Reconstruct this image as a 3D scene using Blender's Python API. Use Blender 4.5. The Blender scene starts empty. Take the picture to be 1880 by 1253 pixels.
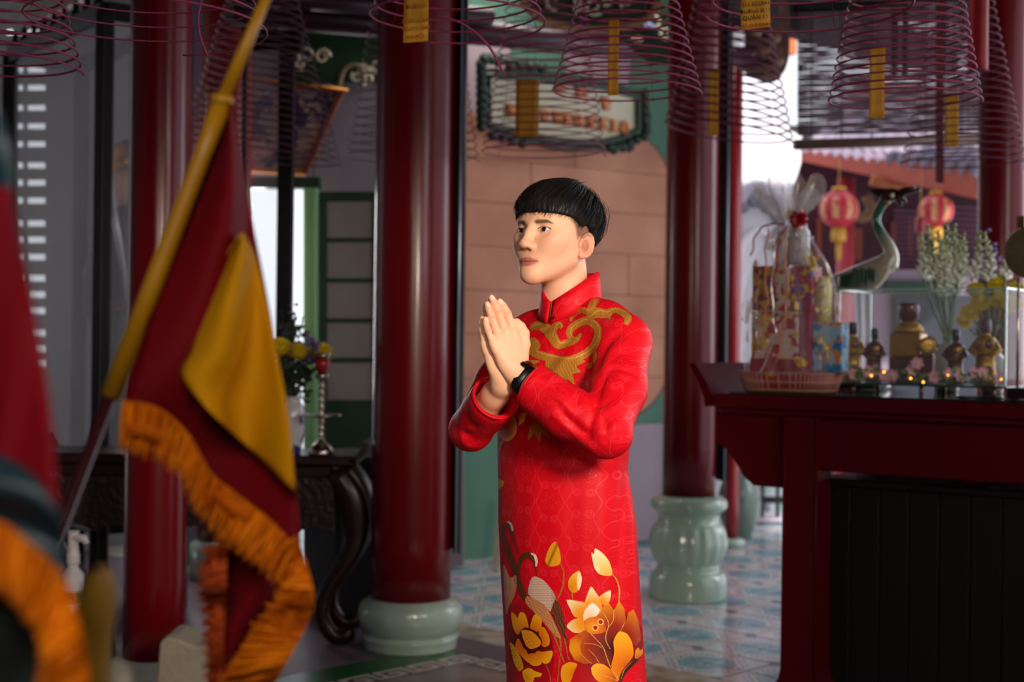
import bpy, bmesh, math, random
import numpy as np
from mathutils import Vector, Matrix, noise
from mathutils.bvhtree import BVHTree

random.seed(7); RNG = np.random.default_rng(7)
PI = math.pi
S = bpy.context.scene
COL = S.collection

# ------------------------------------------------------------------ camera, sky, lights, exposure
F_PX, K, ROLL, EYE = 2560.0, 2560.0 / 2100.0, 0.012, 1.35

def at(px, py, y):
    """photo pixel + nominal depth -> world point"""
    dx, dy = px - 940.0, py - 626.5
    u, v = dx + ROLL * dy, dy - ROLL * dx
    return Vector((u * y / 2100.0, y * K, EYE - v * y / 2100.0))

cam = bpy.data.objects.new('camera', bpy.data.cameras.new('camera'))
COL.objects.link(cam)
cam.location = (0, 0, EYE)
cam.rotation_euler = (Matrix.Rotation(PI / 2, 3, 'X') @ Matrix.Rotation(ROLL, 3, 'Z')).to_euler()
cam.data.sensor_width = 36.0
cam.data.lens = 36.0 * F_PX / 1880.0
cam.data.clip_start = 0.05
cam.data.clip_end = 100
cam.data.dof.use_dof = True
cam.data.dof.focus_distance = 2.50 * K
cam.data.dof.aperture_fstop = 3.0
S.camera = cam

S.view_settings.view_transform = 'Standard'
S.view_settings.look = 'None'
S.view_settings.gamma = 1.0
S.view_settings.use_curve_mapping = False
S.view_settings.exposure = 0.0

w = bpy.data.worlds.new('daylight'); S.world = w; w.use_nodes = True
bg = w.node_tree.nodes['Background']
bg.inputs['Color'].default_value = (0.88, 0.92, 1.0, 1)
bg.inputs['Strength'].default_value = 1.4

def lamp(kind, name, loc, target, energy, color=(1, 1, 1), size=1.0, size_y=None, spot=None, blend=0.5, spread=None):
    l = bpy.data.lights.new(name, kind); l.energy = energy; l.color = color
    if kind == 'AREA':
        l.size = size
        if size_y: l.shape = 'RECTANGLE'; l.size_y = size_y
        if spread: l.spread = spread
    elif kind == 'SPOT':
        l.shadow_soft_size = size; l.spot_size = spot; l.spot_blend = blend
    else:
        l.shadow_soft_size = size
    o = bpy.data.objects.new(name, l); COL.objects.link(o)
    o.location = loc
    o.rotation_euler = (Vector(target) - Vector(loc)).to_track_quat('-Z', 'Y').to_euler()
    return o

sun = bpy.data.objects.new('sun', bpy.data.lights.new('sun', 'SUN')); COL.objects.link(sun)
sun.data.energy = 7.0; sun.data.angle = math.radians(2); sun.data.color = (1.0, 0.96, 0.93)
sun.rotation_euler = Vector((-.35, .75, -.62)).to_track_quat('-Z', 'Y').to_euler()
# photographer's warm lamp on the man, from the right and a little above
lamp('SPOT', 'photo_lamp', (1.0, 0.30, 1.95), (0.12, 3.1, 1.15), 365, (1.0, 0.83, 0.68), 0.22, spot=math.radians(40), blend=0.6)
# daylight coming in from the open court on the right and the doorway on the left
lamp('AREA', 'court_daylight', (4.6, 7.6, 2.3), (0.2, 5.6, 1.0), 62, (0.90, 0.90, 1.0), 1.6, 2.4).data.specular_factor = 0.35
lamp('AREA', 'door_daylight', (-1.75, 8.2, 1.7), (-0.4, 4.0, 1.2), 60, (1.0, 0.97, 0.98), 0.55, 1.4)
lamp('AREA', 'altar_fill', (3.0, 1.2, 2.5), (1.6, 5.4, 1.2), 42, (1.0, 0.90, 0.88), 1.2, 1.2)  # added fill lamp to brighten the altar, no opening there

lamp('AREA', 'wall_fill', (0.25, 7.95, 3.62), (0.35, 9.0, 1.2), 24, (1.0, 0.90, 0.84), 1.3, 0.5)  # added fill lamp to brighten the pink wall; the ceiling stays closed
lamp('AREA', 'flag_fill', (-0.15, -0.2, 2.1), (-0.65, 1.6, 1.25), 21, (1.0, 0.90, 0.80), 0.6, 0.6)  # added fill lamp by the camera to brighten the flags

# ------------------------------------------------------------------ helpers
def srgb(c):
    if isinstance(c, str):
        c = tuple(int(c[i:i + 2], 16) / 255 for i in (0, 2, 4))
    return tuple((x / 12.92 if x <= 0.04045 else ((x + 0.055) / 1.055) ** 2.4) for x in c[:3]) + (1.0,)

MATS = {}
def mat(name, col='808080', rough=0.5, metal=0.0, spec=0.5, coat=0.0, noise_amt=0.0, noise_scale=8.0, col2=None,
        bump=0.0, bump_scale=60.0, stretch=None, alpha=1.0, trans=0.0, emit=0.0, emit_col=None, sss=0.0, vcol=None, ior=1.45, sheen=0.0):
    if name in MATS: return MATS[name]
    m = bpy.data.materials.new(name); m.use_nodes = True
    nt = m.node_tree; b = nt.nodes['Principled BSDF']
    c = srgb(col)
    b.inputs['Base Color'].default_value = c
    b.inputs['Roughness'].default_value = rough
    b.inputs['Metallic'].default_value = metal
    b.inputs['Specular IOR Level'].default_value = spec
    b.inputs['Coat Weight'].default_value = coat
    b.inputs['Coat Roughness'].default_value = 0.12
    b.inputs['IOR'].default_value = ior
    b.inputs['Alpha'].default_value = alpha
    b.inputs['Transmission Weight'].default_value = trans
    if sheen:
        b.inputs['Sheen Weight'].default_value = sheen
    if sss:
        b.inputs['Subsurface Weight'].default_value = sss
        b.inputs['Subsurface Radius'].default_value = (0.010, 0.004, 0.002)
        b.inputs['Subsurface Scale'].default_value = 1.0
    if emit:
        b.inputs['Emission Color'].default_value = srgb(emit_col or col)
        b.inputs['Emission Strength'].default_value = emit
    tc = None
    def coord():
        nonlocal tc
        if tc is None:
            tc = nt.nodes.new('ShaderNodeTexCoord').outputs['Object']
            if stretch:
                mp = nt.nodes.new('ShaderNodeMapping'); mp.inputs['Scale'].default_value = stretch
                nt.links.new(tc, mp.inputs['Vector']); tc = mp.outputs['Vector']
        return tc
    src = None
    if vcol:
        a = nt.nodes.new('ShaderNodeVertexColor'); a.layer_name = vcol; src = a.outputs['Color']
        nt.links.new(src, b.inputs['Base Color'])
    if noise_amt:
        n = nt.nodes.new('ShaderNodeTexNoise'); n.inputs['Scale'].default_value = noise_scale; n.inputs['Detail'].default_value = 5
        nt.links.new(coord(), n.inputs['Vector'])
        r = nt.nodes.new('ShaderNodeMapRange'); r.inputs['From Min'].default_value = 0.3; r.inputs['From Max'].default_value = 0.7
        r.inputs['To Max'].default_value = noise_amt
        nt.links.new(n.outputs['Fac'], r.inputs['Value'])
        mx = nt.nodes.new('ShaderNodeMix'); mx.data_type = 'RGBA'
        mx.inputs['A'].default_value = c
        c2 = srgb(col2) if col2 else tuple(x * 0.4 for x in c[:3]) + (1,)
        mx.inputs['B'].default_value = c2
        if src: nt.links.new(src, mx.inputs['A'])
        nt.links.new(r.outputs['Result'], mx.inputs['Factor'])
        nt.links.new(mx.outputs['Result'], b.inputs['Base Color'])
    if bump:
        n = nt.nodes.new('ShaderNodeTexNoise'); n.inputs['Scale'].default_value = bump_scale; n.inputs['Detail'].default_value = 3
        nt.links.new(coord(), n.inputs['Vector'])
        bp = nt.nodes.new('ShaderNodeBump'); bp.inputs['Strength'].default_value = bump; bp.inputs['Distance'].default_value = 0.01
        nt.links.new(n.outputs['Fac'], bp.inputs['Height'])
        nt.links.new(bp.outputs['Normal'], b.inputs['Normal'])
    MATS[name] = m
    return m

class MB:
    """mesh builder in world coordinates"""
    def __init__(s): s.v = []; s.f = []; s.sm = []; s.c = []
    def add(s, vs, fs, smooth=False, col=None):
        o = len(s.v); s.v += [tuple(p) for p in vs]; s.f += [tuple(i + o for i in f) for f in fs]; s.sm += [smooth] * len(fs)
        if col is not None:
            if isinstance(col, list): s.c += col
            else: s.c += [tuple(col)] * len(vs)
        return s
    def box(s, c, size, rot=None, bevel=0.0, col=None):
        hx, hy, hz = (x / 2 for x in size); c = Vector(c)
        if bevel > 0:
            b = min(bevel, hx * .9, hy * .9, hz * .9)
            vs = []
            for sx in (-1, 1):
                for sy in (-1, 1):
                    for sz in (-1, 1):
                        vs += [(sx * hx, sy * (hy - b), sz * (hz - b)), (sx * (hx - b), sy * hy, sz * (hz - b)), (sx * (hx - b), sy * (hy - b), sz * hz)]
            bm = bmesh.new(); bv = [bm.verts.new(p) for p in vs]
            bmesh.ops.convex_hull(bm, input=bv)
            bm.verts.index_update()
            vs = [v.co.copy() for v in bm.verts]; fs = [[v.index for v in f.verts] for f in bm.faces]
            bm.free()
        else:
            vs = [Vector((sx * hx, sy * hy, sz * hz)) for sx in (-1, 1) for sy in (-1, 1) for sz in (-1, 1)]
            fs = [(0, 1, 3, 2), (4, 6, 7, 5), (0, 4, 5, 1), (2, 3, 7, 6), (0, 2, 6, 4), (1, 5, 7, 3)]
        vs = [Vector(v) for v in vs]
        if rot is not None: vs = [rot @ v for v in vs]
        return s.add([v + c for v in vs], fs, False, col)
    def tube(s, pts, r, n=8, cap=True, closed=False, col=None, flat=None):
        P = [Vector(p) for p in pts]; m = len(P)
        R = list(r) if hasattr(r, '__len__') else [r] * m
        vs = []; fs = []; up = None
        for i in range(m):
            if closed: t = P[(i + 1) % m] - P[i - 1]
            else: t = P[min(i + 1, m - 1)] - P[max(i - 1, 0)]
            if t.length < 1e-9: t = Vector((0, 0, 1))
            t.normalize()
            if up is None:
                up = Vector((0, 0, 1)) if abs(t.z) < 0.9 else Vector((1, 0, 0))
            a = up - t * up.dot(t)
            if a.length < 1e-6: a = t.orthogonal()
            a.normalize(); up = a; b = t.cross(a)
            for k in range(n):
                g = 2 * PI * k / n
                vs.append(P[i] + a * (math.cos(g) * R[i]) + b * (math.sin(g) * R[i] * (flat or 1)))
        for i in range(m if closed else m - 1):
            j = (i + 1) % m
            for k in range(n):
                fs.append((i * n + k, i * n + (k + 1) % n, j * n + (k + 1) % n, j * n + k))
        s.add(vs, fs, True, col)
        if cap and not closed:
            o = len(s.v) - len(vs)
            s.f += [tuple(o + k for k in range(n))[::-1], tuple(o + (m - 1) * n + k for k in range(n))]; s.sm += [False, False]
        return s
    def lathe(s, c, prof, n=32, flute=None, rot=None, col=None, caps=True):
        """prof: list of (radius, z); flute: f(angle, i)->radius factor"""
        c = Vector(c); vs = []; fs = []; cols = []
        for i, p in enumerate(prof):
            for k in range(n):
                g = 2 * PI * k / n
                r = p[0] * (flute(g, i) if flute else 1)
                v = Vector((r * math.cos(g), r * math.sin(g), p[1]))
                if rot is not None: v = rot @ v
                vs.append(v + c)
                if col is not None and isinstance(col, list): cols.append(col[i])
        m = len(prof)
        for i in range(m - 1):
            for k in range(n):
                fs.append((i * n + k, i * n + (k + 1) % n, (i + 1) * n + (k + 1) % n, (i + 1) * n + k))
        s.add(vs, fs, True, cols if isinstance(col, list) else col)
        if caps:
            o = len(s.v) - len(vs)
            s.f += [tuple(o + k for k in range(n))[::-1], tuple(o + (m - 1) * n + k for k in range(n))]; s.sm += [False, False]
        return s
    def ball(s, c, r, n=16, m=10, rot=None, col=None):
        if not hasattr(r, '__len__'): r = (r, r, r)
        c = Vector(c); vs = []; fs = []
        for i in range(1, m):
            t = PI * i / m
            for k in range(n):
                g = 2 * PI * k / n
                v = Vector((r[0] * math.sin(t) * math.cos(g), r[1] * math.sin(t) * math.sin(g), r[2] * math.cos(t)))
                vs.append(v)
        vs += [Vector((0, 0, r[2])), Vector((0, 0, -r[2]))]
        for i in range(m - 2):
            for k in range(n):
                fs.append((i * n + k, (i + 1) * n + k, (i + 1) * n + (k + 1) % n, i * n + (k + 1) % n))
        a, b = len(vs) - 2, len(vs) - 1
        for k in range(n):
            fs.append((a, k, (k + 1) % n)); fs.append((b, (m - 2) * n + (k + 1) % n, (m - 2) * n + k))
        if rot is not None: vs = [rot @ v for v in vs]
        return s.add([v + c for v in vs], fs, True, col)
    def prism(s, poly, ext, col=None):
        """planar polygon of world points extruded by vector ext"""
        P = [Vector(p) for p in poly]; n = len(P); e = Vector(ext)
        vs = P + [p + e for p in P]
        nrm = Vector((0, 0, 0))
        for i in range(n): nrm += P[i].cross(P[(i + 1) % n])
        flip = nrm.dot(e) > 0
        f1 = tuple(range(n)); f2 = tuple(range(n, 2 * n))
        fs = [f1[::-1] if flip else f1, f2 if flip else f2[::-1]]
        for i in range(n):
            j = (i + 1) % n
            q = (i, j, n + j, n + i)
            fs.append(q if flip else q[::-1])
        return s.add(vs, fs, False, col)
    def grid(s, P, smooth=True, col=None, wrap=False):
        """P[i][j] array of points"""
        r, c = len(P), len(P[0]); vs = [p for row in P for p in row]; fs = []
        for i in range(r - 1):
            for j in range(c if wrap else c - 1):
                k = (j + 1) % c
                fs.append((i * c + j, i * c + k, (i + 1) * c + k, (i + 1) * c + j))
        return s.add(vs, fs, smooth, col)

ORG = {}
def link(name, me, m, parent, origin):
    o = bpy.data.objects.new(name, me); COL.objects.link(o)
    if parent is not None:
        o.parent = parent; ORG[o.name] = ORG[parent.name]
    else:
        o.location = origin; ORG[o.name] = Vector(origin)
    if m is not None: me.materials.append(m)
    return o

def obj(name, b, m, parent=None, origin=None, label=None, cat=None, group=None, kind=None, solid=0.0, subsurf=0, fix=False):
    me = bpy.data.meshes.new(name)
    V = np.array(b.v, dtype=np.float64)
    if parent is not None: org = ORG[parent.name]
    else:
        if origin is None:
            lo, hi = V.min(0), V.max(0); origin = ((lo[0] + hi[0]) / 2, (lo[1] + hi[1]) / 2, lo[2])
        org = Vector(origin)
    V = V - np.array(org)
    me.from_pydata(V.tolist(), [], b.f); me.update()
    me.polygons.foreach_set('use_smooth', b.sm)
    if b.c and len(b.c) == len(b.v):
        ca = me.color_attributes.new('col', 'FLOAT_COLOR', 'POINT')
        ca.data.foreach_set('color', np.array([tuple(c[:3]) + (1,) for c in b.c], dtype=np.float32).ravel())
    if fix:
        bm = bmesh.new(); bm.from_mesh(me); bmesh.ops.recalc_face_normals(bm, faces=bm.faces); bm.to_mesh(me); bm.free()
    o = link(name, me, m, parent, org)
    if solid:
        md = o.modifiers.new('thick', 'SOLIDIFY'); md.thickness = solid; md.offset = 0
    if subsurf:
        md = o.modifiers.new('sub', 'SUBSURF'); md.levels = subsurf; md.render_levels = subsurf
    tag(o, label, cat, group, kind)
    return o

def tag(o, label=None, cat=None, group=None, kind=None):
    if label: o['label'] = label
    if cat: o['category'] = cat
    if group: o['group'] = group
    if kind: o['kind'] = kind
    return o

def thing(name, label, cat, origin, group=None):
    o = bpy.data.objects.new(name, None); COL.objects.link(o); o.location = origin; o.empty_display_size = 0.05
    ORG[o.name] = Vector(origin)
    return tag(o, label, cat, group)

def copy_tree(o, parent=None):
    c = o.copy(); COL.objects.link(c); ORG[c.name] = ORG[o.name]
    if parent is not None:
        c.parent = parent
    for ch in o.children:
        copy_tree(ch, c)
    return c

def place(name, me, m, parent, mtx):
    """shared mesh child with a local matrix"""
    o = bpy.data.objects.new(name, me); COL.objects.link(o); o.parent = parent; o.matrix_local = mtx
    ORG[o.name] = ORG[parent.name]
    return o

def lerp(a, b, t): return a + (b - a) * t
def smooth_path(pts, n):
    """Catmull-Rom through points (tuples of any length)"""
    P = [np.array(p, float) for p in pts]; out = []
    P = [2 * P[0] - P[1]] + P + [2 * P[-1] - P[-2]]
    m = len(P) - 3
    for i in range(n):
        t = i / (n - 1) * m; k = min(int(t), m - 1); t -= k
        a, b, c, d = P[k:k + 4]
        out.append(0.5 * (2 * b + (c - a) * t + (2 * a - 5 * b + 4 * c - d) * t * t + (3 * b - 3 * c + d - a) * t ** 3))
    return out
# ------------------------------------------------------------------ node patterns
class NG:
    def __init__(s, m): s.nt = m.node_tree; s.b = s.nt.nodes['Principled BSDF']
    def m(s, op, a, b=None, c=None):
        n = s.nt.nodes.new('ShaderNodeMath'); n.operation = op
        for i, x in enumerate((a, b, c)):
            if x is None: continue
            if isinstance(x, (int, float)): n.inputs[i].default_value = x
            else: s.nt.links.new(x, n.inputs[i])
        return n.outputs[0]
    def mix(s, f, a, b):
        n = s.nt.nodes.new('ShaderNodeMix'); n.data_type = 'RGBA'
        for k, x in (('Factor', f), ('A', a), ('B', b)):
            if isinstance(x, str): n.inputs[k].default_value = srgb(x)
            elif isinstance(x, (int, float)): n.inputs[k].default_value = x
            else: s.nt.links.new(x, n.inputs[k])
        return n.outputs['Result']
    def xyz(s, out):
        n = s.nt.nodes.new('ShaderNodeSeparateXYZ'); s.nt.links.new(out, n.inputs[0]); return n.outputs
    def uv(s): return s.nt.nodes.new('ShaderNodeTexCoord').outputs['UV']
    def ob(s): return s.nt.nodes.new('ShaderNodeTexCoord').outputs['Object']
    def noise(s, vec, scale, detail=3):
        n = s.nt.nodes.new('ShaderNodeTexNoise'); n.inputs['Scale'].default_value = scale; n.inputs['Detail'].default_value = detail
        s.nt.links.new(vec, n.inputs['Vector']); return n.outputs['Fac']
    def lt(s, a, b): return s.m('LESS_THAN', a, b)
    def base(s, col): s.nt.links.new(col, s.b.inputs['Base Color'])
    def bump(s, h, strength, dist=0.01):
        n = s.nt.nodes.new('ShaderNodeBump'); n.inputs['Strength'].default_value = strength; n.inputs['Distance'].default_value = dist
        s.nt.links.new(h, n.inputs['Height']); s.nt.links.new(n.outputs[0], s.b.inputs['Normal'])

def tile_material():
    m = mat('cement_tile', 'c8c4c8', 0.16, spec=0.5)
    g = NG(m); x, y, _ = g.xyz(g.uv())
    u, v = g.m('SUBTRACT', x, 0.5), g.m('SUBTRACT', y, 0.5)
    au, av = g.m('ABSOLUTE', u), g.m('ABSOLUTE', v)
    octo = g.m('MAXIMUM', g.m('MAXIMUM', au, av), g.m('MULTIPLY', g.m('ADD', au, av), 0.72))
    scal = g.m('MULTIPLY', g.m('SINE', g.m('MULTIPLY', g.m('ARCTAN2', u, v), 28)), 0.008)
    octs = g.m('ADD', octo, scal)
    r = g.m('SQRT', g.m('ADD', g.m('MULTIPLY', u, u), g.m('MULTIPLY', v, v)))
    ang = g.m('ARCTAN2', v, u)
    pet = g.m('ADD', 0.10, g.m('MULTIPLY', g.m('COSINE', g.m('MULTIPLY', ang, 8)), 0.06))
    cu, cv = g.m('SUBTRACT', au, 0.5), g.m('SUBTRACT', av, 0.5)
    # signed corner coordinates
    fu = g.m('SUBTRACT', g.m('FRACT', g.m('ADD', x, 0.5)), 0.5); fv = g.m('SUBTRACT', g.m('FRACT', g.m('ADD', y, 0.5)), 0.5)
    p = g.m('ABSOLUTE', g.m('ADD', fu, fv)); q = g.m('ABSOLUTE', g.m('SUBTRACT', fu, fv))
    rect = g.m('MULTIPLY', g.lt(p, 0.17), g.lt(q, 0.08))
    edge = g.m('MINIMUM', g.m('ABSOLUTE', cu), g.m('ABSOLUTE', cv))
    col = g.mix(g.lt(edge, 0.016), 'cfcbd0', 'b08468')
    dots = g.m('MULTIPLY', g.m('SINE', g.m('MULTIPLY', x, 75)), g.m('SINE', g.m('MULTIPLY', y, 75)))
    col = g.mix(g.m('MULTIPLY', g.lt(octs, 0.43), g.m('GREATER_THAN', dots, 0.15)), col, '7d6a78')
    col = g.mix(g.lt(octs, 0.345), col, 'd8d4d6')
    col = g.mix(g.lt(octs, 0.31), col, '6f9ead')
    col = g.mix(g.m('MULTIPLY', g.m('GREATER_THAN', octs, 0.25), g.lt(octs, 0.262)), col, '9fc0c8')
    col = g.mix(g.lt(r, pet), col, 'a9b6b8')
    col = g.mix(g.lt(r, 0.035), col, '4a6872')
    col = g.mix(rect, col, '77727e')
    n = g.noise(g.ob(), 3.0, 4)
    col = g.mix(g.m('MULTIPLY', n, 0.25), col, '8b8088')
    g.base(col)
    return m

def planks_uv(me):
    pass

# ------------------------------------------------------------------ materials
RED = mat('red_lacquer', '6a010e', 0.27, spec=0.35, coat=0.12, noise_amt=0.35, noise_scale=3, col2='4a020c', stretch=(6, 6, .35), bump=0.12, bump_scale=7)
RED2 = mat('red_lacquer_far', '96121d', 0.25, coat=0.3, noise_amt=0.3, noise_scale=4, col2='6a0812')
MAROON = mat('maroon_lacquer', '52020b', 0.45, spec=0.18, coat=0.0, noise_amt=0.4, noise_scale=4, col2='4a020c', stretch=(1, 1, .3))
CELADON = mat('celadon_glaze', 'a9bfaa', 0.16, coat=0.6, noise_amt=0.3, noise_scale=6, col2='8ca18f')
CELADON_R = mat('celadon_painted_stone', 'a3b6a6', 0.24, coat=0.5, noise_amt=0.4, noise_scale=9, col2='7f9183', bump=0.7, bump_scale=14)
BLACK = mat('black_lacquer', '09080a', 0.35, spec=.3)
BLACKW = mat('black_wood', '0c0809', 0.45, noise_amt=0.4, noise_scale=12, col2='050304', stretch=(6, 6, .4))
DARKWOOD = mat('dark_brown_wood', '2c1416', 0.35, coat=0.15, noise_amt=0.5, noise_scale=9, col2='170a0c', stretch=(1, 1, 5))
PLASTER = mat('pink_plaster', 'c08a70', 0.9, noise_amt=0.9, noise_scale=1.8, col2='94614e', bump=0.25, bump_scale=18)
TEAL = mat('teal_paint', '4f7a67', 0.75, noise_amt=0.5, noise_scale=3, col2='446a5a', bump=0.1)
LILAC = mat('lilac_plaster', '9a8b93', 0.85, noise_amt=0.5, noise_scale=3, col2='83757f', bump=0.15)
WHITEWALL = mat('whitewashed_wall', 'e9e4ec', 0.8, noise_amt=0.4, noise_scale=4, col2='d5ccd6', bump=0.1)
GREYWALL = mat('grey_plaster', 'b5b0b0', 0.75, noise_amt=0.5, noise_scale=2.5, col2='a09b9d')
GREEN = mat('dark_green_paint', '14381f', 0.45, noise_amt=0.4, noise_scale=8, col2='0e2a17')
PALEGREEN = mat('pale_green_paint', '8fbf8a', 0.5, noise_amt=0.3, noise_scale=10, col2='78a878')
CREAM = mat('cream_paint', 'd9d2b8', 0.6, noise_amt=0.4, noise_scale=12, col2='b9ae8e')
GOLD = mat('gold_leaf', 'c98a3c', 0.3, metal=0.85, noise_amt=0.4, noise_scale=40, col2='8f5a1d')
ORANGE = mat('orange_paint', 'c8642e', 0.6, noise_amt=0.4, noise_scale=20, col2='a04a20')
PURPLEBEAM = mat('aubergine_lacquer', '3a1c2c', 0.4, coat=0.05, noise_amt=0.5, noise_scale=3, col2='2b1020', stretch=(.4, .4, 3))
FROST = mat('frosted_pane', '9c9088', 0.35, noise_amt=0.3, noise_scale=5, col2='857a74')
LILACTILE = mat('lilac_floor', '6a5560', 0.5, noise_amt=0.6, noise_scale=4, col2='594652')
GREENTILE = mat('green_floor_strip', '1c5a26', 0.3, noise_amt=0.5, noise_scale=8, col2='12401b')
KEYDARK = mat('maroon_floor_strip', '331819', 0.3, noise_amt=0.4, noise_scale=10, col2='38201f')
KEYWHITE = mat('white_key_inlay', 'd8ccc0', 0.35, noise_amt=0.4, noise_scale=12, col2='b5a698')
MARBLE = mat('brown_veined_floor', 'a08a86', 0.28, noise_amt=0.9, noise_scale=5, col2='5a3a38')
SLAB = mat('dark_mortar', '57504f', 0.7, noise_amt=0.4, noise_scale=5, col2='463f40')
CEIL = mat('dark_roof_boards', '1c0c10', 0.7, noise_amt=0.5, noise_scale=6, col2='120709')
TILE = tile_material()

def struct(name, b, m, parent=None, **kw):
    return obj(name, b, m, parent, kind=None if parent is not None else 'structure', **kw)

E1 = Vector((math.sqrt(.5), math.sqrt(.5), 0)); E2 = Vector((math.sqrt(.5), -math.sqrt(.5), 0))
CORNER = Vector((-0.18, 6.0, 0))
def fl(s, t, z=0.0): return CORNER + E1 * s + E2 * t + Vector((0, 0, z))

def project(p):
    """world point -> photo pixel (to tell which tiles the photo shows)"""
    dy = p.y / F_PX
    u = p.x / dy; v = -(p.z - EYE) / dy
    return 940 + u - ROLL * v, 626.5 + v + ROLL * u

# ------------------------------------------------------------------ floor
b = MB(); b.box((0, 5, -0.06), (12, 22, 0.10))
floor = struct('floor', b, SLAB, origin=(0, 5, 0))
TS = 0.2
def tile_mesh(qu, qv):
    g, h = 0.0025, 0.009
    a = TS / 2 - g
    top = [(-a + .003, -a + .003, 0), (a - .003, -a + .003, 0), (a - .003, a - .003, 0), (-a + .003, a - .003, 0)]
    low = [(-a, -a, -h), (a, -a, -h), (a, a, -h), (-a, a, -h)]
    me = bpy.data.meshes.new('tile')
    fs = [(0, 1, 2, 3)] + [(i + 4, (i + 1) % 4 + 4, (i + 1) % 4, i) for i in range(4)]
    me.from_pydata(top + low, [], fs); me.update()
    uv = me.uv_layers.new(name='UVMap')
    for lo in me.loops:
        p = me.vertices[lo.vertex_index].co
        uv.data[lo.index].uv = ((p.x / TS + .5 + qu) / 2, (p.y / TS + .5 + qv) / 2)
    me.materials.append(TILE)
    return me
TM = [[tile_mesh(q, r) for r in (0, 1)] for q in (0, 1)]
ang = math.atan2(E1.y, E1.x)
S0 = 0.44
cells = []
for i in range(30):
    for j in range(-26, 14):
        c = fl(S0 + (i + .5) * TS, (j + .5) * TS)
        px, py = project(c)
        vis = (822 < px < 940 and py > 978) or (1172 < px < 1445 and py > 915 and not (1205 < px < 1320 and py < 1105))
        cells.append((not vis, c.y, i, j, c))
cells.sort(key=lambda q: (q[0], q[1]))
rest = MB(); rest_uv = []
for n, (hid, _, i, j, c) in enumerate(cells):
    mtx = Matrix.Translation(c - Vector((0, 5, 0))) @ Matrix.Rotation(ang, 4, 'Z')
    if not hid and n < 280:
        place('tile', TM[i % 2][j % 2], None, floor, mtx)
    else:
        me = TM[i % 2][j % 2]
        rest.add([mtx @ v.co + Vector((0, 5, 0)) for v in me.vertices], [tuple(p.vertices) for p in me.polygons])
        rest_uv += [tuple(d.uv) for d in me.uv_layers[0].data]
o = obj('tile_field', rest, TILE, floor, kind='stuff')
uvl = o.data.uv_layers.new(name='UVMap')
uvl.data.foreach_set('uv', np.array(rest_uv, dtype=np.float32).ravel())

def strip(name, s0, s1, t0, t1, m, z=0.0):
    bb = MB(); bb.prism([fl(s0, t0, -.012), fl(s1, t0, -.012), fl(s1, t1, -.012), fl(s0, t1, -.012)], (0, 0, .012 + z)); return obj(name, bb, m, floor)
g_ = .003
strip('lilac_strip', g_, .22 - g_, -5, 3, LILACTILE)
strip('leaf_strip', .22 + g_, .44 - g_, -5, 3, mat('leaf_band_tile', 'cdbfae', .3, noise_amt=.95, noise_scale=9, col2='7a5a42'))
strip('green_strip', -5, -g_, -.20 + g_, -g_, GREENTILE)
strip('lilac_slab', -5, -g_, -5, -.20 - g_, LILACTILE)
strip('key_border', -4, -g_, g_, .115, KEYDARK)
strip('key_border', -.115, -g_, .118, 3, KEYDARK)
strip('veined_slab', -4, -.118, .118, 3, MARBLE)
KEY = ["1111111.", "1.....1.", "1.111.1.", "1.1...1.", "1.11111.", "1.......", "11111111"]
KEY = ["11111110", "10000010", "10111010", "10100010", "10111111"]
kb = MB(); cs = .022
for n in range(14):
    for r, row in enumerate(KEY):
        k = 0
        while k < 8:
            if row[k] == '1':
                e = k
                while e < 8 and row[e] == '1': e += 1
                a0, a1 = .02 + (n * 8 + k) * cs, .02 + (n * 8 + e) * cs; w0 = .003 + r * cs
                if n < 14:
                    kb.prism([fl(-a0, w0, .0005), fl(-a1, w0, .0005), fl(-a1, w0 + cs * .62, .0005), fl(-a0, w0 + cs * .62, .0005)], (0, 0, .0012))
                    kb.prism([fl(-w0, .1 + a0, .0005), fl(-w0 - cs * .62, .1 + a0, .0005), fl(-w0 - cs * .62, .1 + a1, .0005), fl(-w0, .1 + a1, .0005)], (0, 0, .0012))
                k = e
            else: k += 1
obj('key_inlay', kb, KEYWHITE, floor, kind='stuff')

# ------------------------------------------------------------------ ceiling, beams, walls around
b = MB(); b.box((-1.2, 2.6, 3.75), (10.5, 15.0, 0.1)); struct('ceiling', b, CEIL)
b = MB(); b.box((-1.0, -4.6, 1.85), (10.4, .15, 3.7)); struct('wall_back', b, mat('brown_plaster', '6a4a44', .8, noise_amt=.4, noise_scale=2))
b = MB(); b.box((-5.2, 1.5, 1.85), (.15, 12, 3.7)); struct('wall_left', b, GREYWALL)
b = MB(); b.box((4.0, -.6, 1.85), (.15, 7.6, 3.7)); struct('wall_light_block', b, mat('brown_plaster', '6a4a44'))  # unseen wall added to cut the frontal light

# pink masonry wall behind the man, built of wide stone courses
WA, WB = at(842, 600, 7.0), at(1232, 600, 7.8); WA.z = WB.z = 0
WD = (WB - WA).normalized(); WN = Vector((WD.y, -WD.x, 0))          # towards the camera
def wl(px, z, out=0.0):
    """point of the wall plane seen in photo column px"""
    k = (px - 940 + 0) / 2100.0 / K
    t = (WA.y * k - WA.x) / (WD.x - k * WD.y)
    p = WA + WD * t + WN * out; return Vector((p.x, p.y, z))
def zat(py, px):
    y = wl(px, 0).y / K; return at(px, py, y).z
b = MB(); q0, q1 = wl(690, 0), wl(1345, 0)
b.prism([wl(690, 0), wl(1296, 0), wl(1296, 3.7), wl(690, 3.7)], -WN * .2); wall = struct('wall_center', b, TEAL)
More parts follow.
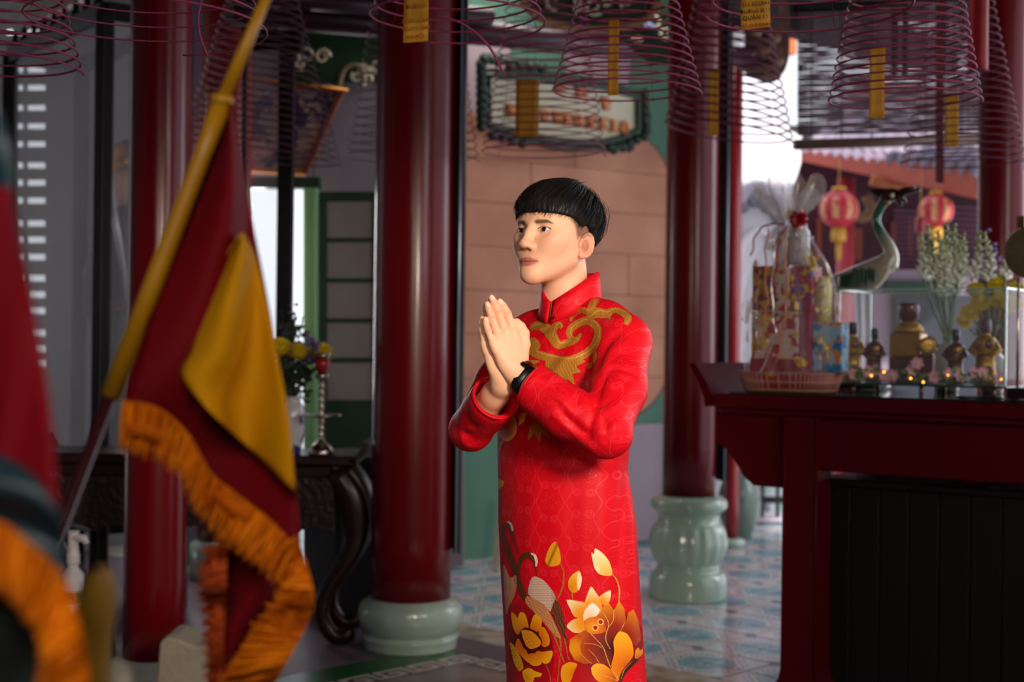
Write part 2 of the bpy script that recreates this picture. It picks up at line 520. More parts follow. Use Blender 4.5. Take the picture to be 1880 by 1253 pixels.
# dado / pilasters as slightly proud painted fields
b = MB(); b.prism([wl(1135, .02, 0), wl(1290, .02, 0), wl(1290, zat(778, 1200), 0), wl(1135, zat(778, 1200), 0)], WN * .03)
struct('trim_1', b, LILAC)
b = MB(); b.prism([wl(830, zat(232, 850), 0), wl(918, zat(232, 850), 0), wl(928, zat(40, 900), 0), wl(830, zat(40, 900), 0)], WN * .03)
struct('trim_2', b, LILAC)
b = MB(); b.prism([wl(1030, zat(170, 1060), 0), wl(1140, zat(170, 1060), 0), wl(1150, zat(60, 1060), 0), wl(1030, zat(60, 1060), 0)], WN * .03)
struct('trim_3', b, LILAC)
# courses: rows between z0 and z1 with rounded field corners
zt, zb = zat(225, 1000), zat(772, 1000)
rows = 7; rh = (zt - zb) / rows
xL, xR = wl(800, 0), wl(1222, 0); WL = (xR - xL).length
def row_span(z):
    """field outline: quarter-round bottom and top right corners"""
    r = .42; x1 = WL; 
    dz = min(zt - z, z - zb)
    if dz < r: x1 = WL - (r - math.sqrt(max(r * r - (r - dz) ** 2, 0)))
    return 0.0, x1
for i in range(rows):
    z0, z1 = zb + i * rh, zb + (i + 1) * rh
    cuts = [0, WL * (.36 if i % 2 else .55), WL * (.8 if i % 2 else 99), WL]
    cuts = [c for c in cuts if c <= WL]
    for a0, a1 in zip(cuts[:-1], cuts[1:]):
        N = 6; rt = []; 
        for k in range(N + 1):
            z = lerp(z0 + .002, z1 - .002, k / N); rt.append((min(a1 - .002, row_span(z)[1]), z))
        lf = [(a0 + .002, z1 - .002), (a0 + .002, z0 + .002)]
        pts = [xL + WD * x + Vector((0, 0, z)) for x, z in rt + lf]
        bb = MB(); bb.prism(pts, WN * (.045 + random.uniform(-.004, .004))); struct('stone_block', bb, PLASTER, wall)
# dark moulding round the field
pth = []
for k in range(41):
    z = lerp(zb, zt, k / 40); pth.append(xL + WD * (row_span(z)[1] + .01) + WN * .03 + Vector((0, 0, z)))
bb = MB(); bb.tube([xL + WN * .03 + Vector((0, 0, zb - .01))] + pth, .016, 6); struct('moulding', bb, mat('brown_moulding', '5a3c33', .7), wall)
# a pale plank leaning on the dado
b = MB(); q = at(902, 985, 6.6); q.z = .02
b.box(q + Vector((.05, .0, .22)), (.045, .03, .46), Matrix.Rotation(.12, 3, 'Y'), .006)
obj('plank', b, mat('pale_board', 'b3a290', .7, noise_amt=.4), label='short pale plank leaning on the green wall behind the red robe', cat='plank')

# left rear wall with a bright doorway
YW = 6.7
def rect(b, x0, y0, x1, y1, y, depth):
    p = [at(x0, y1, y), at(x1, y1, y), at(x1, y0, y), at(x0, y0, y)]
    return b.prism(p, (0, depth, 0))
b = MB()
rect(b, 575, -140, 850, 1040, YW, .12)
rect(b, 330, -140, 577, 342, YW, .12)
rect(b, 240, -140, 452, 1040, YW + .02, .12)
struct('wall_rear', b, mat('pale_grey_wall', '85808a', .85, noise_amt=.5, noise_scale=3, col2='6c6671', bump=.1))
# grey side wall with slots cut to imitate a louvred window's reflection in glass
YG = 7.4
b = MB()
rowsY = [58, 98, 127, 160, 197, 231, 264, 303, 335, 368, 410, 440, 472, 511, 541, 571, 612, 641, 668]
for x0, x1 in ((-800, 8), (42, 47), (83, 240)): rect(b, x0, -100, x1, 1060, YG, .05)
prev = -100
for yy in rowsY + [1060]:
    for x0, x1 in ((8, 42), (47, 83)):
        rect(b, x0, prev, x1, yy - 6 if yy < 1060 else 1060, YG, .05)
    prev = yy + 6
struct('wall_side', b, GREYWALL)

# ------------------------------------------------------------------ pillars
def pillar(cx, cy, r, label, base_prof, mbase, flute=None, hb=None, red=RED):
    t = thing('pillar', label, 'pillar', (cx, cy, 0), 'red temple pillars'); t['kind'] = 'thing'
    zb_ = base_prof[-1][1]
    b = MB()
    prof = [(r * lerp(1.0, 0.985, k / 12), lerp(zb_ - .004, 3.70, k / 12)) for k in range(13)]
    b.lathe((cx, cy, 0), prof, 48); obj('shaft', b, red, t)
    b = MB(); b.lathe((cx, cy, 0), base_prof, 64, flute); obj('base', b, mbase, t)
    return t
def curve_prof(pts, n=40): return [tuple(p) for p in smooth_path(pts, n)]
drum = curve_prof([(.205, .001), (.208, .03), (.212, .05), (.2, .062), (.218, .09), (.232, .14), (.222, .19), (.19, .215), (.165, .222)], 36)
P1 = Vector((-.433, 5.04 * K, 0)); P2 = Vector((.948, 6.07 * K, 0)); P0 = Vector((-1.36, 4.39 * K, 0))
pillar(P1.x, P1.y, .177, 'thick red lacquered pillar on a squat pale green drum base', drum, CELADON_R)
urn = curve_prof([(.203, .001), (.206, .05), (.204, .10), (.19, .135), (.166, .15), (.165, .175), (.162, .182), (.188, .215), (.206, .27), (.206, .315), (.19, .375), (.162, .405), (.158, .43), (.166, .45), (.196, .475), (.203, .50), (.195, .525), (.165, .542), (.14, .545)], 80)
def lobes(g, i):
    z = urn[i][1]
    k = max(0.0, min(1.0, (z - .182) / .03)) * max(0.0, min(1.0, (.405 - z) / .03))
    return 1 - .09 * k * (1 - abs(math.sin(g * 9)) ** .55)
pillar(P2.x, P2.y, .140, 'slim red pillar on a tall lobed celadon urn base', urn, CELADON, lobes)
b0 = curve_prof([(.19, .001), (.2, .04), (.19, .09), (.15, .12), (.118, .125)], 16)
pillar(P0.x, P0.y, .117, 'red pillar with white foot beside the grey stone block', b0, mat('white_painted_stone', 'cfcdbf', .5, noise_amt=.4, noise_scale=9, bump=.2))
# far thin pillar and one at the far right
p3 = at(1347, 600, 7.6)
b3 = curve_prof([(.15, .001), (.16, .1), (.17, .22), (.13, .34), (.09, .38)], 16)
pillar(p3.x, p3.y, .045, 'thin red pillar just behind the slim pillar, by the white wall', [(.09, .001), (.09, .05), (.05, .06)], CELADON, red=RED2)
p4 = at(1838, 600, 5.9)
pillar(p4.x, p4.y, .125, 'red pillar behind the tall white flowers', [(.17, .001), (.17, .3), (.126, .32)], CELADON)
p5 = at(415, 400, 6.42)
pillar(p5.x, p5.y, .14, 'dark red pillar half hidden by the yellow flag staff', [(.18, .001), (.18, .2), (.14, .22)], CELADON, red=RED2)

# couplet boards: curved black planks hung on the pillars
def couplet(P, r, a0, a1, z0, z1, gi, go, label):
    t = thing('couplet_board', label, 'plaque', (P.x, P.y, z0), 'black couplet boards')
    b = MB(); n = 14; inner = []; outer = []
    for k in range(n + 1):
        a = lerp(a0, a1, k / n)
        inner.append(Vector((math.cos(a), math.sin(a), 0)) * (r + gi)); outer.append(Vector((math.cos(a), math.sin(a), 0)) * (r + go))
    poly = [P + p + Vector((0, 0, z0)) for p in inner + outer[::-1]]
    b.prism(poly, (0, 0, z1 - z0)); obj('board', b, BLACK, t)
    e = outer[0]; e2 = inner[0]
    bb = MB(); bb.tube([P + (e + e2) / 2 + Vector((0, 0, z0)), P + (e + e2) / 2 + Vector((0, 0, z1))], .007, 6)
    obj('edge_moulding', bb, mat('silver_edge', 'b4bccb', .3, metal=.6), t)
couplet(P1, .177, -.30, 1.1, .42, 3.1, .018, .046, 'black curved couplet board on the far side of the thick pillar')
couplet(P2, .140, -.15, 1.2, .62, 3.2, .03, .062, 'black curved couplet board on the slim pillar with urn base')
# ------------------------------------------------------------------ left side: glazed case, frames, door, altar table
def cloth(A, B, y, na=30, nb=14, amp=.012, freq=3.0, ph=0.0, ya=None):
    """sheet between two photo curves, waved in depth"""
    a, b = smooth_path(A, na), smooth_path(B, na); P = []
    for i in range(na):
        row = []
        for j in range(nb):
            t = j / (nb - 1); px, py = a[i] * (1 - t) + b[i] * t
            yy = y + amp * math.sin(freq * (t * 2 + i / na * 1.5) + ph) + amp * .5 * math.sin(freq * 2.3 * t + 5 * i / na + ph)
            if ya: yy += ya(t, i / (na - 1))
            row.append(at(px, py, yy))
        P.append(row)
    return P

GLASS = mat('clear_glass', 'eef4f6', 0.02, trans=1.0, ior=1.02, spec=0.5)
CASEGLASS = mat('pale_glass', 'd5d8de', 0.06, alpha=0.16, spec=0.8)  # mostly clear pane with an even pale veil

pA, pB = at(186, 600, 5.45), at(332, 600, 5.65); pA.z = pB.z = 0
dL = Vector((-.61, .79, 0)); pC, pD = pA + dL * 1.38, pB + dL * 1.38
case = thing('display_case', 'tall black framed glass case with a robed statue inside', 'display case', ((pA + pC + pB + pD) / 4))
b = MB()
for q in (pA, pB, pC, pD):
    bb = MB(); bb.box(q + Vector((0, 0, 1.45)), (.085, .06, 2.9), Matrix.Rotation(.4, 3, 'Z'), .008)
    bb.box(q + Vector((0, -.035, 1.45)), (.012, .02, 2.88), Matrix.Rotation(.4, 3, 'Z'), .003); obj('post', bb, BLACK, case)
for q, r in ((pA, pB), (pB, pD), (pD, pC), (pC, pA)):
    for z in (.45, 2.9):
        bb = MB(); d = (r - q); bb.box((q + r) / 2 + Vector((0, 0, z)), (d.length, .05, .09), Matrix.Rotation(math.atan2(d.y, d.x), 3, 'Z'), .006); obj('rail', bb, BLACK, case)
bb = MB(); bb.prism([pA + Vector((0, 0, .4)), pB + Vector((0, 0, .4)), pD + Vector((0, 0, .4)), pC + Vector((0, 0, .4))], (0, 0, .05)); obj('floor_board', bb, BLACKW, case)
for q, r in ((pA, pB), (pA, pC)):
    bb = MB(); n = Vector((r - q).normalized()); n = Vector((n.y, -n.x, 0)) * .004
    q1, r1 = q.lerp(r, .06), r.lerp(q, .06)
    bb.prism([q1 + Vector((0, 0, .5)), r1 + Vector((0, 0, .5)), r1 + Vector((0, 0, 2.85)), q1 + Vector((0, 0, 2.85))], n); obj('glass_pane', bb, CASEGLASS if r is pB else mat('glass_painted_reflection', 'a5a2a5', .15, alpha=.42, spec=.6), case)  # side pane carries its reflection as a grey, partly opaque colour
bb = MB(); d = pC - pA
for k in range(9):
    q = pA + d * ((k + .5) / 9) + Vector((0, 0, 2.945)); bb = MB()
    bb.lathe(q, [(.03, 0), (.024, .02), (.012, .03), (.02, .045), (.001, .085)], 10); obj('stud', bb, BLACK, case)
bb = MB(); bb.prism([pA + Vector((.0, .03, 3.03)), pC + Vector((0, .03, 3.03)), pC + Vector((0, .03, 3.3)), pA + Vector((0, .03, 3.3))], (.03, .03, 0)); obj('cornice_board', bb, mat('grey_board', '9d9690', .6, noise_amt=.4), case)

# robed statue in the case
sc_ = (pA + pB) / 2 + dL * .42 + Vector((0, 0, .45))
sc_.x = at(232, 400, (sc_.y) / K).x
st = thing('robed_statue', 'painted statue in dark teal robe with gold belt, inside the glass case', 'statue', sc_)
bb = MB(); bb.lathe(sc_, curve_prof([(.14, .002), (.15, .1), (.13, .5), (.12, .9), (.125, 1.15), (.13, 1.35), (.10, 1.5), (.05, 1.56)], 30), 28, lambda g, i: 1 + .05 * math.sin(g * 7))
obj('robe', bb, mat('teal_robe', '12323c', .45, noise_amt=.8, noise_scale=14, col2='4a1a30'), st)
bb = MB(); bb.ball(sc_ + Vector((0, 0, 1.67)), (.085, .09, .115)); obj('head', bb, mat('painted_face', 'b98a72', .4), st)
bb = MB(); bb.lathe(sc_ + Vector((0, 0, 1.74)), [(.1, 0), (.11, .05), (.07, .12), (.02, .16)], 20); obj('crown', bb, GOLD, st)
for z, r_ in ((1.02, .125), (.66, .135)):
    bb = MB(); bb.tube([sc_ + Vector((math.cos(a) * r_, math.sin(a) * r_, z + .03 * math.sin(3 * a))) for a in np.linspace(0, 2 * PI, 40)[:-1]], .028, 8, closed=True)
    obj('belt', bb, mat('gilt_trim', '9a7a48', .35, metal=.4, noise_amt=.5, noise_scale=30), st)
for s in (-1, 1):
    bb = MB(); bb.tube([sc_ + Vector(p) for p in ((.10 * s, -.03, 1.42), (.14 * s, -.08, 1.2), (.11 * s, -.15, 1.02), (.04 * s, -.18, 1.05))], [.05, .055, .06, .04], 12); obj('sleeve', bb, mat('pale_sleeve', '8d8474', .5, noise_amt=.7, noise_scale=18, col2='3a2a30'), st)
bb = MB(); bb.tube([sc_ + Vector((-.08, -.20, 1.95)), sc_ + Vector((.08, -.19, 1.0))], [.02, .014], 10); obj('scroll', bb, mat('silver_scroll', 'c9ced6', .25, metal=.5), st)

# second black glazed frame nearer the door
fr = thing('glass_screen', 'black framed glass panel standing before the bright doorway', 'glass panel', at(498, 600, 5.95) * 1)
fr.location.z = 0; ORG[fr.name].z = 0
def vbar(px0, px1, y, z0, z1, t, m, par, name):
    a, c = at(px0, 626, y), at(px1, 626, y); bb = MB(); bb.box(((a.x + c.x) / 2, a.y, (z0 + z1) / 2), (c.x - a.x, t, z1 - z0), None, .006); return obj(name, bb, m, par)
ztop = at(500, 52, 5.95).z; zt2 = at(500, 95, 5.95).z
vbar(507, 536, 5.95, 0, zt2, .06, BLACK, fr, 'post'); vbar(440, 448, 5.95, 0, zt2, .06, BLACK, fr, 'post')
vbar(438, 550, 5.95, zt2, ztop, .08, BLACK, fr, 'lintel'); vbar(449, 506, 5.95, 0, .12, .05, BLACK, fr, 'sill')
vbar(449, 506, 5.95, .121, zt2 - .001, .006, CASEGLASS, fr, 'glass_pane')

# slanted painted board on the rear wall
pt = thing('painted_board', 'slanted painted panel of blue figures in an orange-brown frame', 'painting', at(520, 330, 6.5))
mP = mat('blue_painting', '4a4468', .5)
g = NG(mP); n1 = g.noise(g.ob(), 6, 5); n2 = g.noise(g.ob(), 14, 3)
c_ = g.mix(g.lt(n1, .5), '8a7f86', '332f58'); c_ = g.mix(g.m('GREATER_THAN', n2, .58), c_, 'b39f8c'); g.base(c_)
quad = [(425, 140), (628, 168), (560, 318), (425, 310)]
bb = MB(); bb.prism([at(x, y, 6.655) for x, y in quad[::-1]], (0, .03, 0)); obj('canvas', bb, mP, pt)
fm = mat('orange_brown_frame', '7a3a20', .4, noise_amt=.5, noise_scale=20)
for (x0, y0), (x1, y1), m_, w_ in ((quad[0], quad[1], fm, .035), (quad[1], quad[2], fm, .04), (quad[2], quad[3], mat('ochre_frame', 'a8672c', .4), .03), (quad[3], quad[0], fm, .03)):
    p, q = at(x0, y0, 6.645), at(x1, y1, 6.645); d = (q - p); rt = d.to_track_quat('X', 'Z').to_matrix()
    bb = MB(); bb.box((p + q) / 2, (d.length + .02, .05, w_), rt, .006); obj('frame_bar', bb, m_, pt)
bb = MB(); p, q = at(430, 138, 6.62), at(640, 166, 6.62); bb.tube([p, q], .010, 6); obj('gilt_edge', bb, GOLD, pt)

# green carved panel with cream scrolls
cp = thing('scroll_carving', 'dark green panel with cream scrollwork above the painted board', 'carving', at(640, 150, 6.3))
bb = MB(); rect(bb, 530, 60, 720, 152, 6.69, .012); obj('panel', bb, GREEN, cp)
def scrolls(par, specs, y, r, m, name='scroll'):
    for (cx, cy, rad, a0, turns, sgn) in specs:
        pts = []
        for k in range(26):
            t = k / 25; a = a0 + sgn * turns * 2 * PI * t; rr = rad * (1 - .72 * t)
            pts.append(at(cx + rr * math.cos(a), cy + rr * math.sin(a), y))
        bb = MB(); bb.tube(pts, [r * (1 - .4 * k / 25) for k in range(26)], 6); obj(name, bb, m, par)
scrolls(cp, [(563, 102, 16, 2.2, 1.2, 1), (592, 104, 14, 0, 1.3, -1), (552, 118, 10, 1, 1.2, 1), (668, 128, 13, .5, 1.3, 1), (688, 122, 12, 3, 1.2, -1), (676, 146, 12, 2, 1.2, 1), (655, 140, 10, 4, 1.2, -1)], 6.685, .011, CREAM)
bb = MB(); bb.tube([at(x, y, 6.68) for x, y in smooth_path([(622, 162), (630, 132), (648, 120), (664, 126), (668, 150)], 16)], .016, 8); obj('arched_rib', bb, mat('tan_wood', '7a6a55', .5), cp)

# green door leaf with five frosted panes
dY = 6.55
dr = obj('door_1', rect(MB(), 586, 352, 600, 800, dY, .05), GREEN, kind='structure')
for x0, y0, x1, y1 in ((684, 352, 700, 800), (600, 352, 684, 370), (600, 735, 684, 800), (600, 437, 684, 445), (600, 511, 684, 519), (600, 585, 684, 593), (600, 657, 684, 666)):
    obj('rail', rect(MB(), x0, y0, x1, y1, dY, .05), GREEN, dr)
for y0, y1 in ((370, 437), (445, 511), (519, 585), (593, 657), (666, 735)):
    obj('pane', rect(MB(), 600, y0, 684, y1, dY + .012, .006), FROST, dr)
bb = MB(); rect(bb, 586, 800, 700, 1010, dY, .05); obj('lower_panel', bb, GREEN, dr)
tr = obj('trim_4', rect(MB(), 557, 345, 582, 1015, dY - .03, .10), PALEGREEN, kind='structure')
for x in (563, 570, 576):
    obj('bead', rect(MB(), x - 1.2, 346, x + 1.2, 1014, dY - .045, .012), PALEGREEN, tr)
obj('trim_5', rect(MB(), 440, 325, 586, 345, dY - .03, .10), GREEN, kind='structure')

# dark carved altar table
TY = 5.02
ta = at(60, 0, TY).x; tb = at(655, 800, TY).x; ZT = .835
yf = TY * K
tab = thing('altar_table', 'dark carved wooden altar table with cabriole legs and upturned end', 'table', ((ta + tb) / 2, yf + .25, 0))
b = MB(); b.box(((ta + tb) / 2, yf + .21, ZT - .022), (tb - ta, .42, .044), None, .008); obj('top', b, DARKWOOD, tab)
for sx, xe in ((1, tb), (-1, ta)):
    P = []
    for k in range(9):
        t = k / 8; P.append((xe + sx * (.075 * math.sin(t * 1.3)) - sx * .02, ZT - .03 + .085 * t ** 1.5))
    poly = [Vector((x, yf, z)) for x, z in P] + [Vector((x - sx * .025, yf, z + .008)) for x, z in P[::-1]]
    b = MB(); b.prism(poly, (0, .42, 0)); obj('upturned_end', b, DARKWOOD, tab, fix=True)
b = MB(); b.box(((ta + tb) / 2 - .03, yf + .21, ZT - .075), (tb - ta - .16, .34, .06), None, .01); obj('waist', b, DARKWOOD, tab)
ap = []
nn = 60
for k in range(nn + 1):
    x = lerp(ta + .12, tb - .10, k / nn); ap.append((x, ZT - .33 + .035 * abs(math.sin(k / nn * PI * 7)) - .02))
for yy in (yf + .02, yf + .37):
    poly = [Vector((ta + .12, yy, ZT - .10)), Vector((tb - .10, yy, ZT - .10))] + [Vector((x, yy, z)) for x, z in ap[::-1]]
    b = MB(); b.prism(poly, (0, .03, 0)); obj('apron', b, mat('carved_wood', '2e1719', .4, noise_amt=.5, noise_scale=9, bump=.9, bump_scale=35), tab, fix=True)
legp = [(612, 872), (640, 915), (652, 965), (645, 1015), (618, 1062), (594, 1100), (588, 1138), (600, 1168), (620, 1182), (636, 1176), (638, 1164)]
legr = [.055, .066, .062, .05, .04, .035, .033, .034, .034, .034, .026]
pl = smooth_path([(x, y, r_) for (x, y), r_ in zip(legp, legr)], 30)
for sx in (1, -1):
    for dy in (.05, .37):
        pts = []; rs = []
        for x, y, r_ in pl:
            p = at(x, y, TY); xx = p.x if sx > 0 else ta + (tb - p.x) - .005
            pts.append((xx, yf + dy, max(p.z + .012, .030))); rs.append(r_)
        b = MB(); b.tube(pts, rs, 12, flat=.8); obj('leg', b, DARKWOOD, tab)

# black cupboard behind the table
ca, cb_ = at(588, 1130, 5.63), at(690, 1155, 5.39); ca.z = cb_.z = 0; cdv = (ca - cb_).normalized(); cbk = Vector((-cdv.y, cdv.x, 0)); cbk = cbk if cbk.y > 0 else -cbk
ch_ = .790; cup = thing('cupboard', 'plain black cupboard between the carved altar table and the thick pillar', 'cupboard', cb_ + cdv * .28 + cbk * .17)
b = MB(); p0, p1 = cb_ + cdv * .0, cb_ + cdv * .56
b.prism([p0, p1, p1 + cbk * .30, p0 + cbk * .30], (0, 0, ch_ - .03)); obj('carcass', b, BLACKW, cup, fix=True)
b = MB(); b.prism([p0 - cbk * .01 + Vector((0, 0, ch_ - .029)), p1 - cbk * .01 + Vector((0, 0, ch_ - .029)), p1 + cbk * .31 + Vector((0, 0, ch_ - .029)), p0 + cbk * .31 + Vector((0, 0, ch_ - .029))], (0, 0, .029)); obj('top', b, DARKWOOD, cup, fix=True)
for k in (0, 1):
    q0, q1 = p0 + cdv * (.02 + .265 * k), p0 + cdv * (.275 + .265 * k); b = MB(); b.prism([q0 + Vector((0, 0, .05)), q1 + Vector((0, 0, .05)), q1 + Vector((0, 0, ch_ - .06)), q0 + Vector((0, 0, ch_ - .06))], cbk * -.012); obj('door', b, BLACKW, cup, fix=True)

# vase with flowers, candlestick on the table
BWV = mat('blue_white_porcelain', 'd8d6dc', .2, coat=.5)
g = NG(BWV); n1 = g.noise(g.ob(), 16, 4); n2 = g.noise(g.ob(), 6, 2)
g.base(g.mix(g.m('MULTIPLY', g.m('GREATER_THAN', n1, .54), g.m('GREATER_THAN', n2, .48)), 'd8d6dc', '2f3f86'))
vc = at(536, 848, TY + .10); vc.z = ZT
vs_ = thing('vase', 'blue and white porcelain vase on the dark altar table', 'vase', vc)
hh = at(536, 728, TY + .10).z - ZT
b = MB(); b.lathe(vc, curve_prof([(.04, .001), (.043, .02), (.05, hh * .3), (.056, hh * .6), (.05, hh * .8), (.036, hh * .92), (.045, hh)], 30) + [(.04, hh), (.03, hh * .9)], 32, caps=False); obj('body', b, BWV, vs_)
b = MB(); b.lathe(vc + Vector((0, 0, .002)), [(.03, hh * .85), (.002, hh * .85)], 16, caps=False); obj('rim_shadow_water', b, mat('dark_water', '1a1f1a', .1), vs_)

def petal_ball(b, c, r, n=90, squash=.75, l=.34, wd=.13):
    for k in range(n):
        ph = math.acos(1 - 1.75 * (k + .5) / n); th = k * 2.39996
        d = Vector((math.sin(ph) * math.cos(th), math.sin(ph) * math.sin(th), math.cos(ph) * squash))
        u = d.cross(Vector((0, 0, 1))); u = u.normalized() if u.length > .01 else Vector((1, 0, 0))
        up = u.cross(d).normalized()
        p0 = Vector(c) + d * r * .55; p1 = Vector(c) + d * r * .9 + up * r * .02; p2 = Vector(c) + d * r * 1.02 + up * r * l * .5
        w_ = r * wd
        b.add([p0 - u * w_ * .5, p0 + u * w_ * .5, p1 + u * w_, p1 - u * w_, p2 + u * w_ * .5, p2 - u * w_ * .5], [(0, 1, 2, 3), (3, 2, 4, 5)], True)
    b.ball(c, (r * .72, r * .72, r * .72 * squash), 12, 8)
YEL = mat('yellow_petal', 'd8bb08', .6, noise_amt=.3, noise_scale=40, col2='b89405')
STEM = mat('dark_leaf', '2c4022', .6, noise_amt=.5, noise_scale=20, col2='16240f')
PURP = mat('purple_petal', '8a6fae', .6, noise_amt=.4, noise_scale=30, col2='5f4789')
def leafy(b, p, q, n, ln, seed):
    rr = random.Random(seed)
    b.tube([p, q], .003, 5)
    for k in range(n):
        c = Vector(p).lerp(Vector(q), rr.uniform(.15, 1)); d = Vector((rr.uniform(-1, 1), rr.uniform(-.6, .6), rr.uniform(-.2, 1))).normalized()
        u = d.cross(Vector((0, 1, 0))).normalized()
        b.add([c, c + d * ln * .5 + u * ln * .22, c + d * ln, c + d * ln * .5 - u * ln * .22], [(0, 1, 2, 3)], False)
def mum(px, py, y, r, stem_to, label, grp):
    c = at(px, py, y); t = thing('chrysanthemum', label, 'flower', c, grp)
    b = MB(); petal_ball(b, c, r); obj('bloom', b, YEL, t)
    b = MB(); leafy(b, Vector(stem_to), c - Vector((0, 0, r * .4)), 16, .05, int(px)); obj('stem', b, STEM, t)
vm = vc + Vector((0, 0, hh * .88))
mum(513, 640, TY + .02, .062, vm + Vector((-.012, -.01, 0)), 'round yellow chrysanthemum nearest the flag, in the porcelain vase', 'yellow flowers in the porcelain vase')
mum(547, 648, TY + .05, .056, vm, 'yellow chrysanthemum in the middle of the porcelain vase', 'yellow flowers in the porcelain vase')
mum(588, 650, TY + .12, .066, vm + Vector((.012, .01, 0)), 'yellow chrysanthemum leaning over the red candle cup', 'yellow flowers in the porcelain vase')
def sprig(pts, y, base, label, n=26, col=PURP, grp=None):
    c = at(*pts[0], y); t = thing('flower_sprig', label, 'flower', c, grp)
    b = MB(); path = [Vector(base)] + [at(x, yy, y) for x, yy in pts]
    b.tube(path, .003, 5); rr = random.Random(int(pts[0][0]))
    for k in range(20):
        leafy(b, path[1].lerp(path[0], rr.random()), path[1].lerp(path[0], rr.random()) + Vector((rr.uniform(-.05, .05), 0, rr.uniform(0, .04))), 3, .045, k)
    obj('stem', b, STEM, t)
    b = MB()
    for k in range(n):
        i = rr.randrange(1, len(path)); q = path[i] + Vector((rr.gauss(0, .014), rr.gauss(0, .012), rr.gauss(0, .02)))
        b.ball(q, (.010, .010, .008), 7, 5)
    obj('florets', b, col, t)
    t_ = t.children[-1]; t_['kind'] = 'stuff'
sprig([(570, 625), (566, 640), (578, 632), (565, 655)], TY + .08, vm, 'purple flower sprig between the yellow chrysanthemums', 34)
sprig([(537, 575), (522, 605), (540, 600), (546, 620), (532, 590)], TY + .15, vm, 'tall thin sprig with small purple buds rising above the vase', 22, mat('dusky_bud', '55456a', .6))

cc = at(589, 840, TY + .04); cc.z = ZT
cs_ = thing('candlestick', 'tall silver candlestick with a red cup on the dark altar table', 'candlestick', cc)
SIL = mat('silver', 'b9b2a6', .18, metal=1.0)
hz = lambda y: at(589, y, TY + .04).z - ZT
pr = [(.056, .001), (.058, .012), (.05, .035), (.025, .055), (.012, .07)]
for k in range(9):
    z = lerp(.08, hz(700), k / 8); pr += [(.010, z), (.016, z + .008), (.010, z + .016)]
b = MB(); b.lathe(cc, pr, 24); obj('stem', b, SIL, cs_)
b = MB(); b.lathe(cc, [(.015, hz(768)), (.09, hz(764)), (.092, hz(761)), (.015, hz(763))], 32); obj('drip_pan', b, SIL, cs_)
b = MB(); b.lathe(cc, [(.012, hz(700)), (.03, hz(694)), (.034, hz(688)), (.02, hz(684))], 24); obj('collar', b, SIL, cs_)
b = MB(); b.lathe(cc, [(.016, hz(685)), (.032, hz(676)), (.034, hz(662)), (.026, hz(659))], 24); obj('cup', b, mat('red_glass', 'b00d12', .1, coat=.6), cs_)
b = MB(); b.lathe(cc, [(.026, hz(659)), (.036, hz(655)), (.037, hz(650)), (.028, hz(648))], 24); obj('rim', b, SIL, cs_)

# white bottle on a low stool, grey stone block
sx_ = at(133, 1100, 4.6); STZ = .24
so = thing('stool', 'low dark wooden stool under the white bottle', 'stool', (sx_.x, sx_.y, 0))
b = MB(); b.box((sx_.x, sx_.y, STZ - .015), (.30, .24, .03), None, .006); obj('seat', b, DARKWOOD, so)
for i in (-1, 1):
    for j in (-1, 1):
        b = MB(); b.tube([(sx_.x + i * .12, sx_.y + j * .09, STZ - .03), (sx_.x + i * .14, sx_.y + j * .105, .002)], [.016, .013], 8); obj('leg', b, DARKWOOD, so)
bo = thing('bottle', 'white plastic dispenser bottle with orange and green label', 'bottle', (sx_.x, sx_.y, STZ))
b = MB(); q = Vector((sx_.x, sx_.y, STZ)); b.lathe(q, curve_prof([(.046, .001), (.048, .02), (.048, .13), (.044, .15), (.024, .175), (.022, .19)], 24), 28); obj('body', b, mat('white_plastic', 'd9d2d6', .35), bo)
b = MB(); b.lathe(q, [(.0485, .035), (.0487, .036), (.0487, .085), (.0485, .086)], 28, caps=False); obj('label', b, mat('orange_label', 'c96a1c', .5), bo)
b = MB(); b.lathe(q, [(.0495, .04), (.0495, .08)], 28, caps=False); b.f = [f for f in b.f if b.v[f[0]][0] > sx_.x + .022]; b.sm = [True] * len(b.f); obj('label_patch', b, mat('green_label', '1f7a35', .5), bo)
b = MB(); b.lathe(q, curve_prof([(.027, .19), (.027, .23), (.022, .25), (.022, .31), (.026, .325)], 16), 20); b.tube([q + Vector((.0, -.005, .30)), q + Vector((.05, -.01, .295)), q + Vector((.058, -.01, .275))], [.017, .016, .013], 8); obj('pump', b, mat('white_plastic', 'd9d2d6'), bo)

def text(name, body, m, parent, loc, h, rot=None, extr=.0004):
    cu = bpy.data.curves.new(name, 'FONT'); cu.body = body; cu.size = h; cu.align_x = 'CENTER'; cu.align_y = 'CENTER'; cu.extrude = extr; cu.resolution_u = 2
    o = bpy.data.objects.new(name, cu); dg = bpy.context.evaluated_depsgraph_get(); COL.objects.link(o)
    me = bpy.data.meshes.new_from_object(o.evaluated_get(bpy.context.evaluated_depsgraph_get())); COL.objects.unlink(o); bpy.data.objects.remove(o)
    R = rot if rot is not None else Matrix.Rotation(PI / 2, 3, 'X')
    b = MB(); b.v = [tuple(R @ v.co + Vector(loc)) for v in me.vertices]; b.f = [tuple(p.vertices) for p in me.polygons]; b.sm = [False] * len(b.f)
    bpy.data.meshes.remove(me)
    return obj(name, b, m, parent, kind='stuff' if len(body) > 1 else None)
text('lettering', 'CH', mat('dark_print', '5a2408', .6), bo, q + Vector((-.008, -.0500, .06)), .035)

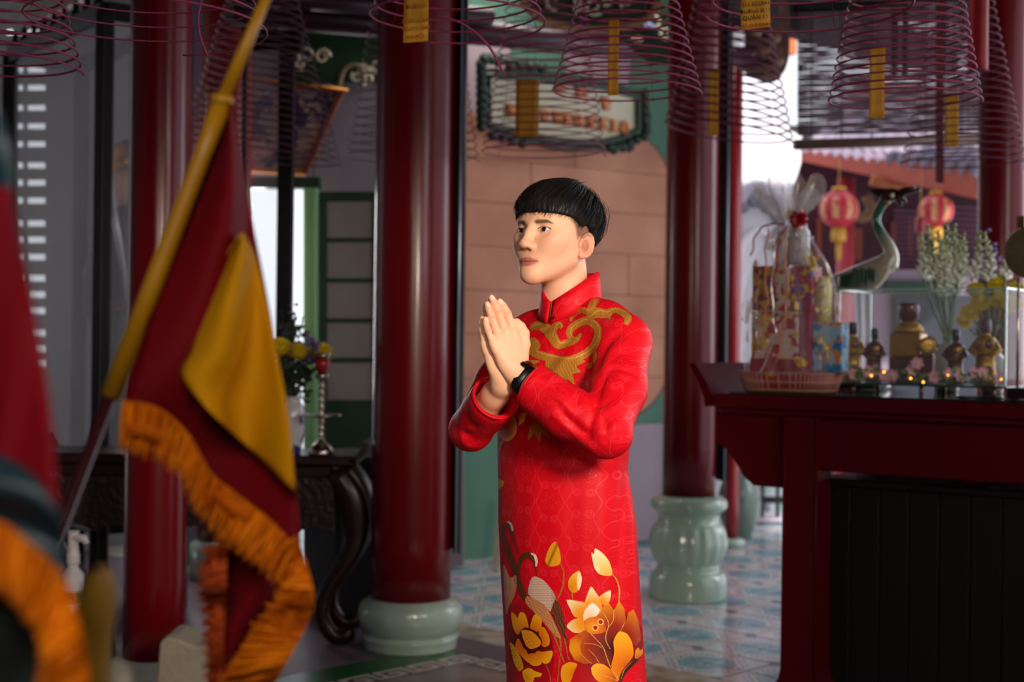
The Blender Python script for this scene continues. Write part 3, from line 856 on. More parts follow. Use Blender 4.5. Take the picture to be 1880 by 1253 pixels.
sb = at(345, 1353, 3.9); sb.z = 0
zt_ = at(345, 1168, 3.9).z
b = MB(); prof = []
x0, x1 = at(290, 1200, 3.9).x, at(290, 1200, 3.9).x + .26
out = [(x0 + .012, 0), (x1, 0), (x1 + .005, zt_ * .5), (x1 - .02, zt_ - .025), (x1 - .05, zt_ - .015), (lerp(x0, x1, .5), zt_ - .03), (x0 + .06, zt_ - .004), (x0 + .03, zt_), (x0 + .008, zt_ - .02), (x0, zt_ * .55)]
b.prism([Vector((x, sb.y - .02, z)) for x, z in out], (0, .22, 0))
ob_ = obj('stone_block', b, mat('grey_beige_stone', '9a927f', .75, noise_amt=.5, noise_scale=9, col2='827a69', bump=.5, bump_scale=30), label='low beige stone block with hollowed top at the foot of the red pillar', cat='stone block', origin=(sb.x, sb.y, 0), fix=True)
md = ob_.modifiers.new('edge', 'BEVEL'); md.width = .012; md.segments = 3
# ------------------------------------------------------------------ ceremonial flags near the camera
FRED = mat('flag_red_satin', '6e0210', .7, spec=.15, noise_amt=.4, noise_scale=6, col2='5a020f')
FYEL = mat('flag_yellow_satin', 'cc8c02', .75, spec=.15, noise_amt=.4, noise_scale=5, col2='a87202')
FORA = mat('orange_fringe', 'c05e06', .8, spec=.1, noise_amt=.6, noise_scale=30, col2='943f02', stretch=(1, 1, .3)); FSTR = mat('fringe_strand', 'e8820a', .7, spec=.1, vcol='col')
FTEAL = mat('flag_teal_satin', '072a33', .5, noise_amt=.4, noise_scale=6, col2='04161c')
POLEY = mat('yellow_pole_sleeve', 'ad7a08', .45, noise_amt=.4, noise_scale=12, col2='8a5a04')
def fringe(I, O, y, n, seed, r=.0011, wob=.02, ya=None):
    rr = random.Random(seed); a, o = smooth_path(I, n), smooth_path(O, n); b = MB()
    for k in range(n):
        p, q = a[k], o[k] + np.array([rr.gauss(0, 4), rr.gauss(0, 7)])
        yy = y + wob * math.sin(k / n * 16) + rr.uniform(-.006, .006) + (ya(k / n) if ya else 0)
        pts = [at(*(p * (1 - t) + q * t + np.array([rr.gauss(0, 2.0), 0]) * t), yy + rr.uniform(-.004, .004)) for t in (0, .35, .7, 1)]
        c0, c1 = np.array(srgb('a84203')[:3]), np.array(srgb('fa8e12')[:3]); f = rr.random() ** .7
        b.tube(pts, [r, r * 1.3, r * 1.2, r * .6], 4, cap=False, col=tuple(c0 * (1 - f) + c1 * f))
    return b
Y1 = 1.32
f1 = thing('ceremonial_flag', 'red bordered yellow triangular flag with orange fringe on a yellow staff', 'flag', at(300, 700, Y1), 'fringed temple flags')
b = MB(); b.tube([at(500, -30, Y1), at(408, 186, Y1)], [.0055, .0085], 12); obj('staff', b, POLEY, f1)
b = MB(); b.tube([at(409, 176, Y1), at(407, 192, Y1)], [.013, .014], 12); b.tube([at(407, 190, Y1), at(370, 290, Y1), at(290, 500, Y1), at(203, 728, Y1)], [.012, .0105, .0115, .012], 12); obj('staff_sleeve', b, POLEY, f1)
e_ = at(203, 728, Y1); d_ = (e_ - at(408, 186, Y1)).normalized(); tt = (e_.z - .0) / -d_.z
b = MB(); b.tube([e_, e_ + d_ * tt * .995], .008, 10); obj('lower_staff', b, mat('dark_red_staff', '3a0610', .4), f1)
b = MB(); b.grid(cloth([(416, 188), (372, 300), (310, 470), (262, 620), (226, 738)], [(424, 188), (462, 400), (500, 600), (540, 860), (556, 1040)], Y1, 36, 18, .018, 3.2))
obj('red_field', b, FRED, f1, solid=.0015)
b = MB(); b.grid(cloth([(441, 430), (404, 490), (373, 562), (350, 640), (334, 690), (380, 752)], [(446, 428), (468, 470), (485, 540), (510, 660), (530, 770), (543, 904)], Y1 - .03, 30, 16, .016, 3.2))
obj('yellow_center', b, FYEL, f1, solid=.0015)
I1 = [(226, 738), (290, 752), (345, 798), (388, 868), (440, 912), (498, 958), (538, 1005), (556, 1050), (560, 1090)]
O1 = [(218, 822), (275, 838), (330, 872), (362, 938), (405, 985), (455, 1022), (500, 1062), (517, 1080), (522, 1090)]
fr_ = fringe(I1, O1, Y1 - .05, 360, 3); obj('fringe', fr_, FSTR, f1, kind='stuff')
b = MB(); b.grid(cloth([(I1[i][0], I1[i][1] - 4) for i in range(9)], [(lerp(I1[i][0], O1[i][0], .8), lerp(I1[i][1], O1[i][1], .8)) for i in range(9)], Y1 - .035, 40, 6, .01)); obj('fringe_band', b, FORA, f1, solid=.001)
I2 = [(545, 985), (566, 1045), (577, 1105), (560, 1155), (530, 1210), (500, 1262), (470, 1310)]
O2 = [(500, 1010), (520, 1070), (518, 1088), (478, 1138), (425, 1222), (392, 1280), (360, 1330)]
fr_ = fringe(I2, O2, Y1 - .06, 260, 4); obj('fringe', fr_, FSTR, f1, kind='stuff')
b = MB(); b.grid(cloth(I2, O2, Y1 - .045, 30, 8, .012)); obj('fringe_band', b, FORA, f1, solid=.001)
b = MB(); b.grid(cloth([(402, 985), (400, 1080), (398, 1180), (392, 1330)], [(470, 985), (540, 1075), (480, 1170), (405, 1330)], Y1 + .03, 24, 12, .015)); obj('red_flap', b, FRED, f1, solid=.0015)
fr_ = fringe([(418, 1000), (416, 1080), (412, 1170), (408, 1320)], [(372, 1015), (368, 1090), (376, 1180), (372, 1330)], Y1 - .01, 150, 5); obj('fringe', fr_, mat('red_orange_fringe', 'c24a08', .6, noise_amt=.5, noise_scale=30, col2='8a2c04'), f1, kind='stuff')
b = MB(); b.grid(cloth([(414, 1000), (412, 1080), (408, 1170), (404, 1320)], [(382, 1010), (380, 1090), (384, 1180), (380, 1330)], Y1 + .005, 16, 5, .006)); obj('fringe_band', b, mat('red_orange_fringe', 'c24a08'), f1, solid=.001)

Y2 = .78
f2 = thing('ceremonial_flag', 'blurred red and dark teal fringed flag cut off by the picture edge', 'flag', at(30, 900, Y2), 'fringed temple flags')
b = MB(); b.grid(cloth([(-160, 60), (-160, 250), (-160, 460)], [(-20, 160), (18, 260), (26, 370)], Y2 + .01, 14, 10, .006)); obj('teal_field', b, FTEAL, f2, solid=.001)
b = MB(); b.grid(cloth([(-160, 330), (-160, 600), (-160, 800), (-160, 880)], [(22, 345), (62, 560), (92, 740), (108, 940)], Y2, 26, 14, .008)); obj('red_field', b, FRED, f2, solid=.001)
b = MB(); b.grid(cloth([(-160, 800), (-20, 828), (60, 870), (112, 945)], [(-160, 950), (-20, 955), (62, 1010), (118, 1068)], Y2 - .01, 20, 10, .006)); obj('teal_border', b, FTEAL, f2, solid=.001)
I3 = [(-160, 940), (-20, 950), (62, 1005), (116, 1062), (146, 1150), (160, 1210), (168, 1300)]
O3 = [(-160, 1080), (-20, 1078), (40, 1118), (72, 1165), (78, 1210), (72, 1260), (60, 1330)]
fr_ = fringe(I3, O3, Y2 - .02, 320, 6, r=.0009, wob=.006); obj('fringe', fr_, FSTR, f2, kind='stuff')
b = MB(); b.grid(cloth(I3, O3, Y2 - .012, 34, 8, .006)); obj('fringe_band', b, FORA, f2, solid=.001)
b = MB(); b.grid(cloth([(-160, 1060), (-160, 1350)], [(90, 1110), (80, 1350)], Y2 + .02, 12, 10, .006)); obj('dark_lining', b, mat('dark_lining', '08110f', .7), f2, solid=.001)
b = MB(); b.tube([at(-150, -60, Y2 + .03), at(-150, 1600, Y2 + .03), Vector((at(-150, 1600, Y2).x, at(0, 0, Y2 + .03).y, .002))], .008, 10); obj('staff', b, mat('dark_red_staff', '3a0610'), f2)
# tied yellow pennant between the two flags
Y3 = 1.0
f3 = thing('pennant', 'rolled mustard yellow pennant standing between the two fringed flags', 'flag', at(185, 1150, Y3))
b = MB(); P = []
for px, py, r_ in smooth_path([(186, 1036, 6), (184, 1060, 24), (176, 1110, 34), (172, 1180, 30), (168, 1253, 32), (160, 1340, 34)], 22):
    P.append([at(px + r_ * math.cos(a) * (1 + .12 * math.sin(5 * a)), py, Y3) + Vector((0, math.sin(a) * r_ * Y3 / 2100 * .7, 0)) for a in np.linspace(0, 2 * PI, 25)[:-1]])
b.grid(P, wrap=True); obj('cloth', b, mat('mustard_cloth', '8a6404', .6, noise_amt=.5, noise_scale=20, col2='5e4003'), f3)
q = at(160, 1335, Y3); b = MB(); b.tube([at(184, 1040, Y3), q, Vector((q.x, q.y, .002))], .006, 8); obj('staff', b, mat('dark_red_staff', '3a0610'), f3)
# ------------------------------------------------------------------ right side: lacquered altar table and what stands on it
class PL:
    """vertical plane; pt(px,py) is the plane point that the photo shows there"""
    def __init__(s, o, d): s.o = Vector(o); s.d = Vector(d).normalized(); s.n = Vector((-s.d.y, s.d.x, 0)); s.n = s.n if s.n.y > 0 else -s.n
    def back(s, q): return PL(s.o + s.n * q, s.d)
    def pt(s, px, py):
        k = (px - 940 + ROLL * (py - 626.5)) / F_PX
        t = (s.o.y * k - s.o.x) / (s.d.x - k * s.d.y); p = s.o + s.d * t
        return at(px, py, p.y / K)
    def z(s, px, z):
        p = s.pt(px, 626.5); return Vector((p.x, p.y, z))
TD = Vector((.829, -.559, 0)); TF = PL(at(1470, 700, 4.4) * 1, TD); TF.o.z = 0
TN = TF.n; TZ = 1.150
RZT = math.atan2(TD.y, TD.x)
RT = Matrix.Rotation(RZT, 3, 'Z')
tl = TF.z(1312, TZ); t_or = TF.z(1470, 0)
altar = thing('altar_table', 'long maroon lacquered altar table with flared end and glass top', 'table', t_or)
L0 = (tl - t_or).dot(TD); L1 = 1.95; DW = .95
def tpt(t, d, z): return Vector((t_or.x, t_or.y, 0)) + TD * t + TN * d + Vector((0, 0, z))
def tbox(t0, t1, d0, d1, z0, z1, m, name, par, bev=.006):
    b = MB(); b.box(tpt((t0 + t1) / 2, (d0 + d1) / 2, (z0 + z1) / 2), (t1 - t0, d1 - d0, z1 - z0), RT, bev); return obj(name, b, m, par)
tbox(L0, L1, -.012, DW, TZ - .055, TZ, MAROON, 'top', altar, .008)
tbox(L0 + .02, L1 - .02, .004, DW - .01, TZ - .078, TZ - .056, MAROON, 'moulding', altar, .006)
tipz = TF.pt(1290, 667).z
prof = []
for k in range(11):
    t = k / 10; prof.append((L0 + .005 - .085 * t ** 1.4, TZ - .05 + (tipz - TZ + .05) * t ** .9))
out = prof + [(x - .028 - .012 * (1 - i / 10), z - .004) for i, (x, z) in enumerate(prof)][::-1]
b = MB(); b.prism([tpt(x, -.012, z) for x, z in out], TN * (DW + .012)); obj('flared_end', b, mat('maroon_lacquer_end', '4a0410', .6, spec=.05, noise_amt=.4, noise_scale=4, col2='3a020a'), altar, fix=True)
# spandrel and apron
sp = [(1440, 762), (1318, 752), (1316, 812), (1332, 824), (1350, 848), (1366, 876), (1384, 892), (1440, 897)]
b = MB(); b.prism([TF.back(.03).pt(x, y) for x, y in sp], TN * .03); obj('spandrel', b, MAROON, altar, fix=True)
tbox(.02, L1 - .12, .03, .06, .865, TZ - .078, MAROON, 'apron', altar, .004)
tbox(.02, L1 - .12, DW - .06, DW - .03, .865, TZ - .078, MAROON, 'apron', altar, .004)
lw = (TF.pt(1503, 900) - TF.pt(1440, 900)).length
for t0 in (-lw * .47, L1 - .25):
    for d0 in (0.0, DW - lw):
        b = MB(); P = []
        for z, e in ((.002, .022), (.03, .022), (.055, .008), (.09, .002), (TZ - .079, 0)):
            P.append([tpt(t0 - e, d0 - e, z), tpt(t0 + lw + e, d0 - e, z), tpt(t0 + lw + e, d0 + lw + e, z), tpt(t0 - e, d0 + lw + e, z)])
        b.grid(P, smooth=False, wrap=True); o = len(b.v); b.f += [(3, 2, 1, 0), (o - 4, o - 3, o - 2, o - 1)]; b.sm += [False, False]
        for tt in (t0 + .004, t0 + lw - .004):
            b.tube([tpt(tt, d0 - .002, .06), tpt(tt, d0 - .002, TZ - .085)], .005, 6)
        obj('leg', b, MAROON, altar)
GT = MAT_GT = mat('greenish_glass_sheet', '1c2a26', .05, spec=.6, coat=.4)
b = MB(); b.box(tpt((L0 + .06 + L1) / 2, DW / 2, TZ + .0045), (L1 - L0 - .06, DW - .02, .007), RT, .002)
obj('glass_top', b, GT, altar)
ZG = TZ + .0085
def on(px, d, z=ZG): 
    p = TF.back(d).z(px, z); return p
def hpx(px, d, py): return TF.back(d).pt(px, py).z

# black plank cabinet under the table, with a bowl on it
cab = thing('plank_cabinet', 'low black plank cabinet standing under the maroon altar table', 'cabinet', tpt(.9, .3, 0))
cl = (TF.back(.16).z(1513, 0) - t_or).dot(TD)
for k in range(13):
    w_ = .115; tbox(cl + k * w_ + .0015, cl + (k + 1) * w_ - .0015, .16, .18, .002, .80, BLACKW, 'plank', cab, .004)
tbox(cl - .015, cl + 13 * .115 + .02, .14, .72, .80, .83, BLACKW, 'top', cab, .006)
tbox(cl, cl + .02, .181, .70, .002, .80, BLACKW, 'side', cab, .003); tbox(cl, cl + 13 * .115, .68, .70, .002, .80, BLACKW, 'back', cab, .003)
q = TF.back(.22).z(1795, .831); b = MB(); b.lathe(q, [(.05, 0), (.05, .008), (.09, .02), (.105, .032), (.1, .034), (.085, .026), (.01, .014)], 36)
obj('bowl', b, mat('dark_red_bowl', '6a0c14', .25, coat=.4), label='shallow dark red bowl on the black plank cabinet', cat='bowl')

# ---- wrapped gift basket
gd = .16; gp = on(1452, gd); gs = (TF.back(gd).pt(1452, 626) - Vector((0, 0, EYE))).y / K / 2100     # metres per photo pixel there
gb = thing('gift_basket', 'gift basket wrapped in clear film with red bow on the altar table', 'gift basket', gp)
WK = mat('pink_wicker', 'b98a78', .6, noise_amt=.4, noise_scale=40, col2='8f4a48')
def goval(rx, ry, z, n=44): return [gp + RT @ Vector((rx * math.copysign(abs(math.cos(a)) ** .6, math.cos(a)), ry * math.copysign(abs(math.sin(a)) ** .6, math.sin(a)), z)) for a in np.linspace(0, 2 * PI, n + 1)[:-1]]
hw = 80 * gs / TD.x * .93; bh = 36 * gs
b = MB(); b.grid([goval(hw * .9, .11, .002), goval(hw, .125, bh)], wrap=True); b.add([gp + Vector((0, 0, .003))] + goval(hw * .9, .11, .003), [(0, 1 + (k + 1) % 44, 1 + k) for k in range(44)]); obj('tray', b, mat('tray_liner', '9a3a40', .6), gb, solid=.004)
b = MB(); lo, hi = goval(hw * .905, .112, .004, 64), goval(hw * 1.008, .127, bh, 64)
for k in range(64): b.tube([lo[k], hi[k]], .0035, 5)
obj('stake', b, WK, gb, kind='stuff')
for z, f in ((bh, 1.01), (bh * .55, .96), (.012, .91)):
    b = MB(); b.tube(goval(hw * f, .125 * f, z), .0045, 6, closed=True); obj('rim', b, WK, gb)
def gbox(px0, px1, py0, py1, dd, th, m, name='gift_box', rz=0.0):
    a, c = TF.back(gd + dd).pt(px0, py1), TF.back(gd + dd).pt(px1, py0)
    b = MB(); ctr = (a + c) / 2 + TN * (th / 2); b.box(ctr, ((c - a).dot(TD), th, c.z - a.z), Matrix.Rotation(RZT + rz, 3, 'Z'), .004); return obj(name, b, m, gb)
def blotch(name, c1, c2, c3, sc, t2=.52, t3=.6):
    m = mat(name, c1, .4); g = NG(m); n1 = g.noise(g.ob(), sc, 2); n2 = g.noise(g.ob(), sc * 1.7, 1)
    g.base(g.mix(g.m('GREATER_THAN', n2, t3), g.mix(g.m('GREATER_THAN', n1, t2), c1, c2), c3)); return m
gbox(1378, 1466, 572, 688, -.075, .12, blotch('strawberry_box', 'd8c0b4', 'b03a44', 'e0b048', 22))
gbox(1467, 1488, 572, 688, -.075, .12, mat('magenta_box', '9e2452', .4), 'box_side')
gbox(1380, 1420, 488, 571, -.04, .09, blotch('red_gold_box', '9c1a1e', 'd09a28', '5c1c40', 26))
gbox(1422, 1450, 492, 571, -.05, .10, blotch('white_gold_box', 'd0c4b8', 'd8a428', 'b02a30', 24))
gbox(1451, 1492, 488, 571, -.05, .10, blotch('floral_box', 'b01e2e', '6c3088', 'd8b030', 24))
gbox(1490, 1546, 592, 684, -.05, .08, blotch('blue_pack', '3c82b4', '9cc0d4', 'd88848', 18), 'packet')
gbox(1376, 1488, 660, 690, -.08, .004, mat('crimson_band', 'a02038', .5), 'box_band')
for (px, y0, y1, r_, m_) in ((1467, 412, 488, 19, mat('white_tin', 'd6d2d4', .3, noise_amt=.3)), (1512, 508, 592, 14, blotch('yellow_tin', 'd8b82c', 'e8d890', '8fa040', 20)), (1436, 425, 492, 13, mat('white_tin', 'd6d2d4'))):
    c = TF.back(gd).pt(px, y1); h = TF.back(gd).pt(px, y0).z - c.z
    b = MB(); b.lathe(c, [(r_ * gs, .001), (r_ * gs, h * .82), (r_ * gs * .75, h * .9), (r_ * gs * .75, h)], 24); obj('tin', b, m_, gb)
# film
FILM = bpy.data.materials.new('clear_film'); FILM.use_nodes = True; MATS['clear_film'] = FILM
g = NG(FILM); g.b.inputs['Roughness'].default_value = .14; g.b.inputs['Specular IOR Level'].default_value = 1.0; g.b.inputs['Coat Weight'].default_value = .6
n1 = g.noise(g.ob(), 13, 1); sp_ = g.m('GREATER_THAN', n1, .62)
g.base(g.mix(sp_, 'e6e2e0', 'e0b418'))
al = g.m('ADD', g.m('ADD', .11, g.m('MULTIPLY', g.m('GREATER_THAN', g.xyz(g.ob())[2], .615), .20)), g.m('MULTIPLY', sp_, .5)); g.nt.links.new(al, g.b.inputs['Alpha'])
g.bump(g.noise(g.ob(), 22, 3), .9, .02)
prf = [(86, 690, .135), (90, 650, .14), (92, 590, .14), (84, 530, .125), (66, 480, .10), (42, 440, .07), (20, 418, .035), (14, 408, .028), (26, 395, .045), (46, 370, .07), (60, 342, .085)]
prs = smooth_path(prf, 44); P = []
rr = random.Random(4)
for i, (rx, py, ry) in enumerate(prs):
    z = TF.back(gd).pt(1452, py).z; row = []
    cx = lerp(0, -4, 0) if py > 500 else lerp(-10, 0, max(0, min(1, (py - 400) / 100)))
    for k in range(96):
        a = 2 * PI * k / 96
        f = 1 + (.05 + (.22 if py < 440 else .03)) * math.sin(a * 9 + i * .12) * (.6 if py > 440 else 1) + .04 * math.sin(a * 17 + i * .3)
        zz = z + (max(0, (400 - py)) / 60 * .05 * math.sin(a * 7 + 1) if py < 400 else 0)
        skew = 14 * gs * max(0, math.cos(a)) * max(0, min(1, (640 - py) / 40)) * 0
        row.append(Vector((gp.x, gp.y, 0)) + RT @ Vector((rx * gs * f * math.cos(a) * .98 + cx * gs, ry * f * math.sin(a), zz)))
    P.append(row)
b = MB(); b.grid(P, wrap=True); obj('film_wrap', b, FILM, gb)
# bow and curled ribbons
RB = mat('red_satin_ribbon', 'b3101c', .25, coat=.3)
bc = TF.back(gd - .05).pt(1468, 403); b = MB()
for k in range(9):
    a = 2 * PI * k / 9; d = RT @ Vector((math.cos(a), -.35, math.sin(a))); d.normalize()
    pts = [bc + d * (.0) , bc + d * .02 + TN * -.012, bc + d * .038, bc + d * .022 + TN * .008, bc]
    b.tube([Vector(p) for p in smooth_path([tuple(p) for p in pts], 12)], .009, 6, flat=.25)
obj('bow', b, RB, gb)
OR = mat('peach_ribbon', 'd0785a', .3, coat=.3)
for pts, m_ in (([(1440, 412), (1412, 412), (1390, 428), (1378, 470)], RB), ([(1445, 415), (1432, 440), (1426, 490), (1420, 540)], RB), ([(1410, 420), (1405, 480), (1408, 560), (1398, 600)], OR), ([(1440, 425), (1445, 520), (1440, 590), (1424, 670)], OR), ([(1420, 450), (1418, 560), (1422, 620), (1392, 690)], mat('silver_ribbon', 'd8ccc4', .15, metal=.5)), ([(1458, 425), (1470, 450), (1452, 480)], mat('silver_ribbon', 'd8ccc4'))):
    b = MB(); n = 26; b.tube([TF.back(gd - .155).pt(x + 2 * math.sin(i * .9), y) for i, (x, y) in enumerate(smooth_path(pts, n))], .0035, 6, flat=.4); obj('ribbon', b, m_, gb)

# ---- glass showcase with bottles
bd = .32; x0p, x1p = 1540, 1846
B0, B1 = (TF.back(bd).z(x0p, 0) - t_or).dot(TD), (TF.back(bd).z(x1p, 0) - t_or).dot(TD)
zb0 = ZG + .042; zb1 = hpx(1846, bd, 530); BD = .36
box_ = thing('glass_showcase', 'clear glass box of figurine bottles on the altar table', 'glass box', tpt((B0 + B1) / 2, bd + BD / 2, ZG))
EDGE = mat('glass_edge_green', '9fc4b8', .15, spec=.6)
PANE = mat('showcase_pane', 'dfeaea', .03, alpha=.045, spec=.9)
tbox(B0 - .01, B1 + .01, bd - .01, bd + BD + .01, zb0 - .008, zb0, mat('glass_base_plate', '27443a', .08, coat=.5), 'base_plate', box_, .002)
for t in (B0 + .05, (B0 + B1) / 2, B1 - .05):
    for d in (bd + .03, bd + BD - .03):
        b = MB(); b.lathe(tpt(t, d, ZG), [(.008, 0), (.008, .034)], 12); obj('foot', b, mat('brass_foot', '8c6a4a', .4, metal=.6), box_)
e = .004
tbox(B0, B1, bd, bd + e, zb0 + .001, zb1, PANE, 'front_pane', box_, 0); tbox(B0, B1, bd + BD - e, bd + BD, zb0 + .001, zb1, PANE, 'rear_pane', box_, 0)
tbox(B0, B0 + e, bd + e + .001, bd + BD - e - .001, zb0 + .001, zb1, PANE, 'end_pane', box_, 0); tbox(B1 - e, B1, bd + e + .001, bd + BD - e - .001, zb0 + .001, zb1, PANE, 'end_pane', box_, 0)
for d in (bd - .001, bd + BD + .001): tbox(B0, B1, d - .003, d + .003, zb1 - .001, zb1 + .005, EDGE, 'top_edge', box_, 0)
for t in (B0, B1):
    tbox(t - .003, t + .003, bd, bd + BD, zb1 - .001, zb1 + .005, EDGE, 'top_edge', box_, 0)
    for d in (bd - .001, bd + BD + .001): tbox(t - .004, t + .004, d - .004, d + .004, zb0, zb1, EDGE, 'corner_edge', box_, 0)

MRN = mat('maroon_enamel', '5a1218', .25, coat=.4, noise_amt=.6, noise_scale=26, col2='3a0a10')
GLD = mat('gilt_enamel', 'b4862c', .3, metal=.5, noise_amt=.5, noise_scale=22, col2='7a5216')
BLK = mat('black_cap', '17121a', .3)
def zat_box(px, py, d=.13): return TF.back(bd + d).pt(px, py).z
def fig(name, px, ytop, wpx, body, cap, label, cat, d=.13, sash=None, arms=True):
    c = TF.back(bd + d).z(px, zb0 + .001); h = zat_box(px, ytop, d) - c.z; r = wpx * c.y / F_PX / 2
    t = thing(name, label, cat, c, 'figurine bottles in the glass box')
    b = MB(); b.lathe(c, curve_prof([(r * .95, 0), (r, h * .08), (r * .78, h * .35), (r * .95, h * .6), (r * .85, h * .7), (r * .38, h * .76), (r * .34, h * .8)], 26), 24, lambda g_, i: 1 + .06 * math.sin(5 * g_)); obj('body', b, body, t)
    if arms:
        for s in (-1, 1):
            b = MB(); b.tube([c + RT @ Vector((s * r * .7, -.002, h * .66)), c + RT @ Vector((s * r * 1.15, -.012, h * .52)), c + RT @ Vector((s * r * .55, -r * .9, h * .46))], [r * .3, r * .34, r * .2], 8); obj('sleeve', b, body, t)
    if sash:
        b = MB(); b.tube([c + Vector((math.cos(a) * r * .86, math.sin(a) * r * .86, h * .46)) for a in np.linspace(0, 2 * PI, 25)[:-1]], r * .09, 6, closed=True)
        b.ball(c + Vector((0, -r * .9, h * .62)), (r * .4, r * .14, r * .4)); b.ball(c + Vector((0, -r * .9, h * .25)), (r * .35, r * .12, r * .3)); obj('gilt_trim', b, sash, t)
    b = MB(); b.lathe(c, [(r * .34, h * .79), (r * .44, h * .82), (r * .44, h * .97), (r * .36, h)], 20); obj('cap', b, cap, t)
    return t
fig('figurine_bottle', 1566, 592, 36, GLD, BLK, 'gilt robed figure bottle with dark head, next to the gift basket', 'bottle', .12, MRN)
fig('figurine_bottle', 1606, 603, 32, MRN, BLK, 'small maroon figure bottle just beside the square gold bottle', 'bottle', .13, GLD)
fig('figurine_bottle', 1755, 605, 34, MRN, BLK, 'small maroon figure bottle beside the tall gold official', 'bottle', .12, GLD)
fig('figurine_bottle', 1810, 587, 42, GLD, mat('red_blue_headdress', '6a2a3a', .4, noise_amt=.9, noise_scale=40, col2='5a6a80'), 'tall gold figure bottle with red and blue headdress', 'bottle', .10, MRN)
# square bottle
c = TF.back(bd + .14).z(1668, zb0 + .001); t = thing('square_bottle', 'big square gold and maroon bottle with tall maroon stopper', 'bottle', c, 'figurine bottles in the glass box')
s_ = c.y / F_PX; hz = lambda y: zat_box(1668, y, .14) - c.z
def sqb(w, d, z0, z1, m, name, bev=.006):
    b = MB(); b.box(c + Vector((0, 0, (z0 + z1) / 2)), (w, d, z1 - z0), RT, bev); obj(name, b, m, t)
sqb(58 * s_, .10, .0, hz(655), MRN, 'lower_body'); sqb(57 * s_, .098, hz(655), hz(612), GLD, 'upper_body')
b = MB(); b.lathe(c, [(.034, hz(612)), (.06, hz(611)), (.058, hz(603)), (.04, hz(594)), (.026, hz(590))], 32); obj('shoulder', b, GLD, t)
b = MB(); b.lathe(c, [(.026, hz(594)), (.027, hz(588)), (.039, hz(586)), (.041, hz(563)), (.036, hz(557))], 24); obj('stopper', b, MRN, t)
cm = TF.back(bd + .10).pt(1702, 636); b = MB(); b.lathe(cm, [(.005, .012), (.02, .014), (.034, .010), (.036, 0), (.03, -.006)], 28, rot=Matrix.Rotation(PI / 2, 3, 'X')); obj('medallion', b, GLD, t)
b = MB(); b.box(Vector((cm.x, cm.y + .008, (c.z + cm.z - .03) / 2)), (.06, .03, cm.z - .03 - c.z), RT, .004); b.tube([cm + Vector((.0, .004, .036)), cm + Vector((.028, .004, .03)), cm + Vector((.045, .004, -.004))], .006, 8); obj('medallion_stand', b, MRN, t)

# flower garland with fairy lights along the foot of the glass box
ga = thing('flower_garland', 'garland of pink flowers, leaves and fairy lights along the glass box', 'garland', tpt((B0 + B1) / 2, bd + .05, zb0))
PK = mat('pink_silk', 'c05a7c', .6, vcol='col'); LF = mat('lime_leaf', '5a8a2c', .55, noise_amt=.7, noise_scale=30, col2='2a5518')
rr = random.Random(12)
lb = MB(); n_ = 13
b = MB(); b.tube([tpt(lerp(B0 + .03, B1 - .03, k / 30), bd + .03 + .008 * math.sin(k), zb0 + .012 + .004 * math.sin(k * 1.7)) for k in range(31)], .003, 5); obj('cord', b, STEM, ga)
for k in range(13):
    px = lerp(1545, 1835, k / 12) + rr.uniform(-8, 8); d = bd + rr.uniform(.016, .04)
    c = TF.back(d).pt(px, rr.uniform(680, 698) if k != 6 else 668); c.z = max(c.z, zb0 + .03); r = .028
    b = MB(); ax = Vector((rr.uniform(-.4, .4), -1, rr.uniform(.0, .6))).normalized(); u = ax.orthogonal().normalized(); v = ax.cross(u)
    for q in range(6):
        a = q * PI / 3; e0 = u * math.cos(a) + v * math.sin(a); f0 = u * math.cos(a + .5) + v * math.sin(a + .5); g0 = u * math.cos(a - .5) + v * math.sin(a - .5)
        b.add([c, c + f0 * r * .75 + ax * .008, c + e0 * r * 1.05 + ax * .004, c + g0 * r * .75 + ax * .008], [(0, 1, 2, 3)], True, [(.82, .72, .68), (.72, .25, .36), (.62, .10, .22), (.72, .25, .36)])
    b.ball(c + ax * .006, .006, 8, 6, col=(.75, .6, .15)); obj('flower', b, PK, ga)
for k in range(130):
    c = tpt(lerp(B0 + .02, B1 - .02, rr.random()), bd + rr.uniform(.012, .05), zb0 + rr.uniform(.004, .045)); d = Vector((rr.uniform(-1, 1), rr.uniform(-.7, .2), rr.uniform(-.1, 1))).normalized(); u = d.cross(Vector((0, 1, .3))).normalized(); l_ = rr.uniform(.018, .032)
    lb.add([c, c + d * l_ * .5 + u * l_ * .3, c + d * l_, c + d * l_ * .5 - u * l_ * .3], [(0, 1, 2, 3)])
obj('leaves', lb, LF, ga, kind='stuff')
FAIRY = mat('fairy_light', 'ffb45a', .3, emit=6.0, emit_col='ffa23c')
for px, py in ((1556, 680), (1623, 683), (1672, 695), (1695, 702), (1600, 690), (1740, 690), (1858, 697)):
    p = TF.back(bd + .006 + .012).pt(min(px, 1838), py); p.z = max(p.z, zb0 + .006)
    b = MB(); b.ball(p, .0042, 8, 6); obj('light', b, FAIRY, ga)

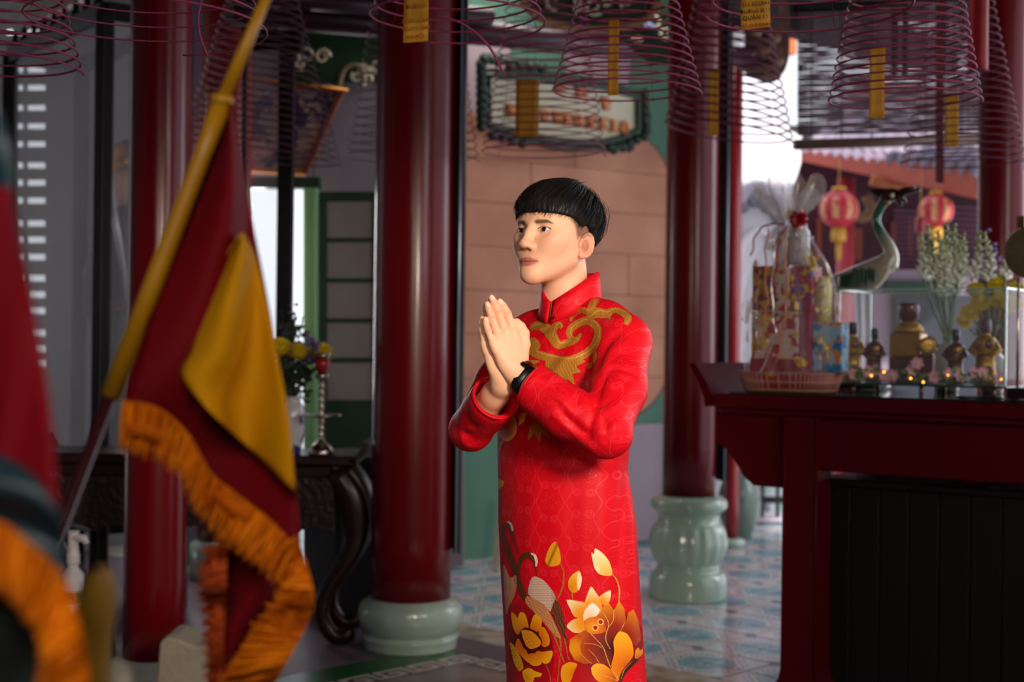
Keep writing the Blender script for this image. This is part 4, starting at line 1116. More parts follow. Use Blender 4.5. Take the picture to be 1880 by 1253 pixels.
# tuberoses and chrysanthemums in vases behind the box
vd = bd + BD + .10
def vase2(px, r, h, label):
    c = on(px, vd); t = thing('vase', label, 'vase', c); b = MB()
    b.lathe(c, curve_prof([(r * .7, .001), (r * .8, h * .05), (r, h * .5), (r * .9, h * .8), (r * .6, h * .92), (r * .75, h)], 24) + [(r * .65, h - .004), (r * .55, h * .9)], 28, caps=False); obj('body', b, mat('grey_porcelain', '9a948f', .3, coat=.3, noise_amt=.3), t); return c + Vector((0, 0, h * .9))
v1 = vase2(1738, .062, .20, 'greyish vase of tuberoses behind the glass box')
v2 = vase2(1822, .055, .18, 'greyish vase of yellow chrysanthemums behind the glass box')
TB = mat('tuberose_bud', 'b9c08e', .55, vcol='col'); TS_ = mat('pale_green_stem', '5f7a3c', .55, noise_amt=.4, noise_scale=20)
TLAB = {20: 'short outermost tuberose stalk of the bunch, nearest the crane', 21: 'second tuberose stalk from the crane in the tall bunch', 22: 'third tuberose stalk from the crane, under the lantern', 23: 'tallest middle tuberose stalk of the bunch', 24: 'fifth tuberose stalk from the crane in the tall bunch', 25: 'outermost tuberose stalk of the bunch on the chrysanthemum side', 26: 'low tuberose stalk tucked into the bunch on the crane side', 27: 'low tuberose stalk tucked into the bunch on the chrysanthemum side', 28: 'low tuberose stalk tucked into the middle of the bunch'}
def tuberose(pts, base, seed, grp='tuberose stalks'):
    rr = random.Random(seed); tip = TF.back(vd).pt(*pts[0])
    t = thing('tuberose_stalk', TLAB.get(seed, 'tuberose stalk'), 'flower', tip, grp)
    path = [Vector(p) for p in smooth_path([tuple(base)] + [tuple(TF.back(vd + rr.uniform(-.02, .02)).pt(*q)) for q in pts[::-1]], 24)]
    b = MB(); b.tube(path, .0045, 6); obj('stem', b, TS_, t)
    b = MB(); n = 30
    for k in range(n):
        s = k / (n - 1); i = lerp(23, 9.5, s ** .9); p = path[int(i)].lerp(path[min(23, int(i) + 1)], i % 1)
        a = k * 2.4; d = Vector((math.cos(a), math.sin(a) * .8, .9 - .5 * s)).normalized(); L_ = lerp(.014, .042, s); r_ = lerp(.005, .0088, s)
        c1 = np.array((.42, .50, .20)); c2 = np.array((.90, .90, .78)); f = min(1, s * 1.1 + rr.uniform(-.2, .25)); cc_ = tuple(c1 * (1 - f) + c2 * f)
        b.tube([p, p + d * L_ * .5, p + d * L_ * .85, p + d * L_], [r_ * .5, r_, r_ * .9, r_ * .2], 6, col=cc_)
    o = obj('buds', b, TB, t); o['kind'] = 'stuff'
for i, pts in enumerate(([(1690, 430), (1695, 480), (1700, 530)], [(1702, 415), (1712, 470), (1716, 530)], [(1722, 425), (1728, 480), (1728, 535)], [(1738, 410), (1738, 470), (1736, 535)], [(1752, 415), (1752, 470), (1745, 535)], [(1768, 432), (1768, 480), (1756, 535)], [(1712, 440), (1716, 500), (1724, 560)], [(1760, 445), (1760, 500), (1748, 560)], [(1730, 440), (1734, 500), (1734, 560)])):
    tuberose(pts, v1 + Vector((rr.uniform(-.02, .02), rr.uniform(-.02, .02), 0)), i + 20)
for i, pts in enumerate(([(1797, 428), (1795, 480), (1785, 530)], [(1806, 430), (1818, 480), (1812, 540)], [(1858, 430), (1852, 480), (1842, 530)])):
    tuberose(pts, v2 + Vector((rr.uniform(-.02, .02), 0, 0)), i + 40, 'tuberose stalks among the chrysanthemums')
for i, o in enumerate([o for o in COL.objects if o.get('group') == 'tuberose stalks among the chrysanthemums']):
    o['label'] = ['straight tuberose stalk beside the bunch, in the chrysanthemum vase', 'curved green tuberose stalk before the purple flowers', 'tuberose stalk close beside the round brass disc'][i]
def daisy(px, py, r, base, label, dd=0.0):
    c = TF.back(vd + dd).pt(px, py); t = thing('chrysanthemum', label, 'flower', c, 'yellow chrysanthemums behind the glass box'); b = MB(); rr = random.Random(px)
    ax = Vector((rr.uniform(-.5, .3), -.75, .55)).normalized(); u = ax.orthogonal().normalized(); v = ax.cross(u)
    for ring, (n, rad, lift) in enumerate(((18, 1, .12), (14, .78, .3), (10, .5, .45))):
        for q in range(n):
            a = 2 * PI * (q + .5 * ring) / n; e0 = u * math.cos(a) + v * math.sin(a); w_ = (v * math.cos(a) - u * math.sin(a)) * r * .16
            b.add([c + ax * r * lift * .4, c + e0 * r * rad * .6 + w_ + ax * r * lift, c + e0 * r * rad + ax * r * lift * .8, c + e0 * r * rad * .6 - w_ + ax * r * lift], [(0, 1, 2, 3)], True)
    b.ball(c + ax * r * .2, r * .25, 8, 6); obj('bloom', b, YEL, t)
    b = MB(); leafy(b, Vector(base), c, 6, .03, px); obj('stem', b, STEM, t)
labs = ['on the far side of the purple flowers', '', '']
for i, (px, py, r) in enumerate(((1790, 532, .045), (1828, 522, .046), (1800, 556, .05), (1782, 575, .052), (1836, 552, .048), (1858, 560, .05), (1768, 592, .042), (1866, 530, .04))):
    daisy(px, py, r, v2 + Vector((.004 * (i - 4), 0, 0)), ['small yellow chrysanthemum level with the glass rim, by the tuberose bunch', 'topmost star-shaped yellow chrysanthemum under the purple flowers', 'yellow chrysanthemum below the glass rim, over the big lower bloom', 'big yellow chrysanthemum leaning out above the maroon figure bottle', 'yellow chrysanthemum above the gold figure, behind the glass corner', 'yellow chrysanthemum beside the silver stand of the disc', 'lowest drooping yellow chrysanthemum in the glass box area', 'small yellow chrysanthemum under the edge of the brass disc'][i], rr.uniform(-.03, .03))
def purple(px, py, base, label):
    c = TF.back(vd + .05).pt(px, py); t = thing('flower_sprig', label, 'flower', c); b = MB(); b.tube([Vector(base), c], .003, 5); leafy(b, Vector(base), c, 14, .05, px); obj('stem', b, STEM, t)
    b = MB(); rr = random.Random(px)
    for k in range(28):
        q = c + Vector((rr.gauss(0, .025), rr.gauss(0, .02), rr.gauss(0, .045))); b.ball(q, (.011, .011, .007), 6, 4)
    obj('florets', b, PURP, t, kind='stuff')
purple(1800, 480, v2, 'purple flower sprig between the lone tuberose stalks'); purple(1828, 490, v2 + Vector((.01, .01, 0)), 'purple flower sprig in front of the right-hand red pillar')

# round brass disc on a stand
dc = on(1893, .22); tt_ = thing('brass_disc', 'round dull brass disc on thin silver stand at the picture edge', 'disc', dc)
cz = TF.back(.22).pt(1893, 464)
b = MB(); b.lathe(cz, [(.001, .006), (.092, .006), (.096, .003), (.096, -.003), (.092, -.006), (.001, -.006)], 48, rot=RT @ Matrix.Rotation(PI / 2, 3, 'X')); obj('disc', b, mat('dull_brass', '857a5c', .35, metal=.55, noise_amt=.4, noise_scale=14), tt_)
for dy in (-20, 12):
    b = MB(); b.ball(TF.back(.205).pt(1872, 464 + dy), .0022, 8, 6); obj('rivet', b, SIL, tt_)
b = MB(); b.box(TF.back(.22).pt(1874, 408), (.03, .012, .045), RT, .003); obj('clip', b, mat('black_gold_clip', '2a2318', .4, noise_amt=.6, noise_scale=60, col2='8a6a2c'), tt_)
q = TF.back(.22).pt(1870, 510); b = MB(); b.tube([Vector((q.x, q.y, ZG + .04)), q], .005, 8); obj('stand', b, SIL, tt_)
b = MB(); b.box(Vector((q.x + .03, q.y, ZG + .021)), (.12, .08, .040), RT, .006); obj('foot', b, BLK, tt_)
b = MB(); pth = smooth_path([tuple(on(x, d_, ZG + .004)) for x, d_ in ((1850, .16), (1835, .13), (1800, .15), (1765, .12), (1758, .17), (1790, .18), (1840, .17))], 40); b.tube([Vector(p) for p in pth], .0035, 6)
obj('power_cable', b, BLK, label='thin black cable looped on the glass table top', cat='cable')

# ---- ceramic crane on the back of the altar
cd = .86
def cp_(px, py, dd=0.0): return TF.back(cd + dd).pt(px, py)
cr = thing('crane_statue', 'glazed ceramic crane with green neck and wings behind the glass box', 'statue', on(1575, cd))
CW = mat('cream_glaze', 'b3ab92', .2, coat=.5, noise_amt=.3, noise_scale=8, col2='9a8f74'); CG = mat('green_glaze', '1d4a34', .18, coat=.6, noise_amt=.5, noise_scale=14, col2='0f2c20'); CB = mat('brown_glaze', '2e100e', .3, coat=.15)
NK = mat('neck_glaze', '1d5a3c', .2, coat=.5, vcol='col')
ms = cp_(1600, 500).y / F_PX
body = [(1505, 524, 5, 6), (1530, 522, 16, 15), (1565, 515, 25, 24), (1600, 505, 29, 27), (1622, 492, 26, 24), (1634, 476, 18, 17)]
P = []; cols = []
for px, py, rz_, ry_ in smooth_path(body, 24):
    c = cp_(px, py); P.append([c + Vector((0, math.cos(a) * ry_ * ms, math.sin(a) * rz_ * ms)) for a in np.linspace(0, 2 * PI, 25)[:-1]])
b = MB(); b.grid(P, wrap=True); b.ball(cp_(1507, 524), (.012, .014, .014), 10, 8); b.ball(cp_(1630, 482), (18 * ms, 18 * ms, 20 * ms), 14, 10); obj('body', b, CW, cr, fix=True)
nk = smooth_path([(1632, 490, 17), (1636, 470, 14), (1630, 450, 11), (1618, 430, 9), (1609, 410, 8), (1611, 392, 8), (1622, 372, 9), (1632, 362, 10)], 30)
b = MB(); pts = [cp_(x, y) for x, y, r in nk]; b.tube(pts, [r * ms for x, y, r in nk], 14)
gcol = []
for i, (x, y, r) in enumerate(nk):
    f = max(0, min(1, (462 - y) / 40)); gcol += [tuple(np.array((.45, .40, .29)) * (1 - f) + np.array((.012, .10, .05)) * f)] * 14
b.c = gcol; obj('neck', b, NK, cr)
b = MB(); b.ball(cp_(1636, 358), (20 * ms, 12 * ms, 12 * ms), 16, 12); b.tube([cp_(1630, 355), cp_(1612, 351), cp_(1588, 350)], [.02, .014, .003], 10); b.tube([cp_(1630, 362), cp_(1610, 358), cp_(1595, 353)], [.014, .009, .003], 8)
for (x, y, r) in ((1668, 352, .012), (1680, 344, .007), (1690, 350, .005), (1664, 372, .008), (1655, 378, .010)):
    b.tube([cp_(1645, 358), cp_((1645 + x) / 2, (358 + y) / 2 - 2), cp_(x, y)], [.018, .014, r * .6], 8)
obj('head', b, CB, cr, fix=True)
b = MB(); b.ball(cp_(1638, 359, -.032), (.010, .006, .010), 12, 8); obj('eye', b, mat('cream_eye', 'cfc8b0', .2), cr)
b = MB(); b.ball(cp_(1628, 372, -.015), (.015, .012, .013), 12, 8); obj('wattle', b, mat('amber_glaze', '8a4a14', .2, coat=.4), cr)
for s in (-1, 1):
    w_ = thing('wing', None, None, cp_(1560, 505)); w_.parent = cr; w_.location = Vector(cp_(1560, 505)) - ORG[cr.name]
    COL.objects.unlink(w_); bpy.data.objects.remove(w_)
    b = MB(); dd = -.078 * s if s > 0 else .078
    for k in range(9):
        y1 = 506 + k * 3.0; b.tube([cp_(1598 - k * 1.5, 500 + k * 2.2, dd), cp_(1560 - k, 506 + k * 2.4, dd * 1.04), cp_(1524 + k * .5, 513 + k * 1.2, dd * .8)], [.010, .010, .004], 6, flat=.6)
    for k in range(22):
        b.ball(cp_(1570 + (k % 6) * 7, 496 + (k // 6) * 7 + (k % 2) * 3, dd * 1.02), (.012, .008, .012), 8, 6)
    obj('wing', b, CG, cr)
    lx = 1578 if s > 0 else 1592
    b = MB(); p0, p1 = cp_(lx, 530, dd * .3), on(lx, cd + dd * .3, ZG + .05); b.tube([p0, p0.lerp(p1, .5) + Vector((.006, 0, 0)), p1], [.014, .010, .012], 10); obj('leg', b, CG, cr)
c = on(1582, cd); b = MB(); b.lathe(c, [(.12, .001), (.13, .015), (.11, .04), (.06, .06), (.01, .066)], 30); obj('tortoise_base', b, CG, cr)

# ---- courtyard behind
def qd(name, pts, y, t, m, kind='structure', parent=None, **kw):
    b = MB(); b.prism([at(px, py, y) for px, py in pts[::-1]], (0, t, 0)); return obj(name, b, m, parent, kind=None if parent is not None else kind, fix=True, **kw)
YB = 10.0
qd('wall_court', [(1300, 96), (1432, 130), (1450, 240), (1472, 250), (1470, 300), (1456, 345), (1456, 990), (1300, 990)], 9.4, .3, WHITEWALL)
wc = COL.objects['wall_court']
b = MB(); b.tube([at(x, y, 9.38) for x, y in smooth_path([(1352, 660), (1352, 500), (1362, 450), (1392, 425), (1422, 448), (1436, 500), (1438, 660)], 30)], .035, 8); obj('arch_moulding', b, WHITEWALL, wc)
b = MB(); b.tube([at(x, y, 9.38) for x, y in smooth_path([(1345, 400), (1370, 352), (1400, 345), (1440, 380), (1452, 430)], 24)], .05, 8); obj('arch_moulding', b, mat('grey_tile_band', 'c4bccc', .7, noise_amt=.8, noise_scale=12, col2='9c94a8'), wc)
for i, (x, y) in enumerate(((1365, 382), (1385, 372), (1410, 382), (1428, 402), (1352, 415))):
    b = MB(); b.ball(at(x, y, 9.36), (.05, .03, .05), 10, 8); obj('rosette', b, mat('grey_relief', '7d7688', .7), wc)
qd('trim_6', [(1445, 40), (1463, 44), (1462, 98), (1446, 98)], 9.3, .1, ORANGE)
# courtyard building
MW = mat('magenta_wall', '4d1226', .55, noise_amt=.6, noise_scale=3, col2='361020')
hall = thing('courtyard_hall', 'dark maroon hall with red tiled eave across the courtyard', 'building', at(1640, 900, YB)); hall.location.z = 0; ORG[hall.name].z = 0
qd('wall', [(1440, 240), (2150, 300), (2150, 900), (1440, 900)], YB + .4, .2, MW, parent=hall)
qd('low_wall', [(1585, 496), (2150, 496), (2150, 900), (1585, 900)], YB - .1, .3, mat('lilac_wall', 'a893a4', .8, noise_amt=.4, noise_scale=2), parent=hall)
qd('window_band', [(1625, 515), (1760, 515), (1760, 536), (1625, 536)], YB - .16, .05, GREEN, parent=hall)
qd('dark_window', [(1642, 541), (1830, 541), (1830, 720), (1642, 720)], YB - .16, .05, mat('blue_dark_window', '2c2e3a', .3, noise_amt=.4), parent=hall)
b = MB(); p = at(1550, 626, YB - .25); b.lathe((p.x, p.y, 0), [(.075, 0), (.075, at(1550, 335, YB).z)], 20); obj('column', b, mat('pinkish_red_paint', 'b03440', .5), hall)
for x0, x1, y0, y1 in ((1570, 1583, 420, 478), (1636, 1644, 408, 470), (1500, 1508, 400, 480), (1668, 1674, 400, 470)):
    qd('banner_strip', [(x0, y0), (x1, y0), (x1, y1), (x0, y1)], YB + .34, .02, mat('dull_orange', '8a4028', .6), parent=hall)
LT = mat('mauve_lattice', '7a4a62', .6)
for x0, x1, y0, y1 in ((1642, 1700, 385, 492), (1738, 1796, 378, 492)):
    for k in range(12):
        y = lerp(y0, y1, k / 11); qd('lattice_bar', [(x0, y), (x1, y + 3), (x1, y + 7), (x0, y + 4)], YB + .32, .03, LT, parent=hall)
# eave: red fascia, rows of tiles
fa = [(1474, 276), (1800, 306), (1800, 345), (1478, 287)]
e0, e1 = at(1468, 283, 9.9), at(1830, 335, 8.4); ed = (e1 - e0).normalized()
FASC = mat('orange_red_fascia', 'b4503c', .55, noise_amt=.4, noise_scale=5, col2='963828')
b = MB(); h0, h1 = .055, .15
b.prism([e0 + Vector((0, 0, -h0)), e1 + Vector((0, 0, -h1)), e1 + Vector((0, 0, .06)), e0 + Vector((0, 0, .04))], (.05, .08, 0)); obj('fascia', b, FASC, hall, fix=True)
b = MB(); b.prism([e0 + Vector((.1, .2, .02)), e1 + Vector((.1, .2, -.1)), e1 + Vector((1.6, 1.9, .9)), e0 + Vector((.9, 1.6, .9))], (0, 0, .05)); obj('roof_slope', b, mat('old_roof', '6a4a4c', .7), hall, fix=True)
b = MB(); b.prism([at(1440, 240, YB + .35), at(2100, 240, YB + .35), Vector((e1.x + .4, e1.y, at(2100, 330, 8.4).z)), e0 - ed * .2 + Vector((0, 0, -.02))], (0, 0, .05)); obj('soffit', b, CEIL, hall, fix=True)
TG = mat('grey_pink_tile', 'a08a98', .6, noise_amt=.7, noise_scale=6, col2='5f6a86')
mtile = None
for k in range(17):
    t = (k + .6) / 17.2; p = e0.lerp(e1, t) + Vector((.02, 0, .065)); r = .058
    up = Vector((.55, .75, .42)).normalized(); b = MB()
    b.lathe(p, [(.001, -.004), (r * .7, -.010), (r, -.004), (r, .006), (r * .9, .012)], 16, rot=Matrix.Rotation(PI / 2, 3, 'X'))
    b.tube([p + up * .01, p + up * 1.3], r * .92, 10); o = obj('tile', b, TG, hall)
    p2 = e0.lerp(e1, (k + 1.1) / 17.2) + Vector((.02, .01, .0)); b = MB()
    b.prism([p2 + ed * -.05 + Vector((0, 0, .05)), p2 + Vector((0, 0, -.035)), p2 + ed * .05 + Vector((0, 0, .05))], (0, .02, 0)); obj('drip_tile', b, TG, hall)
br = thing('eave_bracket', 'orange curved bracket under the courtyard eave', 'bracket', at(1640, 335, 9.3)); COL.objects.unlink(br); bpy.data.objects.remove(br)
b = MB(); b.tube([at(x, y, 9.2) for x, y in smooth_path([(1600, 330), (1625, 336), (1660, 338), (1678, 330), (1672, 320)], 16)], [.05] * 14 + [.04, .03], 10); obj('bracket', b, mat('orange_timber', 'a8582e', .55, noise_amt=.4), hall)
b = MB(); b.tube([at(x, y, 9.4) for x, y in smooth_path([(1590, 360), (1600, 385), (1585, 400), (1560, 392)], 14)], .045, 8); obj('bracket', b, mat('tan_timber', '7a5238', .55, noise_amt=.4), hall)

# lanterns under the eave
def lantern(px, py, r, y, label, ty):
    c = at(px, py, y); R = r * c.y / F_PX; t = thing('paper_lantern', label, 'lantern', c, 'red courtyard lanterns')
    m = mat('lantern_paper', 'c02038', .45)
    if not m.get('done'):
        m['done'] = 1; g = NG(m); x, yy, z = g.xyz(g.ob()); a = g.m('ARCTAN2', yy, x); f = g.m('ABSOLUTE', g.m('SUBTRACT', g.m('FRACT', g.m('MULTIPLY', a, 4 / PI)), .5))
        bandz = g.lt(g.m('ABSOLUTE', z), .085); n = g.noise(g.ob(), 26, 2)
        pan = g.m('MULTIPLY', g.m('MULTIPLY', g.lt(f, .22), bandz), g.m('GREATER_THAN', n, .40)); g.base(g.mix(pan, 'c02038', 'd8a070'))
    b = MB(); b.lathe(c, [(R * math.sin(a) if 0 < i < 20 else .02, R * .97 * math.cos(a)) for i, a in enumerate(np.linspace(PI, 0, 21))], 48, lambda g_, i: 1 - .018 * (abs(math.sin(g_ * 8)) < .25)); obj('globe', b, m, t)
    b = MB(); b.lathe(c + Vector((0, 0, R * .95)), [(R * .36, 0), (R * .36, R * .14), (R * .2, R * .18)], 20); obj('cap', b, mat('gilt_paper', 'd8a838', .4, metal=.3), t)
    b = MB(); b.lathe(c - Vector((0, 0, R * 1.65)), [(R * .36, 0), (R * .38, R * .3), (R * .34, R * .7)], 24, lambda g_, i: 1 + .04 * math.sin(g_ * 20)); obj('fringe', b, mat('yellow_fringe', 'cf9a3a', .6), t)
    b = MB(); b.tube([c - Vector((0, 0, R * 1.6)), c - Vector((0, 0, R * 2.6))], [R * .16, R * .13], 10); obj('tassel', b, mat('yellow_fringe', 'cf9a3a'), t)
    b = MB(); b.tube([c + Vector((0, 0, R)), Vector((c.x, c.y, at(px, ty, y).z))], .006, 6); obj('cord', b, mat('gilt_cord', 'b08040', .5), t)
lantern(1540, 384, 36, 9.0, 'red round lantern over the crane\'s wing', 292); lantern(1718, 387, 32, 8.75, 'red round lantern just above the tuberoses', 315)
c = at(1690, 413, 8.6); ch = thing('hanging_charm', 'tiny red barrel charm hanging beside the lantern over the tuberoses', 'charm', c)
b = MB(); b.lathe(c, [(.03, -.06), (.04, -.045), (.04, .045), (.03, .06)], 16); obj('barrel', b, RED2, ch); b = MB(); b.tube([c + Vector((0, 0, .06)), Vector((c.x, c.y, at(1690, 318, 8.6).z))], .005, 5); b.ball(c + Vector((0, 0, .07)), .018, 8, 6); b.tube([c - Vector((0, 0, .06)), c - Vector((0, 0, .2))], [.02, .012], 6); obj('cord', b, mat('gilt_cord', 'b08040'), ch)

# bamboo blind
bl = thing('bamboo_blind', 'half lowered bamboo blind of dark slats across the courtyard opening', 'blind', at(1630, 270, 7.2))
SL = mat('dark_bamboo', '6a565e', .5, noise_amt=.6, noise_scale=7, col2='2a2026', stretch=(.6, 1, 8)); b = MB(); rr = random.Random(3)
for k in range(64):
    y = lerp(20, 248, k / 63); x0 = 1464; x1 = 1830
    p, q = at(x0, y + rr.uniform(-.6, .6), 7.2), at(x1, y - 8 + rr.uniform(-.6, .6), 7.2)
    m_ = [p.lerp(q, i / 16) + Vector((0, rr.uniform(-.006, .006), rr.uniform(-.0030, .0030))) for i in range(17)]; b.tube(m_, .0066, 5)
obj('slat', b, SL, bl, kind='stuff')
b = MB(); b.tube([at(1458, 266, 7.17), at(1830, 254, 7.17)], .034, 14); obj('rolled_edge', b, mat('brown_bamboo_roll', '5c4238', .5, noise_amt=.4, noise_scale=12), bl)
for x in (1490, 1545, 1600, 1700, 1765):
    b = MB(); b.tube([at(x, 14, 7.18), at(x, 262, 7.18)], .004, 5); obj('cord', b, mat('dark_cord', '201820', .7), bl)
b = MB(); p, q = at(1458, 14, 7.2), at(1830, 4, 7.2); b.tube([p, q], .03, 8); b.tube([Vector((p.x + .1, p.y, p.z)), Vector((p.x + .1, p.y, 3.71))], .006, 5); b.tube([Vector((q.x - .1, q.y, q.z)), Vector((q.x - .1, q.y, 3.71))], .006, 5); obj('head_bar', b, BLACKW, bl)
for x0, x1 in ((1630, 1642), (1650, 1661), (1714, 1732)):
    vbar(x0, x1, 7.0, at(x0, 138, 7.0).z, 3.70, .03, BLACKW, None, 'black_slat_board'); o = COL.objects[-1]
    o = [q for q in COL.objects if q.name.startswith('black_slat_board')][-1]; tag(o, {1630: 'narrow black board hanging before the blind, nearer the white wall', 1650: 'middle narrow black board hanging before the blind', 1714: 'broader black board hanging before the blind, by the red ribbon'}[x0], 'board', 'black boards before the blind')

# urn and railing beyond the slim pillar
c = at(1356, 936, 7.9); c.z = 0; b = MB()
t = thing('glazed_jar', 'dark green glazed jar on the floor behind the slim pillar', 'jar', c)
b.lathe(c, curve_prof([(.09, .001), (.1, .05), (.145, .2), (.15, .32), (.12, .42), (.1, .45), (.12, .48)], 26) + [(.1, .475), (.09, .42)], 32, caps=False); obj('body', b, mat('grey_green_glaze', '66776c', .25, coat=.5, noise_amt=.5, noise_scale=6, col2='3c4a42'), t)
rl = thing('railing', 'low black railing between the jar and the altar table', 'railing', at(1430, 930, 8.6)); rl.location.z = 0; ORG[rl.name].z = 0
za = at(1400, 800, 8.6).z; zb_ = at(1400, 912, 8.6).z
vbar(1372, 1530, 8.6, zb_ - .05, zb_, .05, BLACKW, rl, 'bottom_rail'); vbar(1372, 1530, 8.6, za - .05, za, .05, BLACKW, rl, 'top_rail')
for x in (1376, 1400, 1428, 1462, 1496, 1526): vbar(x, x + 6, 8.6, .002, za, .04, BLACKW, rl, 'baluster')
b = MB(); p = at(1380, 930, 8.55); b.box((p.x + .6, p.y + .12, .03), (1.6, .16, .05), None, .01); struct('trim_7', b, mat('pale_step', 'b8aab4', .6))
qd('hedge_wall', [(1378, 800), (1530, 800), (1530, 985), (1378, 985)], 9.2, .1, mat('green_court_wall', '4a7a64', .7, noise_amt=.7, noise_scale=5, col2='9a8aa0')) .name = 'wall_low'
# ------------------------------------------------------------------ overhead: beams, carved board, name board, incense coils, tags
b = MB(); b.tube([at(420, 22, 5.62), at(1420, 108, 7.25)], .066, 20); beam = struct('beam', b, PURPLEBEAM); beam.name = 'trim_8'
b = MB(); b.tube([at(420, -12, 5.5), at(900, 30, 6.2)], .05, 18); struct('trim_9', b, PURPLEBEAM)
b = MB(); b.box(at(870, -120, 5.9), (9.0, .16, .22), Matrix.Rotation(.72, 3, 'Z'), .01); struct('trim_10', b, CEIL)

# oval carved green board with cream edging above the wall
ov = thing('carved_board', 'green carved board with cream scrolls under the dark beam', 'carving', at(1080, 10, 6.15))
pts = [(950, -60), (958, -5), (985, 30), (1030, 48), (1090, 53), (1150, 48), (1200, 20), (1215, -60)]
sp_ = smooth_path(pts, 40)
b = MB(); b.prism([at(x, y, 6.2) for x, y in sp_][::-1], (0, .03, 0)); obj('panel', b, GREEN, ov, fix=True)
b = MB(); b.tube([at(x, y, 6.17) for x, y in sp_], .022, 8); obj('edging', b, mat('tan_edging', 'b39468', .6, noise_amt=.4, noise_scale=18), ov)
b = MB(); p = at(1080, -60, 6.2); b.box((p.x, p.y + .02, (p.z + 3.7) / 2), (.5, .03, 3.7 - p.z), None, .004); obj('hanger', b, GREEN, ov)
scrolls(ov, [(1015, 2, 16, 1.2, .8, 1), (1060, 18, 8, 0, 1.1, -1), (1090, 12, 17, .6, 1.2, 1), (1112, -2, 12, 2, 1.2, -1), (1062, 0, 9, 1, 1.2, 1), (1150, 4, 12, 2.2, 1, 1)], 6.16, .011, CREAM)
o2 = thing('carved_board', 'cream and blue carved clouds beside the slim red pillar, under the beam', 'carving', at(1190, 60, 6.5))
b = MB(); b.prism([at(x, y, 6.55) for x, y in ((1130, 25), (1240, 25), (1240, 112), (1195, 118), (1160, 90), (1135, 60))][::-1], (0, .03, 0)); obj('panel', b, GREEN, o2, fix=True)
scrolls(o2, [(1160, 40, 18, 3, .7, 1), (1200, 44, 20, 3.2, .7, 1), (1222, 60, 13, 0, 1.2, 1), (1178, 26, 9, 1, 1.2, -1)], 6.52, .012, CREAM)
for x, y, m_ in ((1145, 46, 'e8e2ea'), (1192, 48, '8c9ac8'), (1170, 72, 'b08a78')):
    b = MB(); b.ball(at(x, y, 6.52), (.035, .02, .02), 10, 8); obj('cloud', b, mat('cloud_' + m_, m_, .5), o2)
b = MB(); p = at(1185, 30, 6.56); b.box((p.x, p.y, (p.z + 3.7) / 2), (.3, .03, 3.7 - p.z), None, .004); obj('hanger', b, GREEN, o2)

# cream name board in a green carved frame, tilted off the pink wall
nb = thing('name_board', 'cream name board with gilt characters in a dark green carved frame', 'sign', wl(1040, zat(255, 1040), .06))
NBm = mat('cream_board', 'c3bda2', .5, noise_amt=.3, noise_scale=6)
def nbp(px, py, o=0.0):
    """board point: the board leans out from the wall towards its top"""
    lean = .10 + .20 * max(0, (262 - py)) / 120
    k = (px - 940 + ROLL * (py - 626.5)) / F_PX
    O = WA + WN * (lean + o); t = (O.y * k - O.x) / (WD.x - k * WD.y); p = O + WD * t
    return at(px, py, p.y / K)
outl = [(897, 140), (960, 141), (1040, 148), (1110, 160), (1172, 178), (1172, 238), (1140, 254), (1105, 262), (1040, 262), (960, 247), (898, 228)]
b = MB(); b.prism([nbp(x, y) for x, y in outl][::-1], WN * -.03); obj('panel', b, NBm, nb, fix=True)
GF = mat('carved_green_frame', '1d3526', .5, noise_amt=.7, noise_scale=18, col2='0c1a12', bump=.6, bump_scale=30)
b = MB(); P_ = [nbp(x, y, .015) for x, y in outl]; b.tube(P_, .022, 8, closed=True); obj('inner_frame', b, GF, nb)
cxx, cyy = 1035, 200
b = MB(); P_ = [nbp(cxx + (x - cxx) * 1.085, cyy + (y - cyy) * 1.18, .0) for x, y in outl]; b.tube(P_, .020, 8, closed=True); obj('outer_frame', b, GF, nb)
for (x, y, n, dx_, dy_) in ((884, 118, 5, 0, 14), (890, 108, 3, 12, 0), (884, 232, 4, 0, -14), (1184, 172, 4, 0, 15), (1183, 250, 5, -14, 6), (1120, 270, 4, 12, 0), (915, 112, 5, 20, 3), (905, 248, 4, 18, 5), (890, 165, 3, 0, 18), (1187, 215, 3, 0, 12)):
    for k in range(n):
        b = MB(); b.ball(nbp(x + dx_ * k, y + dy_ * k, .01), (.036, .03, .036), 10, 7); b.tube([nbp(x + dx_ * k - 5, y + dy_ * k - 6, .02), nbp(x + dx_ * k, y + dy_ * k + 2, .04), nbp(x + dx_ * k + 6, y + dy_ * k - 4, .02)], .009, 6); obj('carved_leaf', b, GF, nb)
GC = mat('gilt_character', 'c97e48', .35, metal=.35)
rr = random.Random(21)
def glyph(cx, cy, s):
    b = MB(); r_ = s * .0006
    for k in range(4):
        y = cy - s / 2 + s * k / 3; w_ = s * rr.uniform(.25, .5); x0 = cx + rr.uniform(-.1, .1) * s
        b.tube([nbp(x0 - w_, y, .012), nbp(x0 + w_, y + s * .06, .012)], r_ * .8, 6)
    for k in range(2):
        x = cx + s * rr.uniform(-.3, .3); b.tube([nbp(x, cy - s * .5, .014), nbp(x + s * rr.uniform(-.2, .2), cy + s * .5, .014)], r_ * .8, 6)
    obj('gilt_character', b, GC, nb)
for x, y in ((1030, 158), (1068, 167), (1112, 190)): glyph(x, y, 20)
for k in range(11): glyph(lerp(938, 1148, k / 10), lerp(203, 234, k / 10), 19)

